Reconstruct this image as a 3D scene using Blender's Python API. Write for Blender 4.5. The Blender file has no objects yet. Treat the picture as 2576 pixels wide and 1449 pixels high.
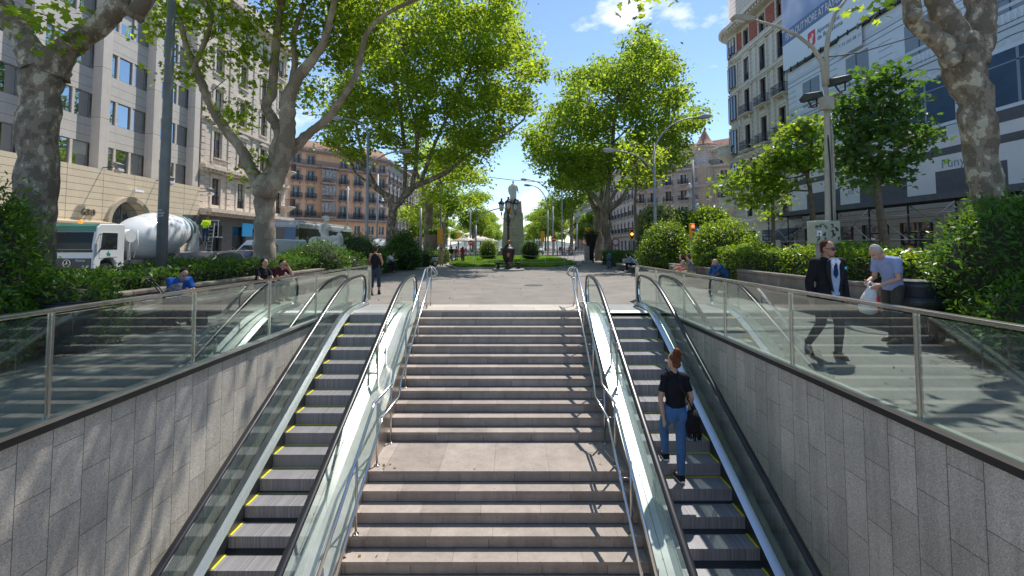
import bpy, bmesh, math, random
import numpy as np
from mathutils import Vector, Matrix
R=math.radians; PI=math.pi
random.seed(7); NR=np.random.RandomState(11)
SC=bpy.context.scene; COL=SC.collection
# ---------------------------------------------------------------- camera, sky, sun, exposure
FPX=1140.0; CX=1288.0; PY0=558.0; PITCH=R(3.0); EYE=1.70; IMW=2576.0
cd=bpy.data.cameras.new('camera'); cam=bpy.data.objects.new('camera',cd); COL.objects.link(cam)
cam.location=(0,0,EYE); cam.rotation_euler=(R(90)+PITCH,0,0)
cd.sensor_width=36; cd.lens=36*FPX/IMW; cd.shift_y=-(724.5-PY0)/IMW; cd.clip_end=4000; cd.clip_start=.05
SC.camera=cam
SUNV=Vector((.266,.414,.872)).normalized()
sd=bpy.data.lights.new('sun','SUN'); sd.energy=4.3; sd.angle=R(.53); sd.color=(1,.95,.87)
so=bpy.data.objects.new('sun',sd); COL.objects.link(so); so.rotation_euler=SUNV.to_track_quat('Z','Y').to_euler(); so.location=(30,40,80)
W=bpy.data.worlds.new('World'); SC.world=W; W.use_nodes=True
nt=W.node_tree; nt.nodes.clear()
def N(t,ty,**k):
    n=t.nodes.new(ty)
    for a,b in k.items(): setattr(n,a,b)
    return n
wo=N(nt,'ShaderNodeOutputWorld'); bg=N(nt,'ShaderNodeBackground'); sky=N(nt,'ShaderNodeTexSky',sky_type='NISHITA')
sky.sun_disc=False; sky.sun_elevation=math.asin(SUNV.z); sky.sun_rotation=math.atan2(SUNV.x,SUNV.y)
sky.altitude=10; sky.air_density=1.0; sky.dust_density=.05; sky.ozone_density=3.0
bg.inputs['Strength'].default_value=.155
# clouds: soft cumulus in a few directions of the sky, by world direction
tc=N(nt,'ShaderNodeTexCoord'); 
def vmath(t,op,a,b=None):
    n=N(t,'ShaderNodeVectorMath',operation=op); t.links.new(a,n.inputs[0])
    if b is not None:
        if isinstance(b,(tuple,Vector)): n.inputs[1].default_value=b
        else: t.links.new(b,n.inputs[1])
    return n
def smath(t,op,a,b=None,clamp=False):
    n=N(t,'ShaderNodeMath',operation=op); n.use_clamp=clamp
    for i,q in enumerate((a,b)):
        if q is None: continue
        if isinstance(q,(int,float)): n.inputs[i].default_value=q
        else: t.links.new(q,n.inputs[i])
    return n.outputs[0]
cn=N(nt,'ShaderNodeTexNoise'); cn.inputs['Scale'].default_value=9; cn.inputs['Detail'].default_value=9; cn.inputs['Roughness'].default_value=.58
mp=N(nt,'ShaderNodeMapping'); mp.inputs['Scale'].default_value=(1,1,1.9); nt.links.new(tc.outputs['Generated'],mp.inputs[0]); nt.links.new(mp.outputs[0],cn.inputs[0])
def dirpx(px,py):
    x=(px-CX)/FPX; v=-(py-PY0)/FPX
    f=math.cos(PITCH)-v*math.sin(PITCH); u=math.sin(PITCH)+v*math.cos(PITCH)
    return Vector((x,f,u))
acc=None
for (px,py,w,amp) in ((1705,40,.045,.55),(1560,35,.06,.36),(1330,500,.030,.6),(1352,548,.035,.6),(1245,540,.03,.4),(2100,-300,.3,.8),(900,-200,.3,.6),(720,340,.1,.5),(1640,-120,.2,.6),(1790,250,.07,.3)):
    d=dirpx(px,py).normalized()
    ds=vmath(nt,'DISTANCE',vmath(nt,'NORMALIZE',tc.outputs['Generated']).outputs[0],tuple(d)).outputs['Value']
    m=smath(nt,'MULTIPLY',smath(nt,'SUBTRACT',1,smath(nt,'DIVIDE',ds,w),True),amp)
    acc=m if acc is None else smath(nt,'ADD',acc,m)
cl=smath(nt,'MULTIPLY',smath(nt,'SUBTRACT',smath(nt,'ADD',smath(nt,'MULTIPLY',acc,.42),cn.outputs['Fac']),.62),4.5,True)
mx=N(nt,'ShaderNodeMix',data_type='RGBA'); nt.links.new(cl,mx.inputs[0]); nt.links.new(sky.outputs[0],mx.inputs[6]); mx.inputs[7].default_value=(6.4,6.7,7.2,1)
nt.links.new(mx.outputs[2],bg.inputs[0]); nt.links.new(bg.outputs[0],wo.inputs[0])
SC.view_settings.view_transform='Standard'; SC.view_settings.look='None'; SC.view_settings.gamma=1; SC.view_settings.exposure=.38
SC.render.engine='CYCLES'; SC.cycles.max_bounces=10; SC.cycles.transparent_max_bounces=24; SC.cycles.diffuse_bounces=4; SC.cycles.glossy_bounces=7
SC.cycles.use_denoising=True
SC.cycles.sample_clamp_indirect=6
# ---------------------------------------------------------------- helpers
def P(px,py,Y):
    d=dirpx(px,py); t=Y/d.y; return Vector((d.x*t,Y,EYE+d.z*t))
def PX(px,py,X):
    d=dirpx(px,py); t=X/d.x; return Vector((X,d.y*t,EYE+d.z*t))
def G(px,py,z=0):
    d=dirpx(px,py); t=(z-EYE)/d.z; return Vector((d.x*t,d.y*t,z))
def m2(px,Y): return px*Y/FPX
_em={}
def tag(o,label=None,cat=None,group=None,kind=None):
    if label: o['label']=label
    if cat: o['category']=cat
    if group: o['group']=group
    if kind: o['kind']=kind
    return o
def empty(name,loc=(0,0,0),rz=0,label=None,cat=None,group=None,parent=None):
    o=bpy.data.objects.new(name,None); COL.objects.link(o); o.location=loc; o.rotation_euler=(0,0,rz); o.empty_display_size=.2
    if parent: o.parent=parent
    return tag(o,label,cat,group)
class MB:
    def __init__(s): s.v=[]; s.f=[]; s.m=[]; s.sm=[]; s.mi=0; s.T=None
    def add(s,vs,fs,smooth=False):
        b=len(s.v)
        if s.T is not None: vs=[tuple(s.T@Vector(v)) for v in vs]
        s.v+= [tuple(v) for v in vs]
        for f in fs: s.f.append([i+b for i in f]); s.m.append(s.mi); s.sm.append(smooth)
        return s
    def box(s,x0,x1,y0,y1,z0,z1):
        return s.add([(x0,y0,z0),(x1,y0,z0),(x1,y1,z0),(x0,y1,z0),(x0,y0,z1),(x1,y0,z1),(x1,y1,z1),(x0,y1,z1)],
          [(3,2,1,0),(4,5,6,7),(0,1,5,4),(1,2,6,5),(2,3,7,6),(3,0,4,7)])
    def cbox(s,c,d,rz=0,rx=0,ry=0):
        M=Matrix.Translation(c)@Matrix.Rotation(rz,4,'Z')@Matrix.Rotation(ry,4,'Y')@Matrix.Rotation(rx,4,'X')
        q=[M@Vector((sx*d[0]/2,sy*d[1]/2,sz*d[2]/2)) for sz in(-1,1) for sx,sy in((-1,-1),(1,-1),(1,1),(-1,1))]
        return s.add(q,[(3,2,1,0),(4,5,6,7),(0,1,5,4),(1,2,6,5),(2,3,7,6),(3,0,4,7)])
    def prism(s,poly,axis,a,b,smooth=False):
        # poly: 2D points; axis 'x': (y,z), 'y': (x,z), 'z': (x,y)
        def mk(p,t): return (t,p[0],p[1]) if axis=='x' else ((p[0],t,p[1]) if axis=='y' else (p[0],p[1],t))
        n=len(poly); vs=[mk(p,a) for p in poly]+[mk(p,b) for p in poly]
        s.add(vs,[tuple(range(n))[::-1],tuple(range(n,2*n))]);
        b0=len(s.v)-2*n
        for i in range(n):
            j=(i+1)%n; s.f.append([b0+i,b0+j,b0+n+j,b0+n+i]); s.m.append(s.mi); s.sm.append(smooth)
        return s
    def tube(s,pts,rad,n=8,cap=True,sq=1.0,up=None):
        pts=[Vector(p) for p in pts]; k=len(pts)
        if not isinstance(rad,(list,tuple)): rad=[rad]*k
        vs=[]; fs=[]; ref=Vector(up) if up else None; prev=None
        for i,p in enumerate(pts):
            t=(pts[min(i+1,k-1)]-pts[max(i-1,0)])
            t=t.normalized() if t.length>1e-9 else Vector((0,0,1))
            if ref is not None: a=ref
            elif prev is not None: a=prev
            else: a=Vector((0,0,1)) if abs(t.z)<.9 else Vector((1,0,0))
            x=t.cross(a)
            if x.length<1e-6: x=t.cross(Vector((0,1,0.01)))
            x.normalize(); y=x.cross(t).normalized(); prev=y
            r=rad[i]; rx,ry=(r if isinstance(r,(tuple,list)) else (r,r*sq))
            for j in range(n):
                an=2*PI*j/n; vs.append(p+x*math.cos(an)*rx+y*math.sin(an)*ry)
        for i in range(k-1):
            for j in range(n):
                j2=(j+1)%n; fs.append((i*n+j,i*n+j2,(i+1)*n+j2,(i+1)*n+j))
        s.add(vs,fs,True)
        if cap:
            b=len(s.v)-len(vs)
            s.f.append([b+j for j in range(n)][::-1]); s.m.append(s.mi); s.sm.append(False)
            s.f.append([b+(k-1)*n+j for j in range(n)]); s.m.append(s.mi); s.sm.append(False)
        return s
    def bar(s,a,b,w,h,up=(0,0,1)):
        a=Vector(a);b=Vector(b);t=(b-a).normalized();x=t.cross(Vector(up)).normalized();y=x.cross(t)
        q=[p+x*sx*w/2+y*sy*h/2 for p in(a,b) for sx,sy in((-1,-1),(1,-1),(1,1),(-1,1))]
        return s.add(q,[(0,1,2,3),(7,6,5,4),(0,4,5,1),(1,5,6,2),(2,6,7,3),(3,7,4,0)])
    def lathe(s,prof,c=(0,0,0),n=16,sx=1,sy=1,cap=True):
        vs=[(c[0]+r*math.cos(2*PI*j/n)*sx,c[1]+r*math.sin(2*PI*j/n)*sy,c[2]+z) for r,z in prof for j in range(n)]
        fs=[(i*n+j,i*n+(j+1)%n,(i+1)*n+(j+1)%n,(i+1)*n+j) for i in range(len(prof)-1) for j in range(n)]
        s.add(vs,fs,True)
        if cap:
            b=len(s.v)-len(vs); k=len(prof)
            s.f.append([b+j for j in range(n)][::-1]); s.m.append(s.mi); s.sm.append(False)
            s.f.append([b+(k-1)*n+j for j in range(n)]); s.m.append(s.mi); s.sm.append(False)
        return s
    def ell(s,c,r,n=12,m=8,M=None):
        c=Vector(c); vs=[];fs=[]
        for i in range(m+1):
            ph=PI*i/m
            for j in range(n):
                th=2*PI*j/n; q=Vector((r[0]*math.sin(ph)*math.cos(th),r[1]*math.sin(ph)*math.sin(th),-r[2]*math.cos(ph)))
                if M is not None: q=M@q
                vs.append(c+q)
        for i in range(m):
            for j in range(n): fs.append((i*n+j,i*n+(j+1)%n,(i+1)*n+(j+1)%n,(i+1)*n+j))
        return s.add(vs,fs,True)
    def quad(s,a,b,c,d): return s.add([a,b,c,d],[(0,1,2,3)])
    def data(s,name):
        me=bpy.data.meshes.new(name); me.from_pydata(s.v,[],s.f)
        me.polygons.foreach_set('material_index',s.m); me.polygons.foreach_set('use_smooth',s.sm)
        me.update(); return me
    def build(s,name,mats,parent=None,**k):
        me=s.data(name)
        for m in (mats if isinstance(mats,(list,tuple)) else [mats]): me.materials.append(m)
        o=bpy.data.objects.new(name,me); COL.objects.link(o)
        if parent: o.parent=parent
        if k: tag(o,**k)
        return o
def bevel(o,w=.01,seg=2):
    m=o.modifiers.new('bevel','BEVEL'); m.width=w; m.segments=seg; m.limit_method='ANGLE'; m.angle_limit=R(40); return o
def copy_tree(o,parent=None,label=None,loc=None,rz=None,group=None):
    c=o.copy(); COL.objects.link(c)
    if parent: c.parent=parent
    if label: c['label']=label
    if group: c['group']=group
    if loc is not None: c.location=loc
    if rz is not None: c.rotation_euler=(0,0,rz)
    for ch in list(o.children): copy_tree(ch,c)
    return c
def inst(me,name,parent,loc=(0,0,0),rot=(0,0,0),scale=None):
    o=bpy.data.objects.new(name,me); COL.objects.link(o); o.parent=parent; o.location=loc; o.rotation_euler=rot
    if scale: o.scale=scale
    return o
# ---------------------------------------------------------------- materials
def new_mat(name):
    m=bpy.data.materials.new(name); m.use_nodes=True; t=m.node_tree; b=t.nodes['Principled BSDF']; return m,t,b
def setb(b,**k):
    for a,v in k.items(): b.inputs[a.replace('_',' ')].default_value=v
def col4(c): return (c[0],c[1],c[2],1)
def mat(name,c,rough=.6,metal=0,var=0,scale=3,c2=None,bump=0,bscale=40,spec=.5,emit=None,es=1,fine=0,fscale=120,coat=0,stain=0):
    m,t,b=new_mat(name); setb(b,Roughness=rough,Metallic=metal,Specular_IOR_Level=spec); b.inputs['Base Color'].default_value=col4(c)
    if coat: setb(b,Coat_Weight=coat,Coat_Roughness=.05)
    if emit: b.inputs['Emission Color'].default_value=col4(emit); b.inputs['Emission Strength'].default_value=es
    tcn=N(t,'ShaderNodeTexCoord')
    out=None
    if var or c2:
        n=N(t,'ShaderNodeTexNoise'); n.inputs['Scale'].default_value=scale; n.inputs['Detail'].default_value=6; n.inputs['Roughness'].default_value=.6; t.links.new(tcn.outputs['Object'],n.inputs[0])
        r=N(t,'ShaderNodeValToRGB'); r.color_ramp.elements[0].position=.35; r.color_ramp.elements[1].position=.68
        ca=c2 if c2 else tuple(x*(1-var) for x in c); cb=c if c2 else tuple(min(1,x*(1+var)) for x in c)
        r.color_ramp.elements[0].color=col4(ca); r.color_ramp.elements[1].color=col4(cb)
        t.links.new(n.outputs['Fac'],r.inputs[0]); out=r.outputs[0]
    if fine:
        n=N(t,'ShaderNodeTexNoise'); n.inputs['Scale'].default_value=fscale; n.inputs['Detail'].default_value=3; n.inputs['Roughness'].default_value=.8; t.links.new(tcn.outputs['Object'],n.inputs[0])
        mr=N(t,'ShaderNodeMapRange'); mr.inputs[1].default_value=.35; mr.inputs[2].default_value=.65; mr.inputs[3].default_value=1-fine; mr.inputs[4].default_value=1+fine; t.links.new(n.outputs['Fac'],mr.inputs[0])
        out=mulc(t,out,c,mr.outputs[0])
    if stain:
        n=N(t,'ShaderNodeTexNoise'); n.inputs['Scale'].default_value=.9; n.inputs['Detail'].default_value=8; n.inputs['Roughness'].default_value=.7
        mpp=N(t,'ShaderNodeMapping'); mpp.inputs['Scale'].default_value=(1.5,1.5,.25); t.links.new(tcn.outputs['Object'],mpp.inputs[0]); t.links.new(mpp.outputs[0],n.inputs[0])
        mr=N(t,'ShaderNodeMapRange'); mr.inputs[1].default_value=.4; mr.inputs[2].default_value=.7; mr.inputs[3].default_value=1; mr.inputs[4].default_value=1-stain; t.links.new(n.outputs['Fac'],mr.inputs[0])
        out=mulc(t,out,c,mr.outputs[0])
    if out is not None: t.links.new(out,b.inputs['Base Color'])
    if bump:
        n=N(t,'ShaderNodeTexNoise'); n.inputs['Scale'].default_value=bscale; n.inputs['Detail'].default_value=4; t.links.new(tcn.outputs['Object'],n.inputs[0])
        bn=N(t,'ShaderNodeBump'); bn.inputs['Strength'].default_value=bump; bn.inputs['Distance'].default_value=.02; t.links.new(n.outputs['Fac'],bn.inputs['Height']); t.links.new(bn.outputs[0],b.inputs['Normal'])
    return m
def mulc(t,out,c,fac):
    mm=N(t,'ShaderNodeMix',data_type='RGBA',blend_type='MULTIPLY'); mm.inputs[0].default_value=1
    if out is None: mm.inputs[6].default_value=col4(c)
    else: t.links.new(out,mm.inputs[6])
    if isinstance(fac,(tuple,)): mm.inputs[7].default_value=col4(fac)
    else: t.links.new(fac,mm.inputs[7])
    return mm.outputs[2]
def brickmat(name,c,order,bw,rh,mortar=.006,mc=(.06,.055,.05),rough=.7,var=.12,fine=.2,fscale=90,off=.5,shift=(0,0),bump=.3,jitter=.08,streak=0,spec=.4):
    """jointed slabs: order picks which object axes are (along the course, across the courses)"""
    m,t,b=new_mat(name); setb(b,Roughness=rough,Specular_IOR_Level=spec)
    tcn=N(t,'ShaderNodeTexCoord'); sp=N(t,'ShaderNodeSeparateXYZ'); cb=N(t,'ShaderNodeCombineXYZ'); t.links.new(tcn.outputs['Object'],sp.inputs[0])
    for i,a in enumerate(order):
        q=smath(t,'ADD',sp.outputs['XYZ'.index(a)],shift[i]); t.links.new(q,cb.inputs[i])
    br=N(t,'ShaderNodeTexBrick'); br.offset=off; br.inputs['Scale'].default_value=1; br.inputs['Brick Width'].default_value=bw; br.inputs['Row Height'].default_value=rh
    br.inputs['Mortar Size'].default_value=mortar; br.inputs['Mortar Smooth'].default_value=.1; br.inputs['Bias'].default_value=0
    br.inputs['Color1'].default_value=col4(tuple(x*(1-jitter) for x in c)); br.inputs['Color2'].default_value=col4(tuple(min(1,x*(1+jitter)) for x in c)); br.inputs['Mortar'].default_value=col4(mc)
    t.links.new(cb.outputs[0],br.inputs[0])
    out=br.outputs['Color']
    for sc,amt,det in ((1.3,var,5),(fscale,fine,2)):
        n=N(t,'ShaderNodeTexNoise'); n.inputs['Scale'].default_value=sc; n.inputs['Detail'].default_value=det; n.inputs['Roughness'].default_value=.75; t.links.new(tcn.outputs['Object'],n.inputs[0])
        mr=N(t,'ShaderNodeMapRange'); mr.inputs[1].default_value=.33; mr.inputs[2].default_value=.67; mr.inputs[3].default_value=1-amt; mr.inputs[4].default_value=1+amt; t.links.new(n.outputs['Fac'],mr.inputs[0])
        out=mulc(t,out,c,mr.outputs[0])
    if streak:
        n=N(t,'ShaderNodeTexNoise'); n.inputs['Scale'].default_value=1; n.inputs['Detail'].default_value=7; n.inputs['Roughness'].default_value=.7
        mpp=N(t,'ShaderNodeMapping'); mpp.inputs['Scale'].default_value=(5,5,.4); t.links.new(tcn.outputs['Object'],mpp.inputs[0]); t.links.new(mpp.outputs[0],n.inputs[0])
        mr=N(t,'ShaderNodeMapRange'); mr.inputs[1].default_value=.45; mr.inputs[2].default_value=.75; mr.inputs[3].default_value=1; mr.inputs[4].default_value=1-streak; t.links.new(n.outputs['Fac'],mr.inputs[0])
        out=mulc(t,out,c,mr.outputs[0])
    t.links.new(out,b.inputs['Base Color'])
    bn=N(t,'ShaderNodeBump'); bn.inputs['Strength'].default_value=bump; bn.inputs['Distance'].default_value=.01; bn.invert=True; t.links.new(br.outputs['Fac'],bn.inputs['Height']); t.links.new(bn.outputs[0],b.inputs['Normal'])
    return m
def spots(t,out,c,scale,thr,amt,seed=0):
    tcn=N(t,'ShaderNodeTexCoord'); v=N(t,'ShaderNodeTexVoronoi'); v.inputs['Scale'].default_value=scale; t.links.new(tcn.outputs['Object'],v.inputs[0])
    mr=N(t,'ShaderNodeMapRange'); mr.inputs[1].default_value=thr*.7; mr.inputs[2].default_value=thr; mr.inputs[3].default_value=1-amt; mr.inputs[4].default_value=1; t.links.new(v.outputs['Distance'],mr.inputs[0])
    return mulc(t,out,c,mr.outputs[0])
def add_spots(m,scale,thr,amt):
    t=m.node_tree; b=t.nodes['Principled BSDF']; l=b.inputs['Base Color'].links[0].from_socket; t.links.new(spots(t,l,(1,1,1),scale,thr,amt),b.inputs['Base Color'])
def glassmat(name,tint=(.80,.90,.86),refl=1.0,dirt=.06,dc=(.55,.6,.56)):
    m,t,b=new_mat(name); t.nodes.remove(b); o=t.nodes['Material Output']
    tr=N(t,'ShaderNodeBsdfTransparent'); tr.inputs[0].default_value=col4(tint)
    gl=N(t,'ShaderNodeBsdfGlossy'); gl.inputs['Roughness'].default_value=.015; gl.inputs['Color'].default_value=(.93,1,.97,1)
    df=N(t,'ShaderNodeBsdfDiffuse'); df.inputs[0].default_value=col4(dc)
    fr=N(t,'ShaderNodeFresnel'); fr.inputs['IOR'].default_value=1.52
    tcn=N(t,'ShaderNodeTexCoord'); n=N(t,'ShaderNodeTexNoise'); n.inputs['Scale'].default_value=2.2; n.inputs['Detail'].default_value=8; n.inputs['Roughness'].default_value=.7; t.links.new(tcn.outputs['Object'],n.inputs[0])
    dm=smath(t,'MULTIPLY',smath(t,'SUBTRACT',n.outputs['Fac'],.35,True),dirt*4)
    a=N(t,'ShaderNodeMixShader'); t.links.new(dm,a.inputs[0]); t.links.new(tr.outputs[0],a.inputs[1]); t.links.new(df.outputs[0],a.inputs[2])
    c=N(t,'ShaderNodeMixShader'); ge=N(t,'ShaderNodeNewGeometry'); t.links.new(smath(t,'MULTIPLY',smath(t,'MULTIPLY',fr.outputs[0],refl,True),smath(t,'SUBTRACT',1,ge.outputs['Backfacing'])),c.inputs[0]); t.links.new(a.outputs[0],c.inputs[1]); t.links.new(gl.outputs[0],c.inputs[2])
    t.links.new(c.outputs[0],o.inputs[0]); return m
def leafmat(name,c,ct,tr=.45,rough=.45,var=.35,spec=.5):
    m,t,b=new_mat(name); o=t.nodes['Material Output']; setb(b,Roughness=rough,Specular_IOR_Level=spec)
    ge=N(t,'ShaderNodeNewGeometry')
    def ramp(cc):
        r=N(t,'ShaderNodeValToRGB'); e=r.color_ramp.elements; e[0].color=col4(tuple(x*(1-var) for x in cc)); e[1].color=col4(tuple(min(1,x*(1+var)) for x in cc)); e[1].color[2]*=.6
        k=e.new(.5); k.color=col4((cc[0]*.85,cc[1]*.95,cc[2])); t.links.new(ge.outputs['Random Per Island'],r.inputs[0]); return r.outputs[0]
    t.links.new(ramp(c),b.inputs['Base Color'])
    tl=N(t,'ShaderNodeBsdfTranslucent'); t.links.new(ramp(ct),tl.inputs[0])
    x=N(t,'ShaderNodeMixShader'); x.inputs[0].default_value=tr; t.links.new(b.outputs[0],x.inputs[1]); t.links.new(tl.outputs[0],x.inputs[2]); t.links.new(x.outputs[0],o.inputs[0])
    return m
M={}
M['paving']=mat('paving_asphalt',(.245,.218,.196),.9,var=.13,scale=.8,fine=.3,fscale=70,bump=.25,bscale=90,stain=.18)
M['road']=mat('road_asphalt',(.075,.075,.08),.9,var=.15,scale=1,fine=.25,fscale=60)
M['kerb']=mat('kerb_stone',(.36,.34,.31),.8,var=.15,scale=4,fine=.15)
M['tread']=brickmat('stair_granite',(.355,.30,.262),'XY',.92,50,.004,(.18,.15,.13),rough=.6,var=.16,fine=.25,fscale=110,off=.37,bump=.15,jitter=.13,streak=.22)
M['riser']=brickmat('riser_granite',(.36,.31,.27),'XZ',.92,.17,.004,(.1,.085,.07),rough=.65,var=.16,fine=.25,fscale=110,off=.43,bump=.2,jitter=.14,streak=.3)
M['pitwall']=brickmat('pit_wall_granite',(.52,.47,.415),'ZY',.66,.325,.0042,(.15,.135,.12),rough=.62,var=.12,fine=.33,fscale=75,off=.42,bump=.35,jitter=.11,streak=.3)
M['slab']=brickmat('top_slab_granite',(.5,.44,.39),'XY',1.2,.55,.004,(.2,.17,.15),rough=.6,var=.08,fine=.15)
add_spots(M['tread'],5,.10,.3); add_spots(M['slab'],4,.10,.3); add_spots(M['paving'],2.3,.085,.35); add_spots(M['paving'],.55,.22,.10)
M['steel']=mat('brushed_steel',(.62,.6,.57),.22,1,var=.12,scale=2,bump=.03)
M['chrome']=mat('polished_steel',(.78,.77,.76),.12,1,var=.05,scale=2)
M['steel_dull']=mat('satin_steel',(.55,.53,.51),.38,1,var=.12,scale=1.5)
M['deck']=mat('balustrade_deck',(.72,.73,.70),.34,.6,var=.12,scale=1.3,c2=(.52,.54,.49),stain=.15)
M['rubber']=mat('handrail_rubber',(.022,.021,.026),.28,0,spec=.6)
M['black']=mat('black_paint',(.018,.018,.02),.45)
M['glass']=glassmat('balustrade_glass',(.74,.83,.81),3.1,.02)
M['eglass']=glassmat('escalator_glass',(.91,.96,.94),1.7,.05,(.6,.63,.6))
M['step']=None
M['yellow']=mat('yellow_paint',(.75,.68,.02),.5,var=.15,scale=20)
def stepmat():
    m,t,b=new_mat('escalator_step_metal'); setb(b,Roughness=.42,Metallic=.25)
    tcn=N(t,'ShaderNodeTexCoord'); sp=N(t,'ShaderNodeSeparateXYZ'); t.links.new(tcn.outputs['Object'],sp.inputs[0])
    fr=smath(t,'FRACT',smath(t,'MULTIPLY',sp.outputs[0],52))
    tri=smath(t,'GREATER_THAN',fr,.45)
    n=N(t,'ShaderNodeTexNoise'); n.inputs['Scale'].default_value=6; n.inputs['Detail'].default_value=4; t.links.new(tcn.outputs['Object'],n.inputs[0])
    mpp=N(t,'ShaderNodeMapping'); mpp.inputs['Scale'].default_value=(60,.5,.5); n2=N(t,'ShaderNodeTexNoise'); n2.inputs['Scale'].default_value=1; n2.inputs['Detail'].default_value=3; t.links.new(tcn.outputs['Object'],mpp.inputs[0]); t.links.new(mpp.outputs[0],n2.inputs[0])
    f=smath(t,'MULTIPLY',smath(t,'ADD',smath(t,'MULTIPLY',tri,.6),.4),smath(t,'ADD',smath(t,'MULTIPLY',smath(t,'SUBTRACT',n2.outputs['Fac'],.3),1.1),.55))
    t.links.new(mulc(t,None,(.50,.485,.51),f),b.inputs['Base Color'])
    bn=N(t,'ShaderNodeBump'); bn.inputs['Strength'].default_value=.5; bn.inputs['Distance'].default_value=.004; t.links.new(tri,bn.inputs['Height']); t.links.new(bn.outputs[0],b.inputs['Normal'])
    return m
M['step']=stepmat()
def barkmat(name,a,b_,c_,sc=5):
    m,t,b=new_mat(name); setb(b,Roughness=.85,Specular_IOR_Level=.25)
    tcn=N(t,'ShaderNodeTexCoord'); mpp=N(t,'ShaderNodeMapping'); mpp.inputs['Scale'].default_value=(1,1,.62); t.links.new(tcn.outputs['Object'],mpp.inputs[0])
    nn=N(t,'ShaderNodeTexNoise'); nn.inputs['Scale'].default_value=sc; nn.inputs['Detail'].default_value=5; nn.inputs['Roughness'].default_value=.55; t.links.new(mpp.outputs[0],nn.inputs[0])
    r=N(t,'ShaderNodeValToRGB'); r.color_ramp.interpolation='CONSTANT'; e=r.color_ramp.elements; e[0].color=col4(a); e[0].position=0; e[1].position=.48; e[1].color=col4(b_); k=e.new(.585); k.color=col4(c_)
    t.links.new(nn.outputs['Fac'],r.inputs[0])
    n=N(t,'ShaderNodeTexNoise'); n.inputs['Scale'].default_value=22; n.inputs['Detail'].default_value=4; t.links.new(tcn.outputs['Object'],n.inputs[0])
    mr=N(t,'ShaderNodeMapRange'); mr.inputs[3].default_value=.7; mr.inputs[4].default_value=1.3; t.links.new(n.outputs['Fac'],mr.inputs[0])
    t.links.new(mulc(t,r.outputs[0],a,mr.outputs[0]),b.inputs['Base Color'])
    bn=N(t,'ShaderNodeBump'); bn.inputs['Strength'].default_value=.5; bn.inputs['Distance'].default_value=.02; t.links.new(nn.outputs['Fac'],bn.inputs['Height']); t.links.new(bn.outputs[0],b.inputs['Normal'])
    return m
M['bark']=barkmat('plane_bark',(.15,.125,.095),(.235,.20,.155),(.42,.39,.30),5.5)
M['bark2']=barkmat('plane_bark_pale',(.22,.18,.14),(.30,.25,.2),(.38,.335,.27),1.8)
M['bark3']=mat('thin_trunk_bark',(.13,.105,.08),.9,var=.3,scale=8,bump=.3)
M['leaf']=leafmat('plane_leaf',(.060,.125,.015),(.55,.67,.045),.58,.5)
M['leaf_far']=leafmat('plane_leaf_far',(.07,.14,.022),(.50,.64,.055),.55,.5)
M['leaf_dark']=leafmat('plane_leaf_dark',(.045,.105,.025),(.20,.36,.035),.38,.5)
M['leaf_hedge']=leafmat('laurel_leaf',(.045,.115,.02),(.24,.42,.04),.3,.4,spec=.28)
M['leaf_bright']=leafmat('pittosporum_leaf',(.085,.19,.018),(.48,.62,.04),.42,.36)
M['leaf_pale']=leafmat('pale_shrub_leaf',(.24,.28,.11),(.5,.55,.2),.4,.5)
M['twig']=mat('dark_twigs',(.03,.028,.018),.9)
M['soil']=mat('soil',(.07,.055,.04),.95,var=.3,scale=5)
# ---------------------------------------------------------------- ground and pit
XL,XR=-4.5,3.95          # pit walls
YB,YT=1.2,13.2           # pit opening
FLOOR=-3.4
g=MB(); S=700
for (a,b,c,d) in ((-S,S,-60,YB),(-S,XL,YB,YT),(XR,S,YB,YT),(-S,S,YT,1500)): g.quad((a,c,0),(b,c,0),(b,d,0),(a,d,0))
g.build('plaza_paving',M['paving'],kind='structure')
def sheet(name,x0,x1,y0,y1,z,m,kind='structure'):
    return MB().quad((x0,y0,z),(x1,y0,z),(x1,y1,z),(x0,y1,z)).build(name,m,kind=kind)
sheet('road_west',-22.5,-12.6,-50,58,.004,M['road']); sheet('road_east',12.6,22,-50,58,.004,M['road'])
sheet('road_crossing',-120,120,96,112,.004,M['road']); sheet('road_boulevard_west',-22.5,-12.6,112,900,.004,M['road']); sheet('road_boulevard_east',12.6,22,112,900,.004,M['road'])
for nm,x in (('kerb_west',-12.6),('kerb_east',12.35)):
    MB().box(x,x+.25,-50,58,-.05,.12).build(nm,M['kerb'],kind='structure')
for nm,a,b in (('pavement_west',-26.2,-22.5),('pavement_east',22,25.9)):
    MB().box(a,b,-50,58,-.05,.12).build(nm,brickmat(nm+'_tiles',(.33,.31,.29),'XY',.2,.2,.006,rough=.8),kind='structure')
q=MB()
for i in range(14): q.box(-14+i*1.0-.0,-13.5+i*1.0,88,91.5,.004,.008)
M['white_line']=mat('road_paint',(.75,.75,.73),.7,var=.1); q.build('road_markings',M['white_line'],kind='structure')
# pit walls (structure) and floor
M['concrete']=mat('pit_floor',(.3,.28,.26),.8,var=.1)
for nm,x0,x1 in (('pit_wall_west',XL-.35,XL),('pit_wall_east',XR,XR+.35)):
    w=MB().box(x0,x1,YB-.3,14.3,FLOOR-.3,-.012); w.build(nm,M['pitwall'],kind='structure')
MB().box(XL,XR,YB-.3,YB,FLOOR-.3,-.004).build('pit_wall_south',M['pitwall'],kind='structure')
MB().box(XL,XR,YB,YT,FLOOR-.3,FLOOR).build('pit_floor',M['concrete'],kind='structure')
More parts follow.
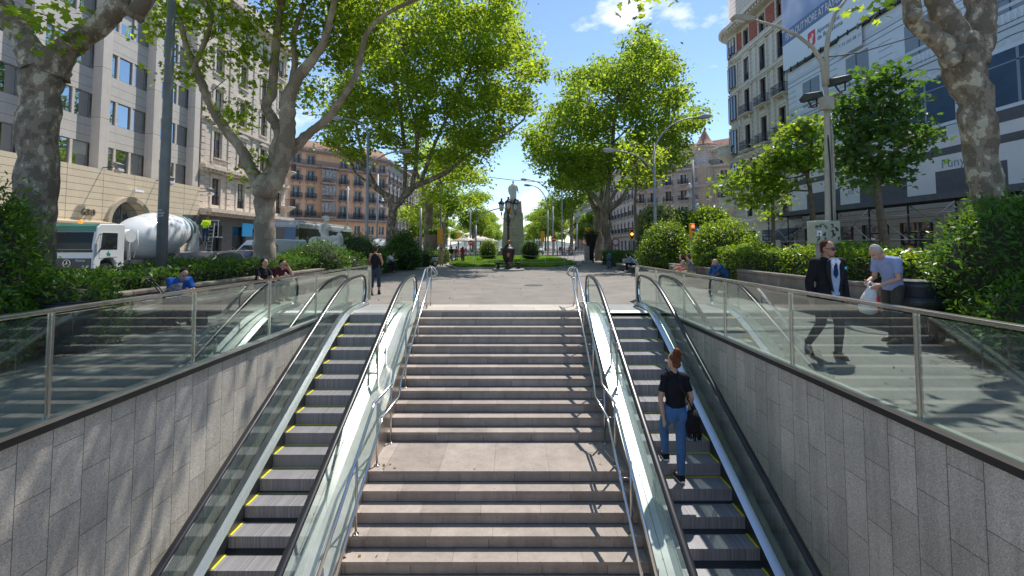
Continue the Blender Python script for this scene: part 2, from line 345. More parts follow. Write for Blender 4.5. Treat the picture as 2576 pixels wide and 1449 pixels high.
# staircase
SX0,SX1=-2.38,1.92; Y0s,T_,RZ=12.04,.2866,.17
stair=empty('staircase',(0,0,0),label='wide granite staircase with a landing half way between the two escalators',cat='staircase')
def nose(k): return Y0s-T_*k if k<=11 else 7.74-.287*(k-12)
for k in range(0,20):
    z=-RZ*k; y=nose(k); back=(13.2 if k==0 else nose(k-1))
    if k==12: y=7.74
    lip=.012
    t=MB(); t.box(SX0,SX1,y-lip,back-(.0 if k==0 else lip) if k else back,z-.045,z)
    t.mi=1; t.box(SX0,SX1,y,y+.05,z-RZ,z-.0452)
    o=t.build('top_slab' if k==0 else ('landing' if k==12 else 'step'),[M['slab'] if k==0 else M['tread'],M['riser']],stair)
    # every slab course is shifted so the joints do not line up
    for v in o.data.vertices: v.co.x-=(k*.37)%1.1
    o.location.x=(k*.37)%1.1
MB().prism([(5.2,FLOOR),(12.0,FLOOR),(12.0,-.3),(9.0,-2.3),(7.8,-2.4),(5.6,-3.38)],'x',SX0+.01,SX1-.01).build('stair_base',M['concrete'],stair)
# ---------------------------------------------------------------- escalators
SL=.516; YZ=11.71
def eline(y,off=0,top=None):
    """height of the inclined line plus offset, levelling off softly at the top"""
    z=SL*(y-YZ)+off
    if top is None: return z
    k=.16; return -k*math.log(math.exp(-z/k)+math.exp(-top/k)) if z-top<4 else top
def escalator(name,label,xa,xb,inner,flip):
    """xa<xb handrail centre lines; inner = side that faces the stairs (+1 right side, -1 left side)"""
    root=empty(name,(0,0,0),label=label,cat='escalator',group='escalators beside the stairs')
    sa,sb=xa+.12,xb-.12
    n=0
    for k in range(0,18):
        yn=9.62+.4*6-.4*k-(.15 if flip else 0); z=SL*(yn-YZ)
        z=min(z,-.012)
        if yn>11.65: continue
        zt=min(-.01 if yn>11.6 else z, -.01)
        # steps level off towards the comb
        y2=yn+.4; z2=min(SL*(y2-YZ),-.012)
        st=MB(); ln=.395
        st.box(sa,sb,yn,yn+ln,z-.02,z)
        # rounded ribbed riser
        prof=[(yn+.0,z-.02),(yn+.004,z-.10),(yn-.002,z-.17),(yn-.012,z-.215),(yn+.1,z-.226),(yn+.1,z-.02)]
        st.prism(prof,'x',sa,sb,smooth=False)
        so_=st.build('step',M['step'],root)
        ye=MB(); ye.box(sa-.003,sa+.03,yn+.02,yn+.39,z+.0,z+.006); ye.box(sb-.03,sb+.003,yn+.02,yn+.39,z,z+.006); ye.box(sa+.03,sb-.03,yn+.36,yn+.39,z,z+.005)
        ye.build('edge_stripe',M['yellow'],so_)
    # comb plate and floor plate
    MB().prism([(11.8,-.04),(12.0,-.09),(12.0,.004),(11.92,-.002),(11.8,-.03)],'x',sa,sb).build('comb_plate',M['comb'],root)
    fp=MB().box(sa,sb,12.0,13.2,-.03,.004); fp.build('floor_plate',M['plate'],root)
    MB().prism([(4.0,FLOOR+.02),(12.3,FLOOR+.02),(12.3,-.05),(11.6,-.35),(5.4,-3.38)],'x',sa-.02,sb+.02).build('truss',M['black'],root)
    ys=[3.9+.25*i for i in range(31)]+[11.7,11.85,12.0,12.15,12.3,12.5,12.7,12.85]
    ys=sorted(set(round(y,3) for y in ys if y<=12.85))
    for side,x in ((-1,xa),(1,xb)):
        top=.86
        hr=[(x,y,eline(y,.93,top)) for y in ys]
        for a in range(1,9):
            an=PI/2-a*PI/8; hr.append((x,12.85+.33*math.cos(an)*.9,top-.42+.42*math.sin(an)))
        hr.append((x,12.75,.03))
        MB().tube(hr,[(.042,.03)]*len(hr),n=10,up=(0,0,1) ).build('handrail',M['rubber'],root) if False else None
        h=MB(); c=[Vector(p) for p in hr]
        # flattened handrail section swept in the vertical plane
        vs=[];fs=[];npf=10
        for i,p in enumerate(c):
            t=(c[min(i+1,len(c)-1)]-c[max(i-1,0)]).normalized(); nrm=Vector((0,-t.z,t.y))
            for j in range(npf):
                an=2*PI*j/npf; vs.append(p+Vector((math.cos(an)*.056,0,0))+nrm*(math.sin(an)*.03))
        for i in range(len(c)-1):
            for j in range(npf): fs.append((i*npf+j,i*npf+(j+1)%npf,(i+1)*npf+(j+1)%npf,(i+1)*npf+j))
        h.add(vs,fs,True); h.build('handrail',M['rubber'],root)
        # guide strip under the handrail
        gd=MB(); vs=[];fs=[]
        for i,p in enumerate(c):
            t=(c[min(i+1,len(c)-1)]-c[max(i-1,0)]).normalized(); nrm=Vector((0,-t.z,t.y)); q=p-nrm*.045
            for dx,dn in ((-.022,-.02),(.022,-.02),(.022,.02),(-.022,.02)): vs.append(q+Vector((dx,0,0))+nrm*dn)
        for i in range(len(c)-1):
            for j in range(4): fs.append((i*4+j,i*4+(j+1)%4,(i+1)*4+(j+1)%4,(i+1)*4+j))
        gd.add(vs,fs); gd.build('handrail_guide',M['chrome'],root)
        # glass panels, with small gaps between them
        edge=[(p.y,p.z-.05) for p in c]
        def low(y): return eline(y,.16,.10)
        brk=[3.9,5.5,7.0,8.5,10.0,11.5,13.2]
        for i in range(len(brk)-1):
            a,b=brk[i]+.006,brk[i+1]-.006
            if i<len(brk)-2:
                yy=[a+(b-a)*j/5 for j in range(6)]
                poly=[(y,low(y)) for y in yy]+[(y,eline(y,.93,top)-.05) for y in yy[::-1]]
            else:
                yy=[a,11.8,12.1,12.4,12.7,12.85]
                poly=[(y,low(y)) for y in yy]+[p for p in edge[::-1] if p[0]>a and p[1]>.12 and True]
                poly=[(y,low(y)) for y in yy]+[e for e in edge[::-1] if e[1]>.11 and e[0]>=12.75]+[(y,eline(y,.93,top)-.05) for y in (12.5,12.2,11.9,11.7,a)]
            MB().prism(poly,'x',x-.006,x+.006).build('glass_panel',M['eglass'],root)
        # skirt and inner deck
        outer=-1 if side<0 else 1
        sx=sa if side<0 else sb
        dk=MB(); vs=[];fs=[]
        yy=[3.9+.3*i for i in range(26)]+[11.6,11.8,12.0,12.2,12.5,12.8,13.15]
        yy=sorted(set(round(y,2) for y in yy))
        for y in yy:
            zt=eline(y,.14,.10)
            for X,Z in ((sx,min(eline(y,-.26,-.03),-.03)),(sx,zt-.07),(sx-side*.012,zt-.035),(x-side*.012,zt),(x-side*.0,zt)): vs.append((X,y,Z))
        for i in range(len(yy)-1):
            for j in range(4):
                fs.append((i*5+j,i*5+j+1,(i+1)*5+j+1,(i+1)*5+j))
        dk.add(vs,fs); 
        for i,f in enumerate(dk.f): dk.m[i]=0 if i%4==0 else 1
        dk.build('skirt',[M['skirt'],M['deck_bright']],root)
        # outer cladding
        if side==inner:
            xo=(SX0 if inner>0 else SX1)
            cl=MB(); vs=[];fs=[]
            for y in yy:
                zt=eline(y,.20,.13)
                for X,Z in ((x,zt-.03),(xo+(-inner)*.06*0,zt-.02),(xo,zt-.06),(xo,max(FLOOR,min(zt-1.9,-.2)))): vs.append((X,y,Z))
            for i in range(len(yy)-1):
                for j in range(3): fs.append((i*4+j,i*4+j+1,(i+1)*4+j+1,(i+1)*4+j))
            cl.add(vs,fs)
            for i,f in enumerate(cl.f): cl.m[i]=0 if i%3<2 else 1
            # end cap at the top
            cl.mi=1; n0=len(yy)-1; cl.add([vs[n0*4],vs[n0*4+1],vs[n0*4+2],(xo,13.15,0),(x,13.15,0)],[(0,1,2,3,4)])
            cl.build('outer_cladding',[M['deck'],M['clad']],root)
            # seam line with little screws
            sm=MB()
            for y in [4.2+.55*i for i in range(14)]:
                sm.lathe([(.006,0),(.006,.004)],(x+(xo-x)*.45,y,eline(y,.20,.13)-.024),n=6)
            mid=x+(xo-x)*.42
            sm.tube([(mid,y,eline(y,.20,.13)-.024) for y in yy],.003,n=4)
            sm.build('deck_seam',M['black'],root)
            # upright guard plate clamped beside the handrail
            for gy in (9.2,9.75):
                gp=MB(); gz=eline(gy,.2); gp.box(x+(xo-x)*.25-.015,x+(xo-x)*.25+.015,gy-.03,gy+.03,gz,gz+.85); gp.cbox((x+(xo-x)*.12,gy,gz+.7),(.12,.03,.03)); gp.cbox((x+(xo-x)*.12,gy,gz+.25),(.12,.03,.03))
                gp.build('guard_bracket',M['steel_dull'],root)
            zz=eline(9.2,.2); MB().prism([(9.23,zz+.12),(9.72,eline(9.72,.2)+.12),(9.72,eline(9.72,.2)+.8),(9.23,zz+.8)],'x',x+(xo-x)*.25-.005,x+(xo-x)*.25+.005).build('guard_plate',M['eglass'],root)
        else:
            xo=x+side*.13
            cl=MB(); vs=[];fs=[]
            for y in yy:
                zt=eline(y,.16,.10)
                for X,Z in ((x,zt-.01),(xo,zt-.03),(xo,zt-.6)): vs.append((X,y,Z))
            for i in range(len(yy)-1):
                for j in range(2): fs.append((i*3+j,i*3+j+1,(i+1)*3+j+1,(i+1)*3+j))
            cl.add(vs,fs); cl.build('outer_cladding',[M['black']],root)
    return root
M['comb']=mat('comb_aluminium',(.75,.75,.74),.35,.6,var=.05)
M['plate']=brickmat('ribbed_floor_plate',(.46,.46,.46),'YX',.09,.022,.004,(.2,.2,.2),rough=.4,var=.1,fine=.05,bump=.5,jitter=.1)
M['skirt']=mat('skirt_steel',(.10,.10,.105),.35,.8,var=.2,scale=2)
M['deck_bright']=mat('inner_deck_steel',(.64,.67,.69),.2,.75,var=.06,scale=1)
M['clad']=mat('side_cladding_steel',(.50,.45,.40),.33,.85,var=.15,scale=1.2)
escalator('escalator','empty escalator on the left of the stairs with bare black handrails',-4.24,-2.78,1,False)
escalator('escalator','escalator on the right of the stairs carrying a woman upwards',2.16,3.64,-1,True)
# ---------------------------------------------------------------- stair handrails
def handrails(sgn,label):
    o=empty('stair_handrail',(0,0,0),label=label,cat='handrail',group='steel handrails of the staircase')
    if sgn<0: xa,xb,xp=-2.31,-2.17,-2.30
    else: xa,xb,xp=1.73,1.60,1.76
    S2=RZ/.2866
    def line(y,h):
        if y>8.89: return min(RZ/T_*(y-Y0s)+h,h)
        if y>7.74: return -2.04+h
        return -2.04+h+RZ/.287*(y-7.74)
    A=[(xa,5.3,line(5.3,1.06)),(xa,7.62,line(7.62,1.06)+.03),(xa,7.74,-.96+.02),(xa,8.85,-.96),(xa,9.0,line(9.0,1.04)+.02),(xa,12.1,1.05),(xa,12.25,1.09),(xa,13.05,1.09)]
    B=[(xb,5.3,line(5.3,.83)),(xb,7.62,line(7.62,.83)+.02),(xb,7.74,-1.2+.02),(xb,8.85,-1.2),(xb,9.0,line(9.0,.82)+.02),(xb,12.1,.84),(xb,12.25,.87),(xb,13.12,.87)]
    MB().tube(A,.024,n=12).build('upper_rail',M['chrome'],o); MB().tube(B,.021,n=12).build('lower_rail',M['chrome'],o)
    e=MB(); e.tube([(xa,13.05,1.09),(xa+(xb-xa)*.5,13.15,1.06),(xb,13.25,.92),(xb,13.12,.87)],.02,n=10); e.tube([(xa,12.9,1.085),(xb-sgn*0,13.0,.9)],.012,n=8); e.build('rail_end',M['chrome'],o)
    ps=[12.35,12.95,11.2,9.95,8.79,7.92,6.9,5.7]
    for y in ps:
        k=0
        for kk in range(30):
            if kk==12: yy0,yy1=7.74,8.89
            else: yy0,yy1=nose(kk),(13.2 if kk==0 else nose(kk-1))
            if yy0<=y<yy1: k=kk
        z=-RZ*k; zt=line(y,1.04) if y<12.1 else 1.08
        p=MB(); p.tube([(xp,y,z),(xp,y,zt)],.019,n=10); p.lathe([(.05,0),(.05,.012),(.02,.014)],(xp,y,z),n=14)
        zb=line(y,.83) if y<12.1 else .86
        p.tube([(xp,y,zb-.03),(xb,y,zb-.02)],.007,n=6); p.build('post',M['steel'],o)
handrails(-1,'shiny steel double handrail on the left edge of the stairs'); handrails(1,'shiny steel double handrail on the right edge of the stairs')
# ---------------------------------------------------------------- glass balustrades round the pit
def balustrade(x,sgn,label):
    o=empty('glass_balustrade',(0,0,0),label=label,cat='balustrade',group='glass balustrades above the escalators')
    ps=[2.47,4.47,6.47,8.47,10.47,12.47,14.35]
    for i in range(len(ps)-1):
        MB().box(x-.008,x+.008,ps[i]+.02,ps[i+1]-.02,.0,1.02).build('glass_pane',M['glass'],o)
    MB().box(x-.008,x+.008,.6,ps[0]-.02,.0,1.02).build('glass_pane',M['glass'],o)
    for i,y in enumerate(ps):
        p=MB(); w=.012 if i<len(ps)-1 else .05
        p.box(x-.026,x-.009,y-w,y+w,-.02,1.045); p.box(x+.009,x+.026,y-w,y+w,-.02,1.045)
        if i==len(ps)-1: p.box(x-.05,x+.05,y-.02,y+.07,-.02,1.08)
        p.build('post',M['steel'],o)
    r=MB(); r.box(x-.05,x+.05,.6,14.45,1.045,1.085); 
    bevel(r.build('top_rail',M['rail_top'],o),.008)
    b=MB(); b.box(x-.06,x+.06,.6,14.4,-.01,.03); b.mi=1; b.box(x-.05,x+.05,.6,14.4,-.085,-.0115); b.build('base_profile',[M['steel_dull'],M['black']],o)
    return o
M['rail_top']=mat('top_rail_steel',(.56,.52,.48),.25,1,var=.25,scale=2.5,stain=.2)
balustrade(XL-.0,-1,'long glass balustrade with steel rail along the left edge of the pit')
balustrade(XR+.0,1,'long glass balustrade with steel rail along the right edge of the pit')
# ---------------------------------------------------------------- buildings
def panemat(name,c=(.02,.03,.04),k=.45):
    m,t,b=new_mat(name); o=t.nodes['Material Output']; setb(b,Roughness=.08); b.inputs['Base Color'].default_value=col4(c)
    gl=N(t,'ShaderNodeBsdfGlossy'); gl.inputs['Roughness'].default_value=.02; gl.inputs[0].default_value=(.8,.9,1,1)
    tcn=N(t,'ShaderNodeTexCoord'); n=N(t,'ShaderNodeTexNoise'); n.inputs['Scale'].default_value=1.2; t.links.new(tcn.outputs['Object'],n.inputs[0])
    bn=N(t,'ShaderNodeBump'); bn.inputs['Strength'].default_value=.05; bn.inputs['Distance'].default_value=.05; t.links.new(n.outputs['Fac'],bn.inputs['Height']); t.links.new(bn.outputs[0],gl.inputs['Normal'])
    x=N(t,'ShaderNodeMixShader'); x.inputs[0].default_value=k; t.links.new(b.outputs[0],x.inputs[1]); t.links.new(gl.outputs[0],x.inputs[2]); t.links.new(x.outputs[0],o.inputs[0]); return m
M['pane']=panemat('window_glass'); M['pane_dim']=panemat('dim_window_glass',(.03,.035,.04),.18)
M['curtain']=mat('curtain_glass',(.30,.31,.30),.25,spec=.8,var=.5,scale=2)
M['frame_grey']=mat('window_frame_grey',(.25,.25,.25),.5); M['frame_green']=mat('shutter_green',(.06,.13,.13),.6,var=.15); M['frame_brown']=mat('shutter_brown',(.075,.045,.045),.6,var=.2)
M['frame_white']=mat('window_frame_white',(.55,.55,.52),.5); M['iron']=mat('balcony_iron',(.045,.045,.055),.5,.3)
def balcony_mesh(name,w,d=.55,h=.95,round_=False,stone=None,sp=.13):
    m=MB(); m.mi=0
    if round_:
        m.lathe([(.05,-.75),(w*.25,-.5),(w*.42,-.25),(w*.5,-.12),(w*.52,-.0)],(0,0,0),n=18)
        m.mi=1
        n=26
        for j in range(n):
            a=PI+PI*j/(n-1)-.0; m.box(w*.5*math.cos(a)-.015,w*.5*math.cos(a)+.015,w*.5*math.sin(a)-.015,w*.5*math.sin(a)+.015,0,h)
        m.tube([(w*.5*math.cos(PI+PI*j/12),w*.5*math.sin(PI+PI*j/12),h) for j in range(13)],.03,n=6)
    else:
        m.box(-w/2-.08,w/2+.08,-d-.06,0,-.10,0); m.box(-w/2+.05,w/2-.05,-d*.7,0,-.2,-.1)
        for sx in (-1,1): m.prism([(0,-.62),(-.1,-.6),(-d*.62,-.26),(-d*.62,-.2),(0,-.2)],'x',sx*w*.34-.07,sx*w*.34+.07)
        m.mi=1
        n=int(w/sp)
        for i in range(n+1):
            x=-w/2+w*i/n; m.box(x-.012,x+.012,-d-.012,-d+.012,0,h)
        for sx in (-1,1):
            for j in range(1,4): m.box(sx*w/2-.012,sx*w/2+.012,-d*j/4-.012,-d*j/4+.012,0,h)
            m.box(sx*w/2-.02,sx*w/2+.02,-d+.02,0,h-.02,h+.02)
        m.box(-w/2-.02,w/2+.02,-d-.025,-d+.0249,h-.02,h+.03); m.box(-w/2,w/2,-d-.018,-d+.018,h*.13,h*.17); m.box(-w/2,w/2,-d-.018,-d+.018,h*.34,h*.5)
    return m
def window_set(style,w,h,depth,stone,fm,pm,sh=None):
    """returns (window mesh, pane mesh, shutter meshes) in window coordinates: x across, z from sill, y=0 wall face"""
    key=(style,round(w,2),round(h,2),stone.name,fm.name,pm.name,sh.name if sh else '')
    if key in _em: return _em[key]
    a=MB(); fr=.055; d=depth
    a.mi=0
    if 'surround' in style:
        for sx in (-1,1): a.box(sx*(w/2+.14)-.13,sx*(w/2+.14)+.13,-.07,-.002,-.1,h)
        a.box(-w/2-.3,w/2+.3,-.09,-.002,h,h+.22); a.box(-w/2-.34,w/2+.34,-.16,-.0,h+.22,h+.30)
    if 'pediment' in style: a.prism([(-w/2-.38,h+.30),(w/2+.38,h+.30),(0,h+.78)],'y',-.2,-.002); 
    if 'peak' in style: a.prism([(-w/2-.3,h+.30),(w/2+.3,h+.30),(w/2+.1,h+.55),(0,h+.68),(-w/2-.1,h+.55)],'y',-.12,-.002)
    if 'sill' in style: a.box(-w/2-.12,w/2+.12,-.14,.0,-.14,-.001)
    a.mi=1; y0,y1=d-.1,d-.04
    a.box(-w/2,-w/2+fr,y0,y1,0,h); a.box(w/2-fr,w/2,y0,y1,0,h); a.box(-w/2+fr,w/2-fr,y0,y1,0,fr); a.box(-w/2+fr,w/2-fr,y0,y1,h-fr,h)
    if 'double' in style: a.box(-.035,.035,y0-.005,y1,fr,h-fr)
    if 'transom' in style: a.box(-w/2+fr,w/2-fr,y0-.004,y1,h*.74,h*.74+.05)
    if 'grille' in style:
        a.mi=2
        for i in range(int(w/.13)+1): x=-w/2+i*.13+.02; a.box(x-.01,x+.01,.02,.04,0,.85)
        a.box(-w/2,w/2,.012,.045,.85,.89); a.box(-w/2,w/2,.015,.042,.08,.11)
    fm_=a.data('window'); 
    for q in (stone,fm,M['iron']): fm_.materials.append(q)
    p=MB(); p.quad((-w/2+.01,d-.06,.01),(w/2-.01,d-.06,.01),(w/2-.01,d-.06,h-.01),(-w/2+.01,d-.06,h-.01)); p=p.data('pane'); p.materials.append(pm)
    ss=[]
    if sh:
        for sx in (-1,1):
            s=MB(); 
            if 'openshut' in style:
                M0=Matrix.Translation((sx*w/2,0,0))@Matrix.Rotation(sx*R(-35) if sx>0 else R(35),4,'Z'); s.T=M0
                x0,x1=(0,w*.46) if sx>0 else (-w*.46,0)
                s.box(x0,x1,-.05,-.01,.02,h-.02)
                for i in range(int(h/.16)): s.box(x0+.05,x1-.05,-.062,-.05,.1+i*.16,.18+i*.16)
            else:
                x0,x1=(w/2-.30,w/2-.02) if sx>0 else (-w/2+.02,-w/2+.30)
                s.box(x0,x1,.04,.08,.02,h-.02)
                for i in range(int(h/.16)): s.box(x0+.03,x1-.03,.03,.04,.1+i*.16,.18+i*.16)
            sm=s.data('shutter'); sm.materials.append(sh); ss.append(sm)
    _em[key]=(fm_,p,ss); return _em[key]
M['blind']=mat('roller_blind',(.50,.50,.47),.5,var=.1,scale=2); M['lace']=mat('lace_curtain',(.34,.33,.30),.6,var=.4,scale=5)
_rb=random.Random(3)
def put_window(parent,ws,u,z,v=0):
    o=inst(ws[0],'window',parent,(u,v,z)); pn=inst(ws[1],'pane',o); q=_rb.random()
    if q<.34:
        # a blind or curtain drawn part of the way behind the glass line
        key=('bl',ws[1].name,int(q*30)%4)
        if key not in _em:
            c=[w.co for w in ws[1].vertices]; x0=min(w.x for w in c); x1=max(w.x for w in c); z1=max(w.z for w in c); y=c[0].y-.006; f=(.25,.5,.7,.95)[key[2]]
            mb=MB(); mb.quad((x0,y,z1*(1-f)),(x1,y,z1*(1-f)),(x1,y,z1),(x0,y,z1)) if key[2]!=3 else mb.add([(x0,y,.02),(x0+(x1-x0)*.3,y,.02),(x0+(x1-x0)*.22,y,z1),(x0,y,z1),(x1,y,.02),(x1-(x1-x0)*.3,y,.02),(x1-(x1-x0)*.22,y,z1),(x1,y,z1)],[(0,1,2,3),(5,4,7,6)])
            d=mb.data('blind'); d.materials.append(M['blind'] if key[2]!=3 else M['lace']); _em[key]=d
        inst(_em[key],'blind',o)
    for s in ws[2]: inst(s,'shutter',o)
    return o
def wall_holes(mb,L,z0,z1,cols,rows,th,y=0):
    """wall from u=0..L with holes for every column (ua,ub) in every row (za,zb)"""
    zc=z0
    for (za,zb) in sorted(rows):
        if za>zc: mb.box(0,L,y,y+th,zc,za)
        uc=0
        for (ua,ub) in sorted(cols):
            if ua>uc: mb.box(uc,ua,y,y+th,za,zb)
            uc=ub
        if L>uc: mb.box(uc,L,y,y+th,za,zb)
        zc=zb
    if z1>zc: mb.box(0,L,y,y+th,zc,z1)
def text_data(s,size,ext=.01,align='LEFT',name='lettering',m=None,shear=0,space=1):
    c=bpy.data.curves.new('t','FONT'); c.body=s; c.size=size; c.extrude=ext; c.align_x=align; c.shear=shear; c.space_character=space; c.resolution_u=2
    o=bpy.data.objects.new('t',c); COL.objects.link(o)
    dg=bpy.context.evaluated_depsgraph_get(); me=bpy.data.meshes.new_from_object(o.evaluated_get(dg)); me.name=name
    bpy.data.objects.remove(o); bpy.data.curves.remove(c)
    me.materials.clear()
    if m: me.materials.append(m)
    return me
# ---- left: modern grey office building
M['grey_conc']=brickmat('grey_precast',(.60,.55,.50),'YZ',40,.62,.012,(.12,.11,.105),rough=.8,var=.06,fine=.1,off=0,bump=.4,jitter=.0,shift=(0,.02),streak=.12)
M['grey_panel']=brickmat('grey_spandrel',(.58,.535,.495),'XZ',60,.62,.011,(.10,.1,.1),rough=.8,var=.06,fine=.1,off=0,bump=.4,jitter=.0,shift=(0,0),streak=.1)
M['grey_pil']=brickmat('pilaster_concrete',(.64,.575,.52),'XZ',60,3.3,.012,(.10,.1,.1),rough=.8,var=.06,fine=.08,off=0,bump=.3,jitter=.02,shift=(30,-.0),streak=.12)
M['beige_base']=brickmat('beige_base_stone',(.70,.59,.44),'XZ',2.4,.42,.014,(.16,.12,.08),rough=.75,var=.06,fine=.08,off=0,bump=.5,jitter=.03,streak=.08)
A=empty('office_building',(-26.3,17,0),R(90),'modern grey concrete office building with beige stone base and arched entrance','building')
L=21.0; ZB=6.6
b=MB()
# base with arch: arch centre u=14
uc,zr,ra=14.0,3.25,1.5
arc=[(uc+ra*math.cos(PI*i/20),zr+ra*math.sin(PI*i/20)) for i in range(21)]
poly=[(0,0),(uc-ra,0)]+[(x,z) for x,z in arc[::-1]]+[(uc+ra,0),(L,0),(L,ZB),(0,ZB)]
b.prism(poly,'y',0,.6); b.build('base_wall',M['beige_base'],A)
r_=MB(); vs=[]
pts=[(uc+ra,0)]+arc+[(uc-ra,0)]
def ring(mb,pts,uc,zc,wd,y0,y1):
    for i in range(len(pts)-1):
        (a0,a1),(b0,b1)=pts[i],pts[i+1]
        def outp(p): 
            if p[1]<=zc: return (p[0]+(wd if p[0]>uc else -wd),p[1])
            d=Vector((p[0]-uc,p[1]-zc)).normalized(); return (p[0]+d.x*wd,p[1]+d.y*wd)
        oa,ob=outp((a0,a1)),outp((b0,b1))
        mb.add([(a0,y0,a1),(oa[0],y0,oa[1]),(ob[0],y0,ob[1]),(b0,y0,b1),(a0,y1,a1),(oa[0],y1,oa[1]),(ob[0],y1,ob[1]),(b0,y1,b1)],[(0,3,2,1),(4,5,6,7),(0,4,7,3),(1,2,6,5),(0,1,5,4),(3,7,6,2)])
ring(r_,pts,uc,zr,.26,-.22,-.002); r_.build('arch_surround',mat('arch_stone',(.48,.41,.32),.7,var=.1,scale=3),A)
w=MB(); w.box(uc-ra,uc+ra,.5,.52,0,4.9); ww=w.build('arch_window',M['pane'],A)
w=MB(); w.box(uc-.04,uc+.04,.44,.49,0,4.7); w.box(uc-ra,uc+ra,.44,.489,2.4,2.5); w.box(uc-.8,uc-.74,.44,.488,0,4.4); w.build('mullion',M['frame_grey'],ww)
bw=MB(); bw.box(0,L,.602,10,0,ZB); bw.box(0,L,1.06,10,ZB,21.6); bw.build('back_volume',M['grey_panel'],A)
pil_u=[3.4+4.25*i for i in range(5)]
rows=[(6.62,8.25),(9.8,11.43),(13.0,14.63),(16.25,17.88),(19.5,21.13)]
sp=MB(); zc=ZB
sp.box(0,L,.6,1.05,ZB-.0,ZB+.02)
for (za,zb) in rows:
    if za>zc+.02: sp.box(0,L,.6,1.05,zc if zc>ZB else ZB+.02,za)
    zc=zb
sp.box(0,L,.6,1.05,21.13,22); sp.build('spandrel',M['grey_panel'],A)
pl=MB()
for u in pil_u:
    o=MB().box(u-.33,u+.33,0.0,.599,ZB+.001,22.0).build('pilaster',M['grey_pil'],A)
MB().box(0,3.4-.34,-.02,.599,ZB+.001,22).build('end_wall',M['grey_panel'],A)
ws=window_set('plain',1.06,1.63,.0,M['grey_pil'],M['frame_grey'],M['pane'])
mu=MB().box(-.08,.08,-.16,.10,0,1.63).data('mullion'); mu.materials.append(M['grey_pil'])
for (za,zb) in rows:
    for i in range(len(pil_u)):
        u0=pil_u[i]+.33
        for j in range(3):
            u=u0+.57+j*1.22
            if u<L-.4: put_window(A,ws,u,za,.78)
            if j<2 and u+.61<L: inst(mu,'mullion',A,(u+.61,.77,za))
# side filling behind windows so nothing is hollow is the back volume
n=text_data('630',.62,.05,'CENTER','house_number',mat('number_metal',(.35,.3,.25),.4,.6)); o=inst(n,'house_number',A,(11.0,-.06,3.55),(R(90),0,0))
cn_=MB(); cn_.prism([(-.9,3.0),(0,3.0),(0,3.25),(-.9,3.12)],'x',7.3,12.1); cn_.build('entrance_canopy',mat('canopy_beige',(.5,.42,.3),.6,var=.1),A)
def wall_lamp(u,z,k,label):
    o=empty('wall_floodlight',(-26.3,17+u,z),R(90),label,'floodlight','floodlights on the office building')
    MB().tube([(0,0,0),(0,-.9,0.05)],.03,n=6).build('arm',M['black'],o)
    h=MB(); h.cbox((0,-1.0,.16),(.5,.3,.26),rx=R(25)); h.mi=1; h.cbox((0,-1.12,.13),(.44,.02,.2),rx=R(25)); h.build('lamp_head',[M['frame_grey'],M['pane_dim']],o)
    h=MB(); h.cbox((0,-1.05,-.2),(.42,.34,.18),rx=R(-20)); h.build('lamp_box',M['steel_dull'],o)
wall_lamp(11.9,6.7,1,'floodlight on a short arm left of the entrance arch'); wall_lamp(16.3,6.5,1,'floodlight on a short arm right of the entrance arch'); wall_lamp(20.8,6.2,1,'floodlight at the corner next to the ornate stone building')
o=empty('arch_lamp',(-26.3,17+14.3,5.35),R(90),'small white floodlight above the crown of the arch','floodlight')
MB().cbox((0,-.35,.1),(.75,.25,.16),rx=R(-15)).build('lamp_head',mat('lamp_white',(.7,.7,.7),.4),o); MB().tube([(0,.2,0),(0,-.3,.1)],.03,n=6).build('arm',M['black'],o)
